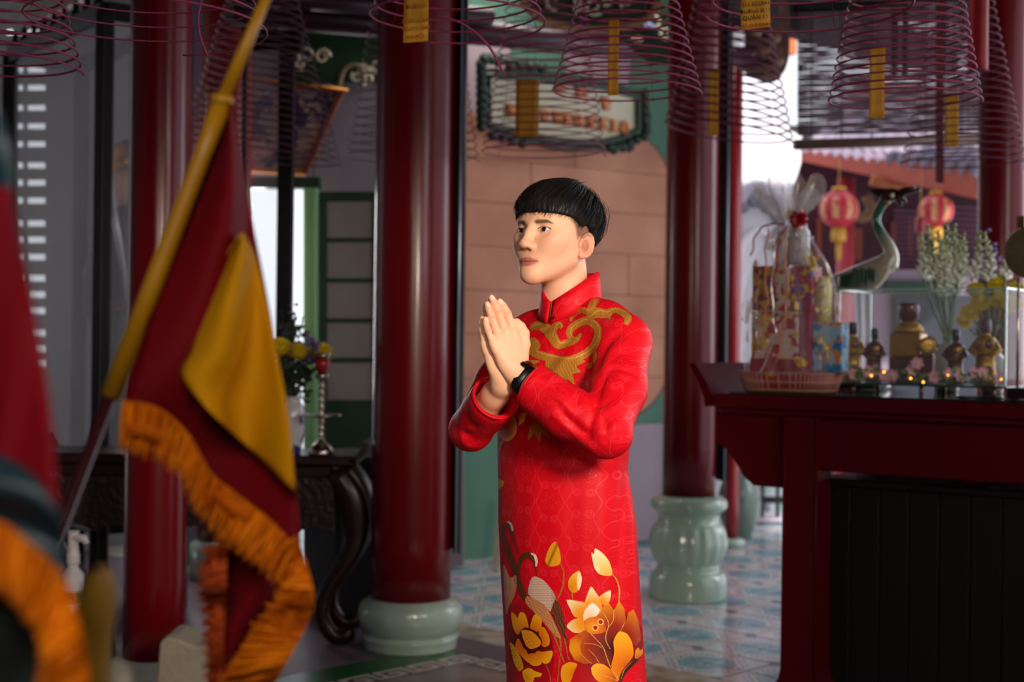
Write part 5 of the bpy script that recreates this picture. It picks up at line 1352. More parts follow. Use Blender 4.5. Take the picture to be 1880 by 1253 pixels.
# dark carved bracket and small white lamp by the thin pillar
bk = thing('carved_bracket', 'dark carved roof bracket with gilt specks above the courtyard gap', 'bracket', at(1400, 100, 7.1))
b = MB(); o_ = smooth_path([(1325, -40), (1330, 60), (1345, 105), (1375, 128), (1410, 146), (1435, 138), (1448, 108), (1450, 60), (1446, -40)], 40)
b.prism([at(x, y, 7.15) for x, y in o_][::-1], (0, .12, 0)); obj('corbel', b, mat('old_carved_wood', '3a1c1e', .55, noise_amt=.8, noise_scale=9, col2='6a4632', bump=.9, bump_scale=20), bk, fix=True)
for (x, y, r) in ((1385, 60, .05), (1402, 95, .06), (1425, 112, .055), (1420, 70, .05), (1378, 100, .04)):
    b = MB(); b.ball(at(x, y, 7.12), (r, .03, r * .8), 12, 8); obj('boss', b, mat('brown_gilt', '6b4a32', .5, noise_amt=.6, noise_scale=25), bk)
b = MB(); p = at(1390, -30, 7.2); b.box((p.x, p.y, (p.z + 3.7) / 2), (.35, .10, 3.7 - p.z), None, .01); obj('post', b, CEIL, bk)
wlp = thing('hanging_lamp', 'small white lamp by the top of the thin red pillar', 'lamp', at(1350, 90, 7.0)); c = at(1349, 90, 7.0)
hh_ = at(1349, 50, 7.0).z - c.z; b = MB(); b.lathe(c, curve_prof([(.02, 0), (.055, hh_ * .1), (.06, hh_ * .5), (.05, hh_ * .8), (.02, hh_)], 16), 20); obj('shade', b, mat('white_lamp_glass', 'e8e6ea', .3), wlp)
b = MB(); b.tube([c + Vector((0, 0, hh_)), Vector((c.x, c.y, 3.7))], .008, 6); obj('cord', b, BLACK, wlp)

# incense coils
INC = mat('incense_maroon', '9c3c60', .7, noise_amt=.5, noise_scale=30, col2='7a2444')
INC2 = mat('incense_plum', '5e2440', .7, noise_amt=.5, noise_scale=30, col2='421628')
def coil(cx, y0, y1, r0, r1, y, turns, label, m=INC, tilt=(0, 0), wire=.0029, a0=0.0, seg=44, tail=None):
    c = at(cx, y1, y); s = c.y / F_PX; z0, z1 = at(cx, y0, y).z, c.z
    t = thing('incense_coil', label, 'incense coil', (c.x, c.y, z1), 'hanging incense coils')
    n = int(turns * seg); pts = []
    for k in range(n + 1):
        f = k / n; a = a0 + f * turns * 2 * PI; r = lerp(r0, r1, f) * s; z = lerp(z0, z1, f ** .92)
        pts.append((c.x + r * math.cos(a), c.y + r * math.sin(a), z + tilt[0] * r * math.cos(a) + tilt[1] * r * math.sin(a)))
    b = MB(); b.tube(pts, wire, 5); obj('coil', b, m, t)
    b = MB()
    if z0 < 3.68:
        top = Vector((c.x, c.y, 3.70)); 
        for q in range(3):
            a = a0 + q * 2 * PI / 3; b.tube([top - Vector((0, 0, .1)), (c.x + r0 * s * math.cos(a), c.y + r0 * s * math.sin(a), z0)], .0008, 4)
        b.tube([top, top - Vector((0, 0, .1))], .002, 4)
    for q in range(3):
        a = a0 + q * 2 * PI / 3 + .3; b.tube([(c.x + lerp(r0, r1, f) * s * math.cos(a), c.y + lerp(r0, r1, f) * s * math.sin(a), lerp(z0, z1, f ** .92) + tilt[0] * lerp(r0, r1, f) * s * math.cos(a) + tilt[1] * lerp(r0, r1, f) * s * math.sin(a)) for f in np.linspace(0, .97, 12)], .0007, 4)
    obj('thread', b, mat('dark_thread', '38101c', .8), t)
    if tail:
        b = MB(); b.tube([at(x, yy, y) for x, yy in smooth_path(tail, 16)], wire * 1.1, 6); obj('loose_end', b, m, t)
    return t
coil(-5, -230, 128, 60, 152, 2.9, 17, 'incense coil beside the grey wall with slots imitating a reflection', a0=.3)
coil(268, -190, 56, 120, 222, 2.35, 9, 'wide low incense coil in front of the red pillar and the dark glass case', a0=1.5, wire=.0021, tail=[(372, -10), (364, 30), (366, 62), (374, 86), (381, 102)])
coil(480, -20, 292, 62, 150, 5.3, 22, 'dim incense coil hanging before the painted board', INC2, tilt=(-.10, 0), wire=.003)
coil(838, -190, 46, 70, 166, 3.0, 11, 'incense coil around the yellow tag on the thick pillar', a0=2.2, tail=[(800, 28), (850, 44), (895, 82), (925, 134)])
coil(757, -110, 296, 60, 124, 5.65, 24, 'incense coil half hidden behind the thick red pillar', INC2, wire=.003)
coil(998, -40, 286, 66, 114, 4.95, 22, 'incense coil in front of the cream name board', wire=.0029)
coil(1150, -110, 176, 66, 138, 3.4, 17, 'incense coil over the head of the praying man', a0=.8)
coil(1338, -60, 250, 56, 118, 5.2, 19, 'tilted incense coil before the bright white wall', INC2, tilt=(-.16, 0), wire=.0045)
coil(1487, -190, 22, 90, 190, 2.7, 8, 'wide incense coil around the yellow tag with black lettering', a0=2.9)
coil(1660, -120, 190, 84, 137, 3.3, 19, 'incense coil in front of the bamboo blind', a0=.2)
coil(1768, -60, 306, 40, 112, 4.6, 24, 'dark incense coil in front of the red pillar behind the tall flowers', INC2)

PAPER = mat('yellow_paper', 'c58a0c', .6, noise_amt=.3, noise_scale=18, col2='b07606')
def paper(x0, x1, y0, y1, y, label, skew=0, yaw=0.0):
    a, c = at(x0, y1, y), at(x1, y1 - skew, y); ztop = at((x0 + x1) / 2, y0, y).z
    t = thing('prayer_tag', label, 'paper tag', (a + c) / 2, 'yellow prayer tags')
    P = []
    for k in range(7):
        f = k / 6; bend = .006 * math.sin(f * 3)
        P.append([Vector((lerp(a.x, c.x, j / 4), a.y + bend + .003 * math.sin(j), lerp(lerp(a.z, c.z, j / 4), ztop, f))) for j in range(5)])
    b = MB(); b.grid(P); obj('paper', b, PAPER, t, solid=.0006)
    b = MB(); xm = (a.x + c.x) / 2; b.tube([(xm, a.y, ztop), (xm, a.y, 3.70)], .0008, 4); obj('thread', b, mat('dark_thread', '38101c'), t)
    return t
t1 = paper(740, 786, -62, 79, 3.0, 'yellow tag with faded red lettering, against the thick red pillar', 4)
t2 = paper(1360, 1414, -62, 55, 2.72, 'yellow tag with black and red lettering inside the wide coil', 6)
paper(946, 989, 146, 251, 4.93, 'broad plain yellow tag hanging over the cream name board')
paper(1116, 1135, 36, 175, 3.42, 'narrow orange-yellow tag over the head of the praying man')
paper(1300, 1318, 125, 249, 5.22, 'narrow yellow tag against the slim red pillar')
paper(1596, 1624, 86, 217, 3.32, 'plain yellow tag in front of the bamboo blind')
paper(1735, 1760, 176, 270, 4.55, 'yellow tag beside the hanging red ribbon')
INKB, INKR, INKF = mat('black_ink', '2a1a06', .7), mat('red_ink', 'a03008', .7), mat('faded_red_ink', 'a85a08', .7)
def tagline(t, s, px, py, y, hpx_, m, rz=.10):
    p = at(px, py, y - .004); h = hpx_ * y / 2100 * 1.25
    text('lettering', s, m, t, p, h, Matrix.Rotation(-rz * 0 , 3, 'Y') @ Matrix.Rotation(PI / 2, 3, 'X') @ Matrix.Rotation(rz, 3, 'Z'))
for s, py, m in (('31', -10, INKB), ('11.1 SƯ LINH', 7, INKB), ('ĐƯỜNG SE 11', 20, INKB), ('QUẬN 11', 32, INKB), ('HỒ CHÍ MINH', 46, INKR)):
    tagline(t2, s, 1387, py, 2.72, 9 if len(s) < 9 else 7, m)
for s, py, m in (('QUỐC ĐẠI', -6, INKB), ('ĐƯỜNG', 12, INKF), ('DƯƠNG BÁ', 38, INKF), ('TRUNG TÂM', 52, INKF), ('HÀ NỘI', 67, INKR)):
    tagline(t1, s, 763, py, 3.0, 7.5, m, .08)

# red banner and red ribbon
b = MB(); P = []
for k in range(9):
    f = k / 8; P.append([at(lerp(1779, 1816, j / 6), lerp(-70, 134 - 6 * math.sin(j / 6 * PI * .5), f) - (3 * (1 - j / 6) if k == 8 else 0), 4.3) + Vector((0, .012 * math.sin(j * 1.1 + f), 0)) for j in range(7)])
b.grid(P[::-1]); rbn = thing('hanging_banner', 'plain red cloth banner hanging before the right-hand pillar', 'banner', at(1797, 134, 4.3)); obj('cloth', b, mat('scarlet_cloth', '8a0614', .6), rbn, solid=.002)
p = at(1797, -70, 4.3); b = MB(); b.tube([p, Vector((p.x, p.y, 3.70))], .003, 5); obj('string', b, mat('dark_thread', '38101c'), rbn)
rb2 = thing('hanging_ribbon', 'dark red ribbon hanging beside the yellow tag', 'ribbon', at(1725, 335, 6.2))
b = MB(); b.prism([at(1718, 335, 6.2), at(1733, 337, 6.2), at(1733, -40, 6.2), at(1718, -40, 6.2)], (0, .006, 0)); obj('cloth', b, mat('deep_red_cloth', '560816', .7), rb2)
p = at(1725, -40, 6.2); b = MB(); b.tube([p, Vector((p.x, p.y, 3.70))], .003, 5); obj('string', b, mat('dark_thread', '38101c'), rb2)
# ------------------------------------------------------------------ the man
class Field:
    def __init__(s, lo, hi, h):
        s.lo = np.array(lo, float); s.h = h; s.n = np.ceil((np.array(hi) - s.lo) / h).astype(int) + 1
        s.ax = [(s.lo[i] + h * np.arange(s.n[i])).astype(np.float32) for i in range(3)]
        s.d = np.full(s.n, 1.0, np.float32)
    def like(s):
        t = Field(s.lo, s.lo, s.h); t.n = s.n; t.ax = s.ax; t.d = np.full(s.n, 1.0, np.float32); return t
    def _sub(s, lo, hi):
        i0 = [max(0, int((lo[i] - s.lo[i]) / s.h)) for i in range(3)]; i1 = [min(s.n[i], int((hi[i] - s.lo[i]) / s.h) + 2) for i in range(3)]
        sl = tuple(slice(a, max(a, b)) for a, b in zip(i0, i1))
        return sl, s.ax[0][sl[0]][:, None, None], s.ax[1][sl[1]][None, :, None], s.ax[2][sl[2]][None, None, :]
    def comb(s, sl, q, k, sub=False):
        a = s.d[sl]
        if sub: a = -a
        if k > 0:
            h = np.maximum(k - np.abs(a - q), 0) / k; r = np.minimum(a, q) - h * h * k * .25
        else: r = np.minimum(a, q)
        s.d[sl] = -r if sub else r
    def cone(s, a, b, ra, rb, k=.01, sub=False):
        a, b = np.array(a, float), np.array(b, float); m = max(ra, rb) + k * 1.2 + 3 * s.h
        sl, x, y, z = s._sub(np.minimum(a, b) - m, np.maximum(a, b) + m); ab = b - a; L = float(ab @ ab) + 1e-12
        t = np.clip(((x - a[0]) * ab[0] + (y - a[1]) * ab[1] + (z - a[2]) * ab[2]) / L, 0, 1)
        d = np.sqrt((x - a[0] - t * ab[0]) ** 2 + (y - a[1] - t * ab[1]) ** 2 + (z - a[2] - t * ab[2]) ** 2) - (ra + (rb - ra) * t)
        s.comb(sl, d, k, sub)
    def chain(s, pts, k=.01, sub=False):
        for p, q in zip(pts[:-1], pts[1:]): s.cone(p[:3], q[:3], p[3], q[3], k, sub)
    def ell(s, c, r, k=.01, R=None, sub=False):
        c = np.array(c, float); r = np.array(r, float) if hasattr(r, '__len__') else np.array([r] * 3); m = max(r) + k * 1.2 + 3 * s.h
        sl, x, y, z = s._sub(c - m, c + m); x, y, z = x - c[0], y - c[1], z - c[2]
        if R is not None:
            R = np.array(R); x, y, z = (R[0, 0] * x + R[1, 0] * y + R[2, 0] * z, R[0, 1] * x + R[1, 1] * y + R[2, 1] * z, R[0, 2] * x + R[1, 2] * y + R[2, 2] * z)
        k0 = np.sqrt((x / r[0]) ** 2 + (y / r[1]) ** 2 + (z / r[2]) ** 2); k1 = np.sqrt((x / r[0] ** 2) ** 2 + (y / r[1] ** 2) ** 2 + (z / r[2] ** 2) ** 2)
        s.comb(sl, k0 * (k0 - 1) / np.maximum(k1, 1e-6), k, sub)
    def column(s, zs, cx, cy, a, b, ax, k=.03):
        """elliptical column; a along unit vector ax, b across; arrays over zs (ascending)"""
        z = s.ax[2]; sl = np.where((z >= zs[0]) & (z <= zs[-1]))[0]
        sl = slice(sl[0], sl[-1] + 1); z = z[sl]
        f = lambda v: np.interp(z, zs, v).astype(np.float32)[None, None, :]
        x = s.ax[0][:, None, None] - f(cx); y = s.ax[1][None, :, None] - f(cy)
        A, B = f(a), f(b); u = (x * ax[0] + y * ax[1]); w_ = (-x * ax[1] + y * ax[0])
        q = np.sqrt((u / A) ** 2 + (w_ / B) ** 2); q1 = np.sqrt((u / A ** 2) ** 2 + (w_ / B ** 2) ** 2)
        d = q * (q - 1) / np.maximum(q1, 1e-5)
        s.comb((slice(None), slice(None), sl), d.astype(np.float32), k)
    def mesh(s):
        d = s.d; n = s.n; inside = d < 0
        c = np.zeros(n - 1, np.int8)
        for i in (0, 1):
            for j in (0, 1):
                for k in (0, 1): c += inside[i:n[0] - 1 + i, j:n[1] - 1 + j, k:n[2] - 1 + k]
        idx = np.argwhere((c > 0) & (c < 8)); vid = np.full(n - 1, -1, np.int32); vid[tuple(idx.T)] = np.arange(len(idx))
        acc = np.zeros((len(idx), 3)); cnt = np.zeros(len(idx))
        cor = [(i, j, k) for i in (0, 1) for j in (0, 1) for k in (0, 1)]
        val = {q: d[idx[:, 0] + q[0], idx[:, 1] + q[1], idx[:, 2] + q[2]] for q in cor}
        for q in cor:
            for a in range(3):
                if q[a]: continue
                r = list(q); r[a] = 1; r = tuple(r); v0, v1 = val[q], val[r]; m = (v0 < 0) != (v1 < 0)
                t = v0[m] / (v0[m] - v1[m]); p = np.tile(np.array(q, float), (m.sum(), 1)); p[:, a] = t; acc[m] += p; cnt[m] += 1
        V = s.lo + (idx + acc / cnt[:, None]) * s.h
        F = []
        for a in range(3):
            b_, c_ = (a + 1) % 3, (a + 2) % 3
            lo = [slice(None)] * 3; hi = [slice(None)] * 3; lo[a] = slice(0, -1); hi[a] = slice(1, None)
            m = inside[tuple(lo)] != inside[tuple(hi)]; e = np.argwhere(m)
            e = e[(e[:, b_] > 0) & (e[:, c_] > 0) & (e[:, b_] < n[b_] - 1) & (e[:, c_] < n[c_] - 1)]
            sg = inside[tuple(e.T)]
            def at_(db, dc):
                q = e.copy(); q[:, b_] -= db; q[:, c_] -= dc; return vid[tuple(q.T)]
            f = np.stack([at_(1, 1), at_(0, 1), at_(0, 0), at_(1, 0)], 1); f[~sg] = f[~sg][:, ::-1]; F.append(f)
        return V, np.concatenate(F)

def nsmooth(V, F, it=2, lam=.5):
    E = np.concatenate([F[:, [0, 1]], F[:, [1, 2]], F[:, [2, 3]], F[:, [3, 0]]]); E = np.concatenate([E, E[:, ::-1]])
    deg = np.bincount(E[:, 0], minlength=len(V)).astype(float)
    for _ in range(it):
        S_ = np.stack([np.bincount(E[:, 0], V[E[:, 1], a], len(V)) for a in range(3)], 1) / np.maximum(deg, 1)[:, None]
        V = V + lam * (S_ - V)
    return V
def vnormals(V, F):
    n = np.cross(V[F[:, 2]] - V[F[:, 0]], V[F[:, 3]] - V[F[:, 1]]); N = np.zeros_like(V)
    for i in range(4):
        for a in range(3): N[:, a] += np.bincount(F[:, i], n[:, a], len(V))
    return N / np.maximum(np.linalg.norm(N, axis=1), 1e-12)[:, None]
def nobj(name, parts, m, parent=None, origin=None, cols=None, **kw):
    V = np.concatenate([p[0] for p in parts]); o = 0; F = []
    for p in parts: F.append(p[1] + o); o += len(p[0])
    F = np.concatenate(F)
    org = ORG[parent.name] if parent is not None else Vector(origin)
    me = bpy.data.meshes.new(name); me.vertices.add(len(V)); me.vertices.foreach_set('co', (V - np.array(org)).astype(np.float32).ravel())
    me.loops.add(F.size); me.loops.foreach_set('vertex_index', F.astype(np.int32).ravel())
    me.polygons.add(len(F)); me.polygons.foreach_set('loop_start', np.arange(0, F.size, 4, dtype=np.int32)); me.polygons.foreach_set('loop_total', np.full(len(F), 4, np.int32))
    me.update(calc_edges=True); me.polygons.foreach_set('use_smooth', np.ones(len(F), bool))
    if cols is not None:
        ca = me.color_attributes.new('col', 'FLOAT_COLOR', 'POINT'); ca.data.foreach_set('color', np.concatenate([cols, np.ones((len(cols), 1))], 1).astype(np.float32).ravel())
    o = link(name, me, m, parent, org); return tag(o, **kw)

MD = 2.56
def Pm(px, py, off=0.0): return np.array(at(px, py, MD + off / K))
px2m = MD / 2100.0
YH, YT = math.radians(40), math.radians(42)
Ft = np.array((-math.sin(YT), -math.cos(YT), 0)); Lt = np.array((math.cos(YT), -math.sin(YT), 0))

# ---- head in its own axes: x his left, y forward, z up, origin between the ears at eye height
pit = math.radians(6)
F0 = np.array((-math.sin(YH), -math.cos(YH), 0)); HL = np.array((math.cos(YH), -math.sin(YH), 0)); Zw = np.array((0, 0, 1.0))
HF = F0 * math.cos(pit) + Zw * math.sin(pit); HU = Zw * math.cos(pit) - F0 * math.sin(pit)
HO = Pm(1019, 430, 0)
def hw(p): p = np.asarray(p, float); return HO + p[..., 0:1] * HL + p[..., 1:2] * HF + p[..., 2:3] * HU
H = Field((-.098, -.125, -.25), (.098, .128, .122), .0014)
H.ell((0, -.012, .026), (.075, .096, .080), 0)
H.ell((0, .026, .020), (.066, .060, .062), .02)
H.ell((0, .026, -.024), (.064, .062, .066), .02)
H.ell((0, .036, -.064), (.046, .049, .050), .02)
H.cone((0, -.040, -.070), (0, -.072, -.26), .052, .057, .03)
for s in (-1, 1):
    H.cone((s * .047, .004, -.054), (s * .011, .070, -.100), .019, .0155, .028)
    H.ell((s * .043, .052, -.026), (.023, .026, .020), .022)
    H.ell((s * .028, .058, -.044), (.024, .024, .026), .02)
    H.cone((s * .010, .080, .019), (s * .040, .066, .020), .010, .010, .014)
H.ell((0, .074, -.103), (.016, .014, .015), .018)
H.ell((0, .064, -.072), (.028, .022, .027), .02)
for s in (-1, 1):
    H.ell((s * .032, .090, -.004), (.020, .0115, .0125), .012, sub=True)
    H.ell((s * .0315, .0690, -.004), .0142, .004)
# nose
H.chain([(0, .0825, .010, .0065), (0, .091, -.012, .0078), (0, .102, -.036, .0100)], .010)
H.ell((0, .1035, -.0400), (.0125, .0115, .0100), .006)
for s in (-1, 1): H.ell((s * .0115, .0920, -.0435), (.0078, .0105, .0080), .006)
for s in (-1, 1): H.ell((s * .0068, .1000, -.0510), (.0034, .0052, .0030), .002, sub=True)
# lips
H.chain([(-.0255, .0730, -.0745, .0028), (-.011, .0858, -.0712, .0046), (0, .0878, -.0720, .0046), (.011, .0858, -.0712, .0046), (.0255, .0730, -.0745, .0028)], .004)
H.chain([(-.022, .0745, -.0775, .0034), (-.009, .0845, -.0812, .0062), (.009, .0845, -.0812, .0062), (.022, .0745, -.0775, .0034)], .004)
# eye openings
for s in (-1, 1):
    R = np.array(Matrix.Rotation(-s * .10, 3, 'Y')); H.ell((s * .0318, .0835, -.0045), (.0142, .016, .0046), .001, R=R, sub=True)
# ears
for s in (-1, 1):
    R = np.array(Matrix.Rotation(s * .42, 3, 'Z') @ Matrix.Rotation(.16, 3, 'X'))
    c = np.array((s * .0775, -.014, -.026)); H.ell(c, (.0055, .0172, .0275), .006, R=R)
    rim = []
    for t in np.linspace(-.6, 3.9, 12):
        rim.append(tuple(c + R @ np.array((s * .0035, -.0158 * math.sin(t - .3), .0258 * math.cos(t - .3)))) + (.0036,))
    H.chain(rim, .003)
    H.ell(c + R @ np.array((s * .0072, .004, -.004)), (.0085, .0105, .0160), .0015, R=R, sub=True)
    H.ell(c + R @ np.array((s * .002, .006, -.0245)), (.005, .0075, .0085), .006)
    H.ell(c + R @ np.array((s * .002, .0145, -.002)), (.0045, .004, .007), .004)
hV, hF = H.mesh(); hV = nsmooth(hV, hF, 2, .4)
x, y, z = hV.T; ax_ = np.abs(x)
def gss(v, s): return np.exp(-(v / s) ** 2)
skin = np.array(srgb('edb693')[:3]); C = np.tile(skin, (len(hV), 1))
def blend(C, col, f): f = np.clip(f, 0, 1)[:, None]; return C * (1 - f) + np.array(srgb(col)[:3]) * f
C = blend(C, 'd88d72', .35 * gss(ax_ - .044, .022) * gss(z + .035, .022) * (y > 0))
C = blend(C, 'd68a70', .35 * gss(x, .014) * gss(z + .042, .012) * (y > .08))
C = blend(C, 'd88c78', .45 * (ax_ > .070) * (np.abs(y + .014) < .03)); C = blend(C, '9a4e3c', .75 * (ax_ > .070) * gss(y + .012, .008) * gss(z + .030, .013))  # redder ears; hollow of the ear painted darker as shade
lipz = np.where(z > -.0757, (z + .0757) / .0088, (z + .0757) / -.0118); lipm = np.clip(1.35 - np.hypot(lipz, ax_ / .0265) * 1.15, 0, 1) * (y > .07)
C = blend(C, 'b85f58', np.clip(lipm * 2.2, 0, 1) * .85)
C = blend(C, '5a2420', gss(z + .0757 + .0006 * gss(ax_ - .01, .008), .0011) * (ax_ < .0265) * (y > .068) * .85)  # dark mouth line painted in place of shade between the lips
bz = .0112 + .0016 * np.clip((ax_ - .016) / .02, 0, 1) - .007 * np.clip((ax_ - .042) / .014, 0, 1)
bw = np.interp(ax_, [.013, .019, .038, .052], [.0036, .0048, .0040, .0014])
C = blend(C, '1d1411', np.clip((1.3 - np.abs(z - bz) / bw) * 1.3, 0, 1) * np.clip((ax_ - .011) / .005, 0, 1) * np.clip((.054 - ax_) / .006, 0, 1) * (y > .03) * .82)
er = np.hypot((ax_ - .0318) / .0150, (z + .0045) / .0058); up_ = (z > -.0045 + .0006)
C = blend(C, '1a100e', np.clip(1.0 - np.abs(er - 1.02) / .20, 0, 1) * up_ * (y > .06) * 1.0)
C = blend(C, '8c5a4c', .5 * np.clip(1.0 - np.abs(er - 1.05) / .16, 0, 1) * (~up_) * (y > .06))
C = blend(C, 'b87860', .4 * gss(z - .0060, .0020) * gss(ax_ - .032, .014) * (y > .06))
C = blend(C, '3a1a16', np.clip(1.4 - np.hypot((ax_ - .0068) / .0050, (z + .0515) / .0034), 0, 1) * (y > .09) * .7)  # nostrils painted dark as shade inside the openings
# short faded hair at temples, round the ears and nape
ZC = lambda yy: np.interp(yy, [-.13, -.085, -.066, -.050, -.034, -.014, .004, .016, .028, .05, .10], [-.094, -.090, -.055, -.028, .004, .020, .012, .018, .026, .030, .033])
fade = np.clip((z - ZC(y) + np.interp(y, [-.1, -.03, .004, .02, .05], [.028, .022, .036, .022, .004])) / .016, 0, 1) * (np.hypot(x, y + .01) > .055) * (y < .06)
grain = .93 + .07 * np.sin(z * 3100 + y * 900)
C = blend(C, '191210', fade * grain * .74)
C = blend(C, '120d0c', np.clip((z - ZC(y) - .004) / .006, 0, 1))
headW = hw(hV)

# ---- hands: x towards the thumb, y along the fingers, z towards the other palm
def hand(W, a, b, mirror):
    a = np.array(a, float); a /= np.linalg.norm(a); b = np.array(b, float); b -= a * (a @ b); b /= np.linalg.norm(b)
    n = np.cross(a, b); n = n if n[1] > 0 else -n; n = -n if mirror else n
    return (np.array(W), b, a, n)
aL = (-.33, -.04, .944); bL = (.80, .52, .30)
WL_ = Pm(951, 694, -.215)
frL = hand(WL_, aL, bL, False)
nL = frL[3]
WR_ = Pm(911, 704, -.17); aR = Pm(898, 556, -.19) - WR_
# keep the right hand flat against the left palm
aR -= nL * (aR @ nL)
frR = hand(WR_, aR, np.array(bL) - 0.0, True)
off = (WR_ - WL_) @ nL; frR = (WR_ + nL * (.0285 - off), frR[1], frR[2], -nL)
bR = frR[1] - nL * (frR[1] @ nL); frR = (frR[0], bR / np.linalg.norm(bR), frR[2], -nL)
def hpt(fr, p): return fr[0] + p[0] * fr[1] + p[1] * fr[2] + p[2] * fr[3]
FING = [((.0255, .091), (.0262, .134), (.0232, .152), (.0195, .167), .0088), ((.006, .096), (.0068, .143), (.0052, .163), (.0030, .180), .0090),
        ((-.0130, .092), (-.0125, .136), (-.0122, .155), (-.0118, .170), .0084), ((-.0305, .083), (-.0310, .114), (-.0298, .129), (-.0272, .142), .0073)]
def build_hand(fr, elbow, h=.0016, tz=.002):
    pts = [hpt(fr, (sx * .075, yy, sz * .045)) for sx in (-1, 1) for yy in (-.07, .195) for sz in (-1, 1)]
    e0_ = np.array(elbow, float) - fr[0]; pts += [fr[0] + e0_ / np.linalg.norm(e0_) * .13 + q_ for q_ in (np.full(3, .045), np.full(3, -.045))]
    G = Field(np.min(pts, 0), np.max(pts, 0), h)
    q = lambda p, r: tuple(hpt(fr, p)) + (r,)
    for (k0, k1, k2, k3, r) in FING:
        G.chain([q((k0[0] * .45, .012, 0), .0125), q((k0[0], k0[1], .000), r * 1.22)], .014)
    G.ell(hpt(fr, (.000, .045, .002)), (.034, .044, .0125), .012, R=np.stack([fr[1], fr[2], fr[3]], 1))
    G.chain([q((.012, .012, .004), .015), q((.031, .046, .006), .0128)], .014)
    P = G.like()
    for (k0, k1, k2, k3, r) in FING:
        T = G.like()
        mid = ((k0[0] + k1[0]) / 2, (k0[1] + k1[1]) / 2)
        T.chain([q((k0[0], k0[1] - .012, .0005), r * 1.12), q((*mid, .0015), r * .98), q((*k1, .002), r * 1.03), q((lerp(k1[0], k2[0], .5), lerp(k1[1], k2[1], .5), .0025), r * .92), q((*k2, .003), r * .92), q((k3[0], k3[1] - .004, .0038), r * .74)], .0025)
        P.d = np.minimum(P.d, T.d)
    kk = .006; hh = np.maximum(kk - np.abs(G.d - P.d), 0) / kk; G.d = np.minimum(G.d, P.d) - hh * hh * kk * .25
    T = G.like()
    T.chain([q((.028, .040, .006), .0130), q((.0430, .060, tz), .0115), q((.0510, .083, tz), .0105), q((.0480, .098, tz), .0096), q((.0415, .111, tz - .001), .0076)], .004)
    kk = .008; hh = np.maximum(kk - np.abs(G.d - T.d), 0) / kk; G.d = np.minimum(G.d, T.d) - hh * hh * kk * .25
    e = np.array(elbow, float); d = e - fr[0]; d /= np.linalg.norm(d)
    G.chain([q((0, .018, 0), .021), tuple(fr[0] + d * .012) + (.0235,), tuple(fr[0] + d * .06) + (.0275,), tuple(fr[0] + d * .11) + (.033,)], .014)
    # nails: tiny grooves near the tips on the back of the hand
    V, F = G.mesh(); V = nsmooth(V, F, 2, .45)
    lx, ly, lz = ((V - fr[0]) @ fr[1], (V - fr[0]) @ fr[2], (V - fr[0]) @ fr[3])
    C = np.tile(skin * 1.02, (len(V), 1)); C = blend(C, 'd98f76', .35 * np.clip((ly - .10) / .06, 0, 1))
    for (k0, k1, k2, k3, r) in FING:
        C = blend(C, 'f2cabd', np.clip(1.6 - 1.25 * np.hypot((lx - k3[0]) / (r * .62), (ly - k3[1] + .0045) / .0068), 0, 1) * (lz < .001) * .95)
        C = blend(C, 'c07a64', .35 * gss(np.hypot((lx - k1[0]) / 1.2, (ly - k1[1]) * 2.2), .007) * (lz < 0))
        for kx in (k1, k2): C = blend(C, 'b9745e', .22 * gss(ly - kx[1], .0012) * gss(lx - kx[0], r * .8))
    return V, F, C
eL, eR = Pm(1112, 794, -.29), Pm(864, 788, -.02)
hL = build_hand(frL, eL); hR = build_hand(frR, eR)

# ---- body under the clothes (coarse), forearms, legs
BO = Pm(1040, 700, 0.0); ctr = np.array((BO[0], BO[1]))
def zc(py): return Pm(1040, py)[2]
def cxp(px, py): return Pm(px, py)[0]
prof_py = [1735, 1500, 1253, 1150, 1050, 960, 900, 860, 790, 720, 660, 622, 598, 582]
cpx = [1068, 1064, 1058, 1051, 1045, 1040, 1036, 1032, 1034, 1040, 1045, 1046, 1047, 1048]
hwp = [150, 140, 128.5, 127, 127, 126, 122, 119, 122, 127, 130, 122, 92, 58]
zs = np.array([zc(p) for p in prof_py]); cxs = np.array([cxp(c, p) for c, p in zip(cpx, prof_py)]); hwm = np.array(hwp) * px2m
ratio = np.array([.85, .82, .78, .77, .76, .75, .74, .72, .70, .66, .64, .60, .60, .8])
cA, sA = math.cos(YT), math.sin(YT)
aa = hwm / np.sqrt(cA ** 2 + (ratio * sA) ** 2); bb_ = aa * ratio
cys = np.full(len(zs), BO[1] + .02)
SL, SR = Pm(1143, 630, -.115), Pm(960, 634, .125)
NB = Pm(1047, 590, .02); NBL = Pm(1080, 582, .0); NBR = Pm(1008, 600, .06)
T = Field((-.22, BO[1] - .45, .0), (.42, BO[1] + .36, 1.56), .008)
T.column(zs[2:], cxs[2:], cys[2:], aa[2:] - .022, bb_[2:] - .022, Lt, .03)
T.cone(NB, SL, .045, .042, .03); T.cone(NB, SR, .045, .042, .03)
T.chain([(*SL, .042), (*eL, .034)], .02); T.chain([(*SR, .042), (*eR, .034)], .02)
T.chain([(*eL, .034), (*(WL_ + (eL - WL_) * .55), .028)], .01); T.chain([(*eR, .034), (*(frR[0] + (eR - frR[0]) * .55), .028)], .01)
hipL, hipR = np.array((cxs[2], BO[1] + .02, .86)) + Lt * .062, np.array((cxs[2], BO[1] + .02, .86)) - Lt * .062
ankL, ankR = hipL * [1, 1, 0] + Lt * .02 + [0, 0, .09], hipR * [1, 1, 0] - Lt * .02 + [0, 0, .09]
for hp, ak in ((hipL, ankL), (hipR, ankR)):
    kn = (hp + ak) / 2 + Ft * .02; T.chain([(*hp, .075), (*kn, .055), (*ak, .038)], .02); T.chain([(*(ak - [0, 0, .045]), .036), (*(ak + Ft * .14 - [0, 0, .058]), .026)], .02)
tV, tF = T.mesh()
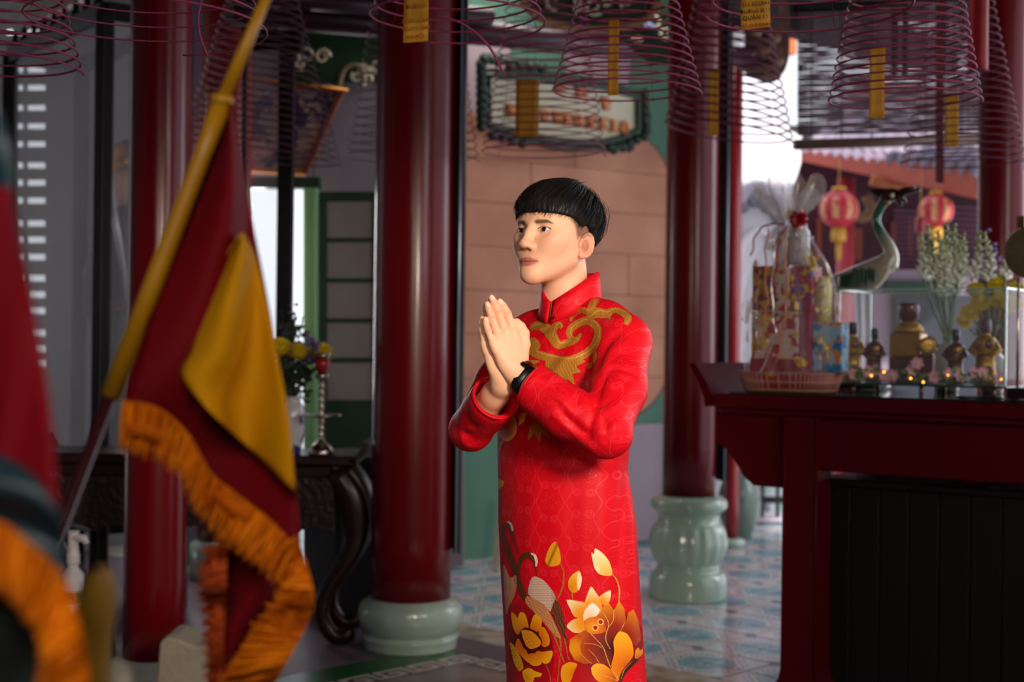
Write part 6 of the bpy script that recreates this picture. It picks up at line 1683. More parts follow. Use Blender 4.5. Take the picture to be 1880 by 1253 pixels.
cols = np.concatenate([C, hL[2], hR[2], np.tile(skin, (len(tV), 1))])
SKIN = mat('skin', 'edb693', .48, spec=.4, vcol='col', sss=.12, bump=.04, bump_scale=300)
feet = np.array((cxs[2], BO[1] + .02, 0.0))
man = nobj('person', [(headW, hF), hL[:2], hR[:2], (tV, tF)], SKIN, origin=tuple(feet), cols=cols,
           label='young man in embroidered red long robe, palms pressed together, looking up and aside', cat='person')

# eyes
EYE_M = mat('eye', 'e4dcd8', .08, coat=1.0, vcol='col')
for s in (-1, 1):
    c = np.array((s * .0315, .0690, -.004)); gaze = np.array((-.05, .98, .06)); gaze /= np.linalg.norm(gaze)
    vs = []; fs = []; cs = []; n, m = 40, 40
    u = np.cross(gaze, (0, 0, 1)); u /= np.linalg.norm(u); v = np.cross(u, gaze)
    for i in range(m + 1):
        t = PI * (i / m) ** 1.6
        for k in range(n):
            p = gaze * math.cos(t) + (u * math.cos(2 * PI * k / n) + v * math.sin(2 * PI * k / n)) * math.sin(t)
            vs.append(c + p * (.0128 + (.0004 if t < .45 else 0)))
            cs.append(srgb('050303')[:3] if t < .22 else srgb('1a0c08')[:3] if t < .50 else srgb('100806')[:3] if t < .55 else srgb('b4a8a4')[:3])
    for i in range(m):
        for k in range(n): fs.append((i * n + k, i * n + (k + 1) % n, (i + 1) * n + (k + 1) % n, (i + 1) * n + k))
    b = MB(); b.add([tuple(p) for p in hw(np.array(vs))], fs, True, cs); obj('eye', b, EYE_M, man, fix=True)

# hair: cap and strands
HC = Field((-.11, -.14, -.10), (.11, .13, .14), .0022)
HC.ell((0, -.009, .028), (.0830, .0985, .0985), 0)
HC.ell((0, .036, .050), (.066, .0545, .040), .03)
HC.ell((0, -.054, .034), (.070, .051, .056), .03)
zz = HC.ax[2][None, None, :]; yy = HC.ax[1][None, :, None]
HC.d = np.maximum(HC.d, (ZC(HC.ax[1]).astype(np.float32)[None, :, None] - zz) * .8)
HI = HC.like(); HI.ell((0, -.012, .022), (.0725, .0935, .078), 0); HI.ell((0, .026, .016), (.066, .060, .062), .02)
HC.d = np.maximum(HC.d, -HI.d)
cV, cF = HC.mesh(); cV = nsmooth(cV, cF, 3, .5)
th = np.arctan2(cV[:, 0], cV[:, 1]); N_ = vnormals(cV, cF); cV = cV + N_ * (.0005 * np.sin(th * 70 + cV[:, 2] * 40 + 3 * np.sin(th * 9)) + .0004 * np.sin(th * 173 + 4 * np.sin(th * 13)))[:, None]
HAIR = mat('black_hair', '090708', .48, spec=.35, noise_amt=.5, noise_scale=60, col2='1c1716')
hair = nobj('hair', [(hw(cV), cF)], HAIR, man)
cbv = BVHTree.FromPolygons([tuple(q) for q in cV], cF.tolist())
rr = random.Random(5); b = MB(); cr_ = np.array((0.01, -.055, .118)); ce = np.array((0, -.009, .030))
made = 0
while made < 6500:
    a = rr.uniform(0, 2 * PI); u_ = rr.uniform(-.8, 1)
    e = np.array((math.sin(a) * math.sqrt(1 - u_ * u_) * .0845, math.cos(a) * math.sqrt(1 - u_ * u_) * .1035, u_ * .0985)) + ce
    zl = float(ZC(e[1]))
    if e[2] < zl - .003: continue
    if e[2] < zl + .03 and rr.random() < .6: e[2] = zl - rr.uniform(-.001, .007) * (1 if e[1] > .02 else .4)
    made += 1; t0 = rr.uniform(.25, .7); pts = []
    d0, d1 = (cr_ - ce) / np.array((.0875, .106, .0915)), (e - ce) / np.array((.0875, .106, .0915))
    l1 = np.linalg.norm(d1); sw = rr.gauss(0, .035)
    lift = rr.uniform(1.0, 1.022)
    for k in range(5):
        t = lerp(t0, .97, k / 4); d = d0 * (1 - t) + d1 * t; d = d / np.linalg.norm(d) * lerp(1, l1, max(0, (t - .7) / .3)) * lift
        p = ce + d * np.array((.0868, .1055, .0905)); dv = p - ce; L_ = np.linalg.norm(dv); dv /= L_
        h_ = cbv.ray_cast(Vector(ce + dv * .2), Vector(-dv), .2)
        if h_[0] is None: pts = []; break
        p = np.array(h_[0]) + dv * rr.uniform(-.0002, .0007)
        pts.append(p + np.array((sw * (1 - t) * t, 0, 0)))
    if len(pts) < 5: continue
    pe = pts[4] + (pts[4] - pts[3]) * (rr.uniform(.25, .85) if e[1] > .0 else rr.uniform(.0, .05)); pts.append(pe)
    b.tube([tuple(q) for q in hw(np.array(pts))], [.0002, .00045, .0005, .0005, .00045, .0001], 3, cap=False)
obj('hair_strands', b, HAIR, hair, kind='stuff')

# ---- robe
Rb = Field((-.20, BO[1] - .46, .36), (.44, BO[1] + .36, 1.58), .0046)
Rb.column(zs[1:], cxs[1:], cys[1:], aa[1:], bb_[1:], Lt, 0)
Rb.d[:, :, Rb.ax[2] < zs[1] + .01] = 1; 
Rb.chain([(*NBL, .050), (*((NBL + SL) / 2 + [0, 0, .002]), .056), (*SL, .060)], .03); Rb.chain([(*NBR, .046), (*((NBR + SR) / 2), .052), (*SR, .058)], .03)
cuffL = WL_ + (eL - WL_) * .13
Rb.chain([(*SL, .060), (*(Pm(1136, 715, -.21)), .056), (*eL, .050)], .022)
Rb.ell(Pm(1112, 806, -.285), (.050, .05, .034), .02)
Rb.chain([(*eL, .050), (*Pm(1040, 756, -.26), .053), (*cuffL, .050)], .014)
cR = frR[0] + (eR - frR[0]) * .34; dR = (frR[0] - eR) / np.linalg.norm(frR[0] - eR); dL_ = (WL_ - eL) / np.linalg.norm(WL_ - eL)
Rb.chain([(*SR, .058), (*((SR + eR) / 2), .052), (*eR, .045)], .02)
Rb.ell(Pm(866, 797, -.03), (.040, .05, .034), .02)
Rb.chain([(*eR, .046), (*(cR + [0, 0, -.008]), .053)], .014)
# flat cuff cuts, hollow cuffs
def halfcut(F_, p, d, r):
    sl, x, y, z = F_._sub(p - r, p + r); q = ((x - p[0]) * d[0] + (y - p[1]) * d[1] + (z - p[2]) * d[2])
    rad = np.sqrt((x - p[0]) ** 2 + (y - p[1]) ** 2 + (z - p[2]) ** 2) - r
    F_.d[sl] = np.maximum(F_.d[sl], np.minimum(q, -rad))
halfcut(Rb, cuffL - dL_ * .006, dL_, .075); halfcut(Rb, cR + dR * .020 + [0, 0, -.008], dR, .072)
Rb.cone(cuffL + dL_ * .06, cuffL - dL_ * .045, .040, .036, .004, sub=True); Rb.cone(cR + dR * .08 + [0, 0, -.008], cR - dR * .05, .046, .038, .004, sub=True)
# neck opening
Rb.cone(Pm(1046, 610, .02), Pm(1052, 470, .02), .052, .063, .004, sub=True)
rV, rF = Rb.mesh(); rV = nsmooth(rV, rF, 3, .5)
# folds traced from the photo: (polyline px, half width px, height m)
FOLDS = [([(985, 790), (1040, 770), (1100, 830)], 9, -.004), ([(1000, 840), (1060, 845), (1120, 880)], 10, -.003),
    ([(1150, 700), (1110, 690), (1090, 760), (1078, 800)], 7, -.008), ([(1178, 690), (1130, 676), (1090, 690)], 6, -.006), ([(1090, 735), (1105, 742), (1120, 740)], 6, -.006),
    ([(1170, 700), (1140, 740), (1100, 760)], 9, .005), ([(1150, 760), (1120, 790), (1095, 800)], 8, .004), ([(1090, 800), (1060, 790), (1020, 740)], 8, -.005),
    ([(1050, 715), (1080, 740), (1090, 780)], 6, .004), ([(1010, 760), (1050, 790), (1095, 830)], 7, .004), ([(1110, 810), (1112, 780), (1100, 765)], 5, -.004), ([(1125, 820), (1130, 790), (1120, 765)], 6, .004),
    ([(1035, 700), (1060, 730), (1056, 742)], 5, -.005), ([(1000, 720), (1030, 735), (1050, 760)], 6, .003), ([(985, 700), (1020, 715)], 5, -.003),
    ([(1140, 610), (1115, 630), (1095, 670), (1080, 700)], 7, -.007), ([(1150, 625), (1120, 650), (1105, 690)], 7, .005), ([(1130, 575), (1085, 580), (1040, 625), (1000, 680)], 10, -.006), ([(1010, 585), (970, 600), (930, 595)], 8, -.008), ([(1000, 570), (960, 580), (930, 585)], 7, .006),
    ([(1012, 600), (990, 610), (965, 612)], 6, -.005), ([(1060, 560), (1085, 575), (1120, 570)], 7, .003), ([(1085, 640), (1040, 660), (1010, 700)], 8, .004),
    ([(1150, 850), (1140, 950), (1135, 1100), (1140, 1250)], 10, -.007), ([(1168, 900), (1162, 1050), (1166, 1250)], 9, .005), ([(1110, 860), (1105, 960), (1100, 1050)], 14, .004), ([(1060, 850), (1050, 950), (1048, 1080)], 16, -.003), ([(985, 850), (975, 950), (972, 1100)], 16, .003), ([(935, 850), (930, 950), (940, 1100)], 10, -.003),
    ([(845, 790), (860, 800), (885, 790)], 6, -.005), ([(840, 770), (855, 815), (880, 820)], 6, .004), ([(850, 750), (865, 780), (880, 785)], 6, -.004), ([(868, 705), (850, 740), (845, 770)], 7, .004), ([(895, 790), (905, 775), (912, 760)], 5, -.004)]
dy_ = rV[:, 1] / K; v_ = (EYE - rV[:, 2]) * 2100 / dy_; u_ = rV[:, 0] * 2100 / dy_; RPX, RPY = 940 + u_ - ROLL * v_, 626.5 + v_ + ROLL * u_
N_ = vnormals(rV, rF); front = np.clip(-N_[:, 1] * 1.6, 0, 1)
disp = np.zeros(len(rV))
for pl_, w_, hgt in FOLDS:
    pp = smooth_path(pl_, 14); best = np.full(len(rV), 1e9); tt = np.zeros(len(rV))
    for i in range(13):
        a_, b2 = pp[i], pp[i + 1]; ab = b2 - a_; t = np.clip(((RPX - a_[0]) * ab[0] + (RPY - a_[1]) * ab[1]) / (ab @ ab + 1e-9), 0, 1)
        d = np.hypot(RPX - a_[0] - t * ab[0], RPY - a_[1] - t * ab[1]); m_ = d < best; best[m_] = d[m_]; tt[m_] = ((i + t) / 13)[m_]
    disp += hgt * np.exp(-(best / w_) ** 2) * np.sin(np.clip(tt, .04, .96) * PI) ** .5 * front
rV = rV + N_ * disp[:, None]
rV = nsmooth(rV, rF, 1, .3)
ROBE = mat('red_brocade', 'd0061a', .5, spec=.22)
g = NG(ROBE); x, yo, zo = g.xyz(g.ob())
u = g.m('ADD', g.m('MULTIPLY', x, cA), g.m('MULTIPLY', yo, -sA)); U = g.m('DIVIDE', u, .066); colm = g.m('FLOOR', U)
Vv = g.m('ADD', g.m('DIVIDE', zo, .118), g.m('MULTIPLY', g.m('MODULO', g.m('ABSOLUTE', colm), 2), .5))
p = g.m('MULTIPLY', g.m('ABSOLUTE', g.m('SUBTRACT', g.m('FRACT', U), .5)), .066); q = g.m('MULTIPLY', g.m('SUBTRACT', g.m('FRACT', Vv), .5), .118)
r = g.m('SQRT', g.m('ADD', g.m('MULTIPLY', p, p), g.m('MULTIPLY', q, q))); an = g.m('ARCTAN2', q, p)
def line(e, w_): return g.lt(g.m('ABSOLUTE', e), w_)
l1 = line(g.m('SUBTRACT', r, g.m('MULTIPLY', .0125, g.m('ADD', 1, g.m('MULTIPLY', .38, g.m('COSINE', g.m('MULTIPLY', an, 6)))))), .0009)
l2 = line(g.m('SUBTRACT', p, g.m('ADD', .0255, g.m('MULTIPLY', .0055, g.m('COSINE', g.m('MULTIPLY', q, 2 * PI / .059))))), .0009)
l3 = g.m('MULTIPLY', line(g.m('SINE', g.m('ADD', g.m('MULTIPLY', an, 3), g.m('MULTIPLY', r, 420))), .16), g.m('MULTIPLY', g.m('GREATER_THAN', r, .018), g.lt(r, .040)))
dd = g.m('SQRT', g.m('ADD', g.m('POWER', g.m('SUBTRACT', p, .012), 2), g.m('POWER', g.m('SUBTRACT', g.m('ABSOLUTE', q), .036), 2)))
l4 = line(g.m('SUBTRACT', dd, .0075), .0009); l5 = line(g.m('SUBTRACT', dd, .0040), .0008)
pat = g.m('MINIMUM', g.m('ADD', g.m('ADD', l1, l2), g.m('ADD', g.m('MULTIPLY', l3, .6), g.m('ADD', l4, l5))), 1)
g.base(g.mix(g.m('MULTIPLY', pat, .55), 'd20418', 'e63040'))
rg = g.m('SUBTRACT', .56, g.m('MULTIPLY', pat, .18)); g.nt.links.new(rg, g.b.inputs['Roughness'])
g.bump(g.m('ADD', g.m('MULTIPLY', pat, .5), g.m('MULTIPLY', g.noise(g.ob(), 900, 1), .25)), .25, .0015)
robe = nobj('robe', [(rV, rF)], ROBE, man)
bvh = BVHTree.FromPolygons([tuple(p) for p in rV], rF.tolist())

# collar: standing band, open at the throat
b = MB(); top = []; low = []; n = 46; CC = Pm(1047, 545, .016)
for k in range(n + 1):
    a = lerp(.07, 2 * PI - .05, k / n)          # 0 = front of the throat
    d = Ft * math.cos(a) * 1.02 + Lt * math.sin(a) * .98
    a_s = min(a, 2 * PI - a); back = max(0, min(1, (-.67 * math.cos(a_s) + .743 * math.sin(a_s) + .67) / 1.60)) if a_s < 2.3 else 1.0
    rt = .0640 - .003 * back; rl = .0735 - .004 * back
    zt_ = 1.437 + .070 * back; zl_ = zt_ - .048 - .026 * back
    pt_ = np.array((CC[0], CC[1], zt_)) + d * rt - Ft * .004 * back; pl_ = np.array((CC[0], CC[1], zl_)) + d * rl - Ft * .004 * back
    top.append(pt_); low.append(pl_)
P = [[tuple(l_ * (1 - t) + t_ * t) for l_, t_ in zip(low, top)] for t in (0, .33, .66, 1)]
b.grid(P); collar = obj('collar', b, ROBE, robe, solid=.004)
b = MB(); q = Pm(1018, 582, -.06); b.ball(Vector(q), (.0035, .0035, .0035), 10, 8); obj('button', b, mat('dark_red_button', '7a0410', .3), robe)
# cuff hems
for p_, d_, r_ in ((cuffL - dL_ * .006, dL_, .0465), (cR + dR * .020 + [0, 0, -.008], dR, .0495)):
    b = MB(); uu = np.cross(d_, (0, 0, 1)); uu /= np.linalg.norm(uu); ww = np.cross(uu, d_)
    b.tube([tuple(p_ + r_ * (uu * math.cos(t) + ww * math.sin(t))) for t in np.linspace(0, 2 * PI, 41)[:-1]], .0032, 6, closed=True); obj('cuff_hem', b, ROBE, robe)

# trousers and shoes
Tr = Field((-.16, BO[1] - .25, .03), (.36, BO[1] + .30, .98), .008)
for hp, ak in ((hipL, ankL), (hipR, ankR)): Tr.chain([(*(hp + [0, 0, -.02]), .074), (*((hp + ak) / 2), .070), (*(ak - [0, 0, .02]), .066)], .02)
Tr.d[:, :, Tr.ax[2] < .055] = 1
a_, f_ = Tr.mesh(); nobj('trousers', [(a_, f_)], mat('black_trousers', '0c0b0d', .7), man)
for ak in (ankL, ankR):
    Sh = Field(ak - .2, ak + .25, .005); base = ak * [1, 1, 0]
    Sh.chain([(*(base - Ft * .05 + [0, 0, .045]), .044), (*(base + Ft * .06 + [0, 0, .040]), .042), (*(base + Ft * .15 + [0, 0, .030]), .032)], .02)
    Sh.d[:, :, Sh.ax[2] < .001] = 1
    a_, f_ = Sh.mesh(); nobj('shoe', [(a_, f_)], mat('black_leather', '0b0a0a', .3, coat=.3), man)

# wristwatch
wd = dL_; wc_ = WL_ - wd * .012; uu = np.cross(wd, (0, 1, 0)); uu /= np.linalg.norm(uu); uu = uu if uu[2] > 0 else -uu; ww = np.cross(uu, wd)
b = MB(); P = []
for s in (-.010, -.0095, .0095, .010):
    rr_ = .0285 if abs(s) > .0098 else .0300; P.append([tuple(wc_ + wd * s + rr_ * (uu * math.cos(t) + ww * math.sin(t) * .9)) for t in np.linspace(0, 2 * PI, 41)[:-1]])
b.grid(P, wrap=True); watch = obj('wristwatch', b, mat('black_rubber', '0b0b0d', .45), man, solid=.0022, label='black wristwatch with square case')
cdir = uu * .55 - (ww if ww[1] > 0 else -ww) * .85; cdir /= np.linalg.norm(cdir); cdir = uu * .93 + cdir * .36; cdir /= np.linalg.norm(cdir)
tz = np.cross(wd, cdir); Rm = Matrix([[wd[i], tz[i], cdir[i]] for i in range(3)])
b = MB(); b.box(Vector(wc_ + cdir * .033), (.036, .032, .010), Rm, .004); obj('watch_case', b, mat('dark_steel', '2a2b2e', .25, metal=.8), watch)
b = MB(); b.box(Vector(wc_ + cdir * .0385), (.030, .026, .002), Rm, .0008); obj('watch_face', b, mat('black_glass', '050507', .04, coat=1), watch)
# ------------------------------------------------------------------ embroidery laid on the robe
def inside_poly(X, Y, poly):
    r = np.zeros(X.shape, bool); n = len(poly)
    for i in range(n):
        (x0, y0), (x1, y1) = poly[i], poly[(i + 1) % n]
        c = ((y0 > Y) != (y1 > Y)) & (X < (x1 - x0) * (Y - y0) / ((y1 - y0) or 1e-9) + x0); r ^= c
    return r
CAMP = Vector((0, 0, EYE))
hitc = {}
def hit(px, py):
    k = (round(px * 4), round(py * 4))
    if k not in hitc:
        d = (at(px, py, 2.5) - CAMP).normalized(); h = bvh.ray_cast(CAMP, d, 6); hitc[k] = (h[0], h[1]) if h[0] else None
    return hitc[k]
LAYER = [0]
EMB = mat('embroidery_thread', 'd08a20', .42, vcol='col', spec=.4, bump=.12, bump_scale=700)
EMG = mat('gold_thread', 'b87a22', .4, metal=.25, vcol='col', bump=.12, bump_scale=700)
def motif(name, poly, colf, m=None, st=1.1, closed=True, smooth=True):
    LAYER[0] += 1; lift = .0007 + .000014 * LAYER[0]
    if smooth and len(poly) > 4:
        P = [np.array(p, float) for p in poly]; n = len(P); out = []
        for i in range(n):
            a, b2, c, d = P[i - 1], P[i], P[(i + 1) % n], P[(i + 2) % n]
            for t in (0, .25, .5, .75): out.append(tuple(.5 * (2 * b2 + (c - a) * t + (2 * a - 5 * b2 + 4 * c - d) * t * t * .8 + (3 * b2 - 3 * c + d - a) * t ** 3 * .8)) if False else tuple(b2 * (1 - t) + c * t + ((b2 - a) * (1 - t) - (d - c) * t) * t * (1 - t) * .35))
        poly = out
    xs = [p[0] for p in poly]; ys = [p[1] for p in poly]
    x0, y0 = min(xs) - st, min(ys) - st; nx, ny = int((max(xs) - x0) / st) + 2, int((max(ys) - y0) / st) + 2
    X, Y = np.meshgrid(x0 + st * np.arange(nx), y0 + st * np.arange(ny), indexing='ij')
    ins = inside_poly(X + st / 2, Y + st / 2, poly)
    if not ins.any(): return
    cnt = np.zeros(X.shape, int); cnt[:-1, :-1] += ins[:-1, :-1]; cnt[1:, :-1] += ins[:-1, :-1]; cnt[:-1, 1:] += ins[:-1, :-1]; cnt[1:, 1:] += ins[:-1, :-1]
    bi = np.argwhere((cnt > 0) & (cnt < 4)); px_, py_ = X[tuple(bi.T)], Y[tuple(bi.T)]; bd_ = np.full(len(bi), 1e9); nx_, ny_ = px_.copy(), py_.copy()
    for i in range(len(poly)):
        (ax0, ay0), (ax1, ay1) = poly[i], poly[(i + 1) % len(poly)]; ddx, ddy = ax1 - ax0, ay1 - ay0
        t = np.clip(((px_ - ax0) * ddx + (py_ - ay0) * ddy) / (ddx * ddx + ddy * ddy + 1e-9), 0, 1); qx, qy = ax0 + t * ddx, ay0 + t * ddy
        d_ = np.hypot(px_ - qx, py_ - qy); m_ = d_ < bd_; bd_[m_] = d_[m_]; nx_[m_] = qx[m_]; ny_[m_] = qy[m_]
    ok_ = bd_ < st * .75; X[tuple(bi[ok_].T)] = nx_[ok_]; Y[tuple(bi[ok_].T)] = ny_[ok_]
    vid = {}; b = MB(); vs = []; fs = []; cs = []
    def vert(i, j):
        if (i, j) not in vid:
            h = hit(X[i, j], Y[i, j])
            if h is None or h[1].y > .05: vid[(i, j)] = -1
            else:
                vid[(i, j)] = len(vs); vs.append(tuple(h[0] + h[1] * lift)); cs.append(tuple(colf(X[i, j], Y[i, j])))
        return vid[(i, j)]
    for i, j in np.argwhere(ins):
        q = [vert(i, j), vert(i, j + 1), vert(i + 1, j + 1), vert(i + 1, j)]
        if min(q) < 0: continue
        p = [Vector(vs[t]) for t in q]
        if max((p[0] - p[2]).length, (p[1] - p[3]).length) > .012: continue
        fs.append(tuple(q))
    if not fs: return
    par = list(range(len(vs)))
    def find(i):
        while par[i] != i: par[i] = par[par[i]]; i = par[i]
        return i
    for q in fs:
        r0 = find(q[0])
        for t in q[1:]: par[find(t)] = r0
    roots = [find(q[0]) for q in fs]; best = max(set(roots), key=roots.count); fs = [q for q, r0 in zip(fs, roots) if r0 == best]
    used = sorted({t for q in fs for t in q}); mp = {t: i for i, t in enumerate(used)}; vs = [vs[t] for t in used]; cs = [cs[t] for t in used]; fs = [tuple(mp[t] for t in q) for q in fs]
    b.add(vs, fs, True, cs); obj(name, b, m or EMB, robe)
def stroke_poly(pts, n=None):
    pp = smooth_path(pts, n or len(pts) * 6); L = []; R = []
    for i, p in enumerate(pp):
        t = pp[min(i + 1, len(pp) - 1)][:2] - pp[max(i - 1, 0)][:2]; t = t / (np.linalg.norm(t) + 1e-9); nrm = np.array((-t[1], t[0])) * max(p[2], .8) / 2
        L.append(tuple(p[:2] + nrm)); R.append(tuple(p[:2] - nrm))
    return L + R[::-1]
lin = lambda c: np.array(srgb(c)[:3])
def radial(cx, cy, r, c0, c1, c2=None):
    a, b2, c = lin(c0), lin(c1), lin(c2 or c1)
    def f(x, y):
        t = min(1, math.hypot(x - cx, y - cy) / r); n = .06 * math.sin(x * 2.1 + y * 1.3)
        t = max(0, min(1, t + n)); return a * (1 - 2 * t) + b2 * 2 * t if t < .5 else b2 * (2 - 2 * t) + c * (2 * t - 1)
    return f
def streak(c0, c1, ax=(1, .4), f_=1.1):
    a, b2 = lin(c0), lin(c1)
    return lambda x, y: a + (b2 - a) * (.5 + .3 * math.sin((x * ax[0] + y * ax[1]) * f_ + 2.2 * math.sin(x * .21 + y * .17)) + .2 * math.sin(x * .9 - y * .7 + 3 * math.sin(y * .13)))
A = lambda pts: [(800 + p[0] / 3.298, 480 + p[1] / 3.298) + tuple(w / 3.298 for w in p[2:]) for p in pts]
B_ = lambda pts: [(900 + p[0] / 4.003, 940 + p[1] / 4.003) + tuple(w / 4.003 for w in p[2:]) for p in pts]
gold = streak('b87420', 'c98a34', (1, .3), .9)
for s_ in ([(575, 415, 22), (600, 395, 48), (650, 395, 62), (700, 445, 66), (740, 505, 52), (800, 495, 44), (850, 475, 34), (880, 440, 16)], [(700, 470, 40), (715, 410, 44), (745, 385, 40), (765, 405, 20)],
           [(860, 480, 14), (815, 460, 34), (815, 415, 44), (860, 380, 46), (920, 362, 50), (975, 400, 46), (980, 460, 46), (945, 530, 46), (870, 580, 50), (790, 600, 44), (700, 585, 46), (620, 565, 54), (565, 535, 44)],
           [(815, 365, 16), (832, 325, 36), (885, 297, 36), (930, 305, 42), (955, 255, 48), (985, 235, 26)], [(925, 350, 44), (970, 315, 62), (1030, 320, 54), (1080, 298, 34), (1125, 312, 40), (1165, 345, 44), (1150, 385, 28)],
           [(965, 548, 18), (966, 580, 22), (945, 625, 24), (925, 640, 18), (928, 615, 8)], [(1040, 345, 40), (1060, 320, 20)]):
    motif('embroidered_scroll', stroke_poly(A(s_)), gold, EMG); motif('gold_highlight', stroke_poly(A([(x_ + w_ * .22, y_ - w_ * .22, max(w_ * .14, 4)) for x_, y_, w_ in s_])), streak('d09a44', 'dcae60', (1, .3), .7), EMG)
motif('embroidered_tassel', A([(668, 590), (760, 605), (870, 585), (908, 606), (850, 640), (884, 668), (828, 684), (845, 752), (800, 715), (786, 776), (745, 715), (712, 738), (672, 680), (664, 630)]), streak('a86a1c', 'cf9438', (1, .1), 1.6), EMG, smooth=False)
motif('embroidered_leaf', A([(548, 640), (560, 602), (632, 602), (600, 625), (570, 640)]), streak('d8a048', 'b87420'), EMG)
motif('embroidered_scroll', A([(560, 480), (595, 462), (630, 490), (634, 525), (605, 548), (565, 545)]), gold, EMG)
motif('embroidered_bud', A([(378, 1005), (392, 950), (412, 922), (424, 962), (440, 930), (470, 908), (494, 985), (488, 1045), (455, 1085), (420, 1090), (388, 1060)]), radial(800 + 435 / 3.3, 480 + 1050 / 3.3, 34, 'e8781c', 'eeb060', 'f4dcb0'))
motif('embroidered_petal', A([(430, 1060), (425, 990), (470, 920), (480, 1010), (462, 1060)]), radial(800 + 440 / 3.3, 480 + 1050 / 3.3, 30, 'd86a1c', 'f0a848', 'f4d8a0'))
motif('embroidered_stem', stroke_poly(A([(415, 1085, 14), (398, 1110, 12), (386, 1150, 6)])), gold, EMG)
motif('embroidered_leaf', A([(502, 998), (512, 925), (552, 915), (538, 970)]), radial(956, 765, 14, 'd8901c', 'e8b040'), smooth=False)
motif('embroidered_leaf', A([(558, 1092), (568, 1010), (598, 955), (662, 998), (694, 1072), (645, 1042), (628, 1094), (598, 1035)]), streak('c07c20', 'd89838'), EMG, smooth=False)
motif('embroidered_leaf', [(913, 878), (926, 884), (925, 892), (915, 900)], streak('d88a1c', 'e8b040'))
# dark ground behind the blossoms
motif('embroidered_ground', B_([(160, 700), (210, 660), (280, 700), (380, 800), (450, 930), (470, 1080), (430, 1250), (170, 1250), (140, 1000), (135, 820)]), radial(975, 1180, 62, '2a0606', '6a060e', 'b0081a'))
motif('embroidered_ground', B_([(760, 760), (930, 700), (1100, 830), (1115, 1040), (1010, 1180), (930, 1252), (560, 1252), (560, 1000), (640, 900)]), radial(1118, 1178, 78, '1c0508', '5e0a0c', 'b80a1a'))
bz_ = streak('4a2410', '6e3c1a', (1, -.5), 1.3)
motif('embroidered_crane_neck', stroke_poly(B_([(215, 312, 5), (180, 215, 8), (160, 150, 20), (135, 95, 32), (108, 105, 30), (105, 170, 26), (130, 260, 34), (165, 370, 46), (188, 445, 34), (192, 470, 14)])), bz_)
motif('embroidered_crown', stroke_poly(B_([(128, 74, 8), (152, 88, 16), (166, 125, 16), (166, 145, 5)])), streak('e8d8c8', 'd0b8a8'))
motif('embroidered_crane_body', B_([(98, 390), (120, 420), (150, 485), (192, 466), (198, 545), (178, 625), (140, 700), (128, 760), (112, 700), (104, 560)]), streak('c07848', 'd8a080', (1, .2), .8))
motif('embroidered_wing', B_([(98, 390), (128, 440), (140, 560), (118, 640), (106, 600)]), streak('d8b0a4', 'b88478', (.4, 1), 1.6))
motif('embroidered_crane_neck', stroke_poly(B_([(352, 482, 5), (336, 420, 12), (332, 372, 30), (300, 322, 46), (245, 330, 42), (214, 400, 26), (212, 480, 24), (232, 570, 46), (262, 640, 40), (270, 660, 14)])), bz_)
motif('embroidered_crown', stroke_poly(B_([(300, 306, 8), (328, 322, 18), (342, 365, 20), (338, 405, 8)])), streak('f0e4d8', 'd0b8a8'))
motif('embroidered_wing', B_([(308, 484), (345, 478), (395, 505), (440, 555), (482, 625), (468, 690), (440, 735), (400, 690), (340, 650), (284, 610), (284, 555)]), (lambda x, y: lin('d8b4a0') * (1 - .38 * ((math.sin(y * 1.5) > .75) or (math.sin(x * 1.1 + (int(y / 4.2) % 2) * 3) > .82))) * (1 - .5 * max(0, min(1, (x - 1010) / 14)))))
motif('embroidered_crane_body', B_([(270, 620), (330, 645), (420, 715), (462, 790), (500, 870), (522, 935), (470, 905), (400, 820), (330, 745), (262, 672)]), streak('b06a3a', 'cf9468', (1, -.8), .9))
motif('embroidered_tail', B_([(450, 725), (478, 650), (510, 670), (545, 790), (560, 900), (572, 985), (540, 930), (500, 860), (470, 790)]), streak('3c1410', '8a4a2c', (1, -.2), 1.2))
for s_ in ([(465, 895, 20), (505, 1000, 12), (530, 1070, 9), (548, 1112, 6)], [(512, 930, 16), (522, 1010, 10), (510, 1100, 8), (496, 1250, 10)], [(545, 930, 12), (562, 1000, 9), (570, 1060, 8), (588, 1100, 5)], [(415, 1130, 6), (440, 1200, 6), (444, 1250, 5)]):
    motif('embroidered_leg', stroke_poly(B_(s_)), streak('8a4a1c', 'b87a38'))
motif('embroidered_pod', B_([(482, 220), (508, 275), (520, 345), (512, 385), (470, 402), (424, 398), (407, 360), (420, 300), (448, 245)]), (lambda x, y: lin('e09a18') * (1 - .62 * math.exp(-(((x - 1014.5) + (y - 1020) * .42) / 2.6) ** 2))))
motif('embroidered_stem', stroke_poly(B_([(515, 380, 9), (540, 440, 11), (536, 530, 13), (515, 605, 12), (488, 655, 8)])), streak('a84a1c', 'c06a2c'))
motif('embroidered_bud', B_([(655, 434), (672, 480), (668, 540), (640, 588), (605, 596), (576, 565), (576, 505), (605, 462)]), radial(1047, 1082, 34, 'e07a10', 'e89a1c', 'f0c050'))
motif('embroidered_petal', B_([(655, 438), (674, 485), (668, 540), (648, 580), (638, 520), (642, 470)]), streak('f0d8a0', 'f4e4bc'))
motif('embroidered_stem', stroke_poly(B_([(602, 592, 10), (604, 625, 9), (606, 656, 6)])), streak('b85a14', 'd07a1c'))
motif('embroidered_bud', B_([(742, 300), (762, 312), (772, 270), (825, 305), (872, 365), (892, 430), (890, 468), (845, 472), (795, 455), (762, 405)]), radial(1115, 1055, 44, 'e8a838', 'f0d080', 'f6e6b4'))
motif('embroidered_petal', B_([(742, 300), (775, 335), (800, 400), (800, 455), (764, 410)]), streak('f6e8b8', 'ecc878'))
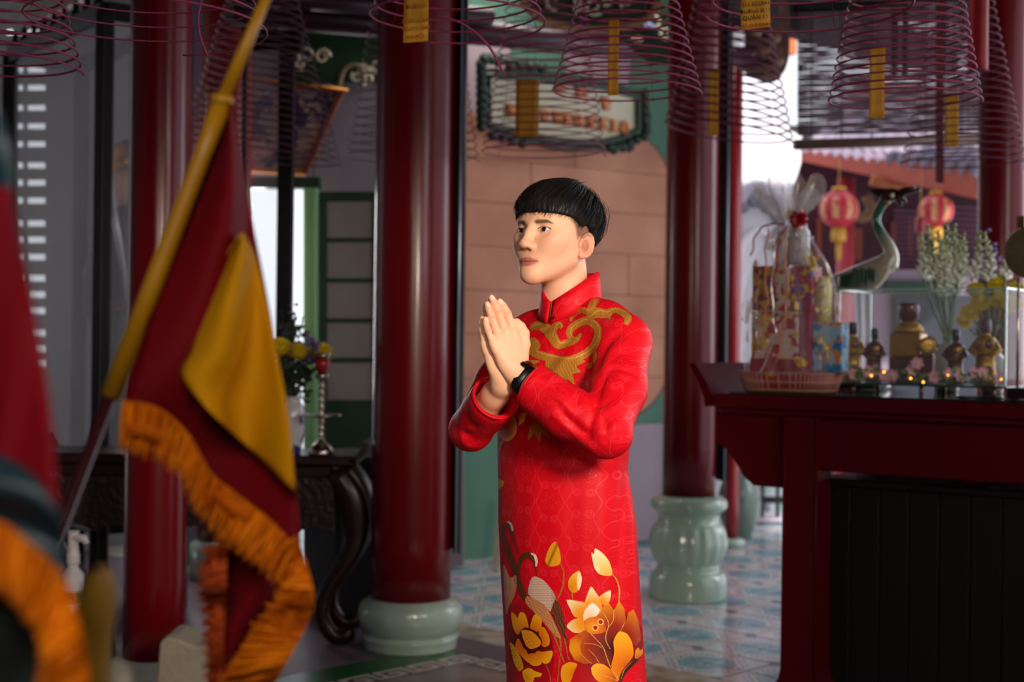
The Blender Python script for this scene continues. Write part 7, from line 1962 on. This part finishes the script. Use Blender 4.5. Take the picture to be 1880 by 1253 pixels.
motif('embroidered_stem', stroke_poly(B_([(892, 458, 8), (930, 510, 12), (948, 580, 13), (944, 660, 10)])), streak('b86a1c', 'd8983c'))
pet = lambda cx, cy, r: radial(900 + cx / 4.003, 940 + cy / 4.003, r / 4.003, 'e87808', 'f09a24', 'f8dca0')
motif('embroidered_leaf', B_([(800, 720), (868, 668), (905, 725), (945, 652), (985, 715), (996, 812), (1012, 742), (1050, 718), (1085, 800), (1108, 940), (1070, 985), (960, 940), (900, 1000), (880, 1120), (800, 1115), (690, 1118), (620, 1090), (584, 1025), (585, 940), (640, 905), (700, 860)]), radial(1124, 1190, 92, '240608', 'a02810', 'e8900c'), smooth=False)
for pl_, c_ in (([(740, 550), (780, 600), (818, 660), (815, 735), (760, 770), (690, 710), (702, 640)], (755, 740, 170)), ([(882, 576), (876, 655), (840, 690), (800, 660), (804, 622)], (815, 680, 95)), ([(562, 648), (630, 655), (690, 668), (712, 730), (692, 788), (620, 772), (588, 715)], (700, 770, 150)), ([(562, 842), (600, 800), (650, 782), (720, 810), (718, 850), (660, 890), (608, 886)], (715, 810, 150))):
    motif('embroidered_petal', B_(pl_), pet(*c_))
motif('embroidered_petal', B_([(690, 735), (750, 668), (805, 722), (770, 775), (690, 808)]), radial(1083, 1138, 24, 'f0b060', 'f4d4b0', 'f6e6dc'))
motif('embroidered_petal', B_([(690, 800), (770, 770), (830, 800), (850, 880), (760, 900), (700, 870)]), radial(1085, 1152, 26, 'e8980c', 'e07a10', 'c8500c'))
for cx, cy in ((772, 852), (810, 810)):
    motif('embroidered_dot', [(900 + (cx + 24 * math.cos(t)) / 4.003, 940 + (cy + 24 * math.sin(t)) / 4.003) for t in np.linspace(0, 6.1, 12)], streak('e8b84c', 'f0c860')); motif('embroidered_dot', [(900 + (cx + 16 * math.cos(t)) / 4.003, 940 + (cy + 16 * math.sin(t)) / 4.003) for t in np.linspace(0, 6.1, 12)], streak('b0081a', 'a00818'))
motif('embroidered_leaf', B_([(583, 1020), (590, 950), (640, 910), (700, 905), (660, 990), (690, 1100), (640, 1100)]), radial(1050, 1192, 26, 'e89c14', 'e0880c', 'c0500c'))
motif('embroidered_petal', B_([(936, 888), (965, 880), (1005, 900), (1040, 960), (1050, 1050), (1010, 1120), (960, 1200), (930, 1250), (900, 1180), (888, 1130), (908, 1040), (903, 950)]), radial(1150, 1226, 66, 'c84c0c', 'e88a0c', 'f0b01c'))
motif('embroidered_petal', B_([(742, 1145), (780, 1115), (840, 1125), (900, 1180), (925, 1250), (800, 1250), (752, 1200)]), radial(1130, 1248, 46, 'b03c0c', 'e8820c', 'f0b428'))
motif('embroidered_petal', B_([(520, 1180), (535, 1130), (585, 1105), (640, 1120), (620, 1170), (590, 1250), (530, 1250)]), radial(1062, 1240, 40, 'c0400c', 'e8940c', 'f0ac18'))
motif('embroidered_branch', stroke_poly(B_([(1118, 1035, 8), (1075, 1082, 30), (1020, 1130, 34), (975, 1190, 30), (948, 1250, 26)])), streak('1c0806', '5a2410', (1, 1), .8))
motif('embroidered_leaf', B_([(1060, 1075), (1064, 1020), (1085, 998), (1096, 1020), (1116, 1006), (1114, 1048), (1080, 1080)]), radial(1170, 1206, 16, 'd0600c', 'e88c14'))
vein = streak('e8a838', 'f0c060')
for s_ in ([(722, 878, 4), (780, 940, 5), (830, 1000, 5), (858, 1080, 5), (895, 1170, 5), (945, 1240, 5)], [(905, 722, 4), (900, 800, 5), (862, 860, 5), (848, 940, 5), (880, 1010, 4)], [(828, 740, 4), (862, 800, 5), (866, 850, 4)], [(690, 965, 4), (770, 975, 4), (820, 1000, 4)], [(720, 1010, 4), (770, 1060, 4), (800, 1112, 4)], [(985, 815, 4), (965, 860, 4), (940, 900, 4)], [(668, 1040, 4), (700, 1080, 4), (750, 1120, 4)], [(1040, 1100, 3), (985, 1160, 4), (960, 1230, 4)], [(800, 1200, 3), (870, 1215, 4), (930, 1245, 4)], [(1075, 960, 3), (1095, 910, 3)]):
    motif('gold_vein', stroke_poly(B_(s_)), vein, EMG, st=1.0)
fl_ = lambda: radial(975, 1178, 46, '6a1408', 'd8680c', 'f0a414')
for pl_ in ([(158, 742), (185, 752), (208, 790), (235, 870), (205, 905), (172, 850)], [(205, 790), (225, 738), (262, 752), (288, 850), (262, 890), (225, 870)], [(296, 850), (318, 772), (342, 752), (382, 795), (372, 870), (318, 885)], [(360, 860), (400, 850), (436, 915), (438, 975), (400, 995), (365, 960)], [(330, 1010), (380, 1030), (455, 1020), (462, 1050), (440, 1105), (400, 1118), (350, 1070)], [(282, 1050), (330, 1040), (372, 1075), (380, 1120), (330, 1135), (290, 1110)], [(205, 930), (240, 960), (280, 1040), (290, 1110), (250, 1080), (190, 1000)]):
    motif('embroidered_petal', B_(pl_), fl_())
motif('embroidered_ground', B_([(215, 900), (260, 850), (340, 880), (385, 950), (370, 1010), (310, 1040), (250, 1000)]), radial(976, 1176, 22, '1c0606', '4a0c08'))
motif('embroidered_pod', B_([(232, 880), (262, 868), (320, 885), (376, 950), (368, 985), (312, 1010), (268, 985)]), (lambda x, y: lin('e8941c') * (1 if math.sin(x * 1.4) * math.sin(y * 1.6 + x * .4) < .55 else .35)))
motif('embroidered_pod', B_([(148, 958), (180, 980), (195, 1010), (225, 1060), (250, 1145), (215, 1172), (180, 1110), (160, 1030)]), (lambda x, y: lin('e8a414') * (1 if math.sin(x * 1.1 - y * .2) * math.sin(y * .75) < .6 else .25)))
motif('embroidered_petal', B_([(240, 1175), (290, 1148), (340, 1175), (384, 1190), (372, 1212), (330, 1218), (318, 1250), (262, 1250)]), radial(968, 1245, 30, 'e88c0c', 'f0b01c'))
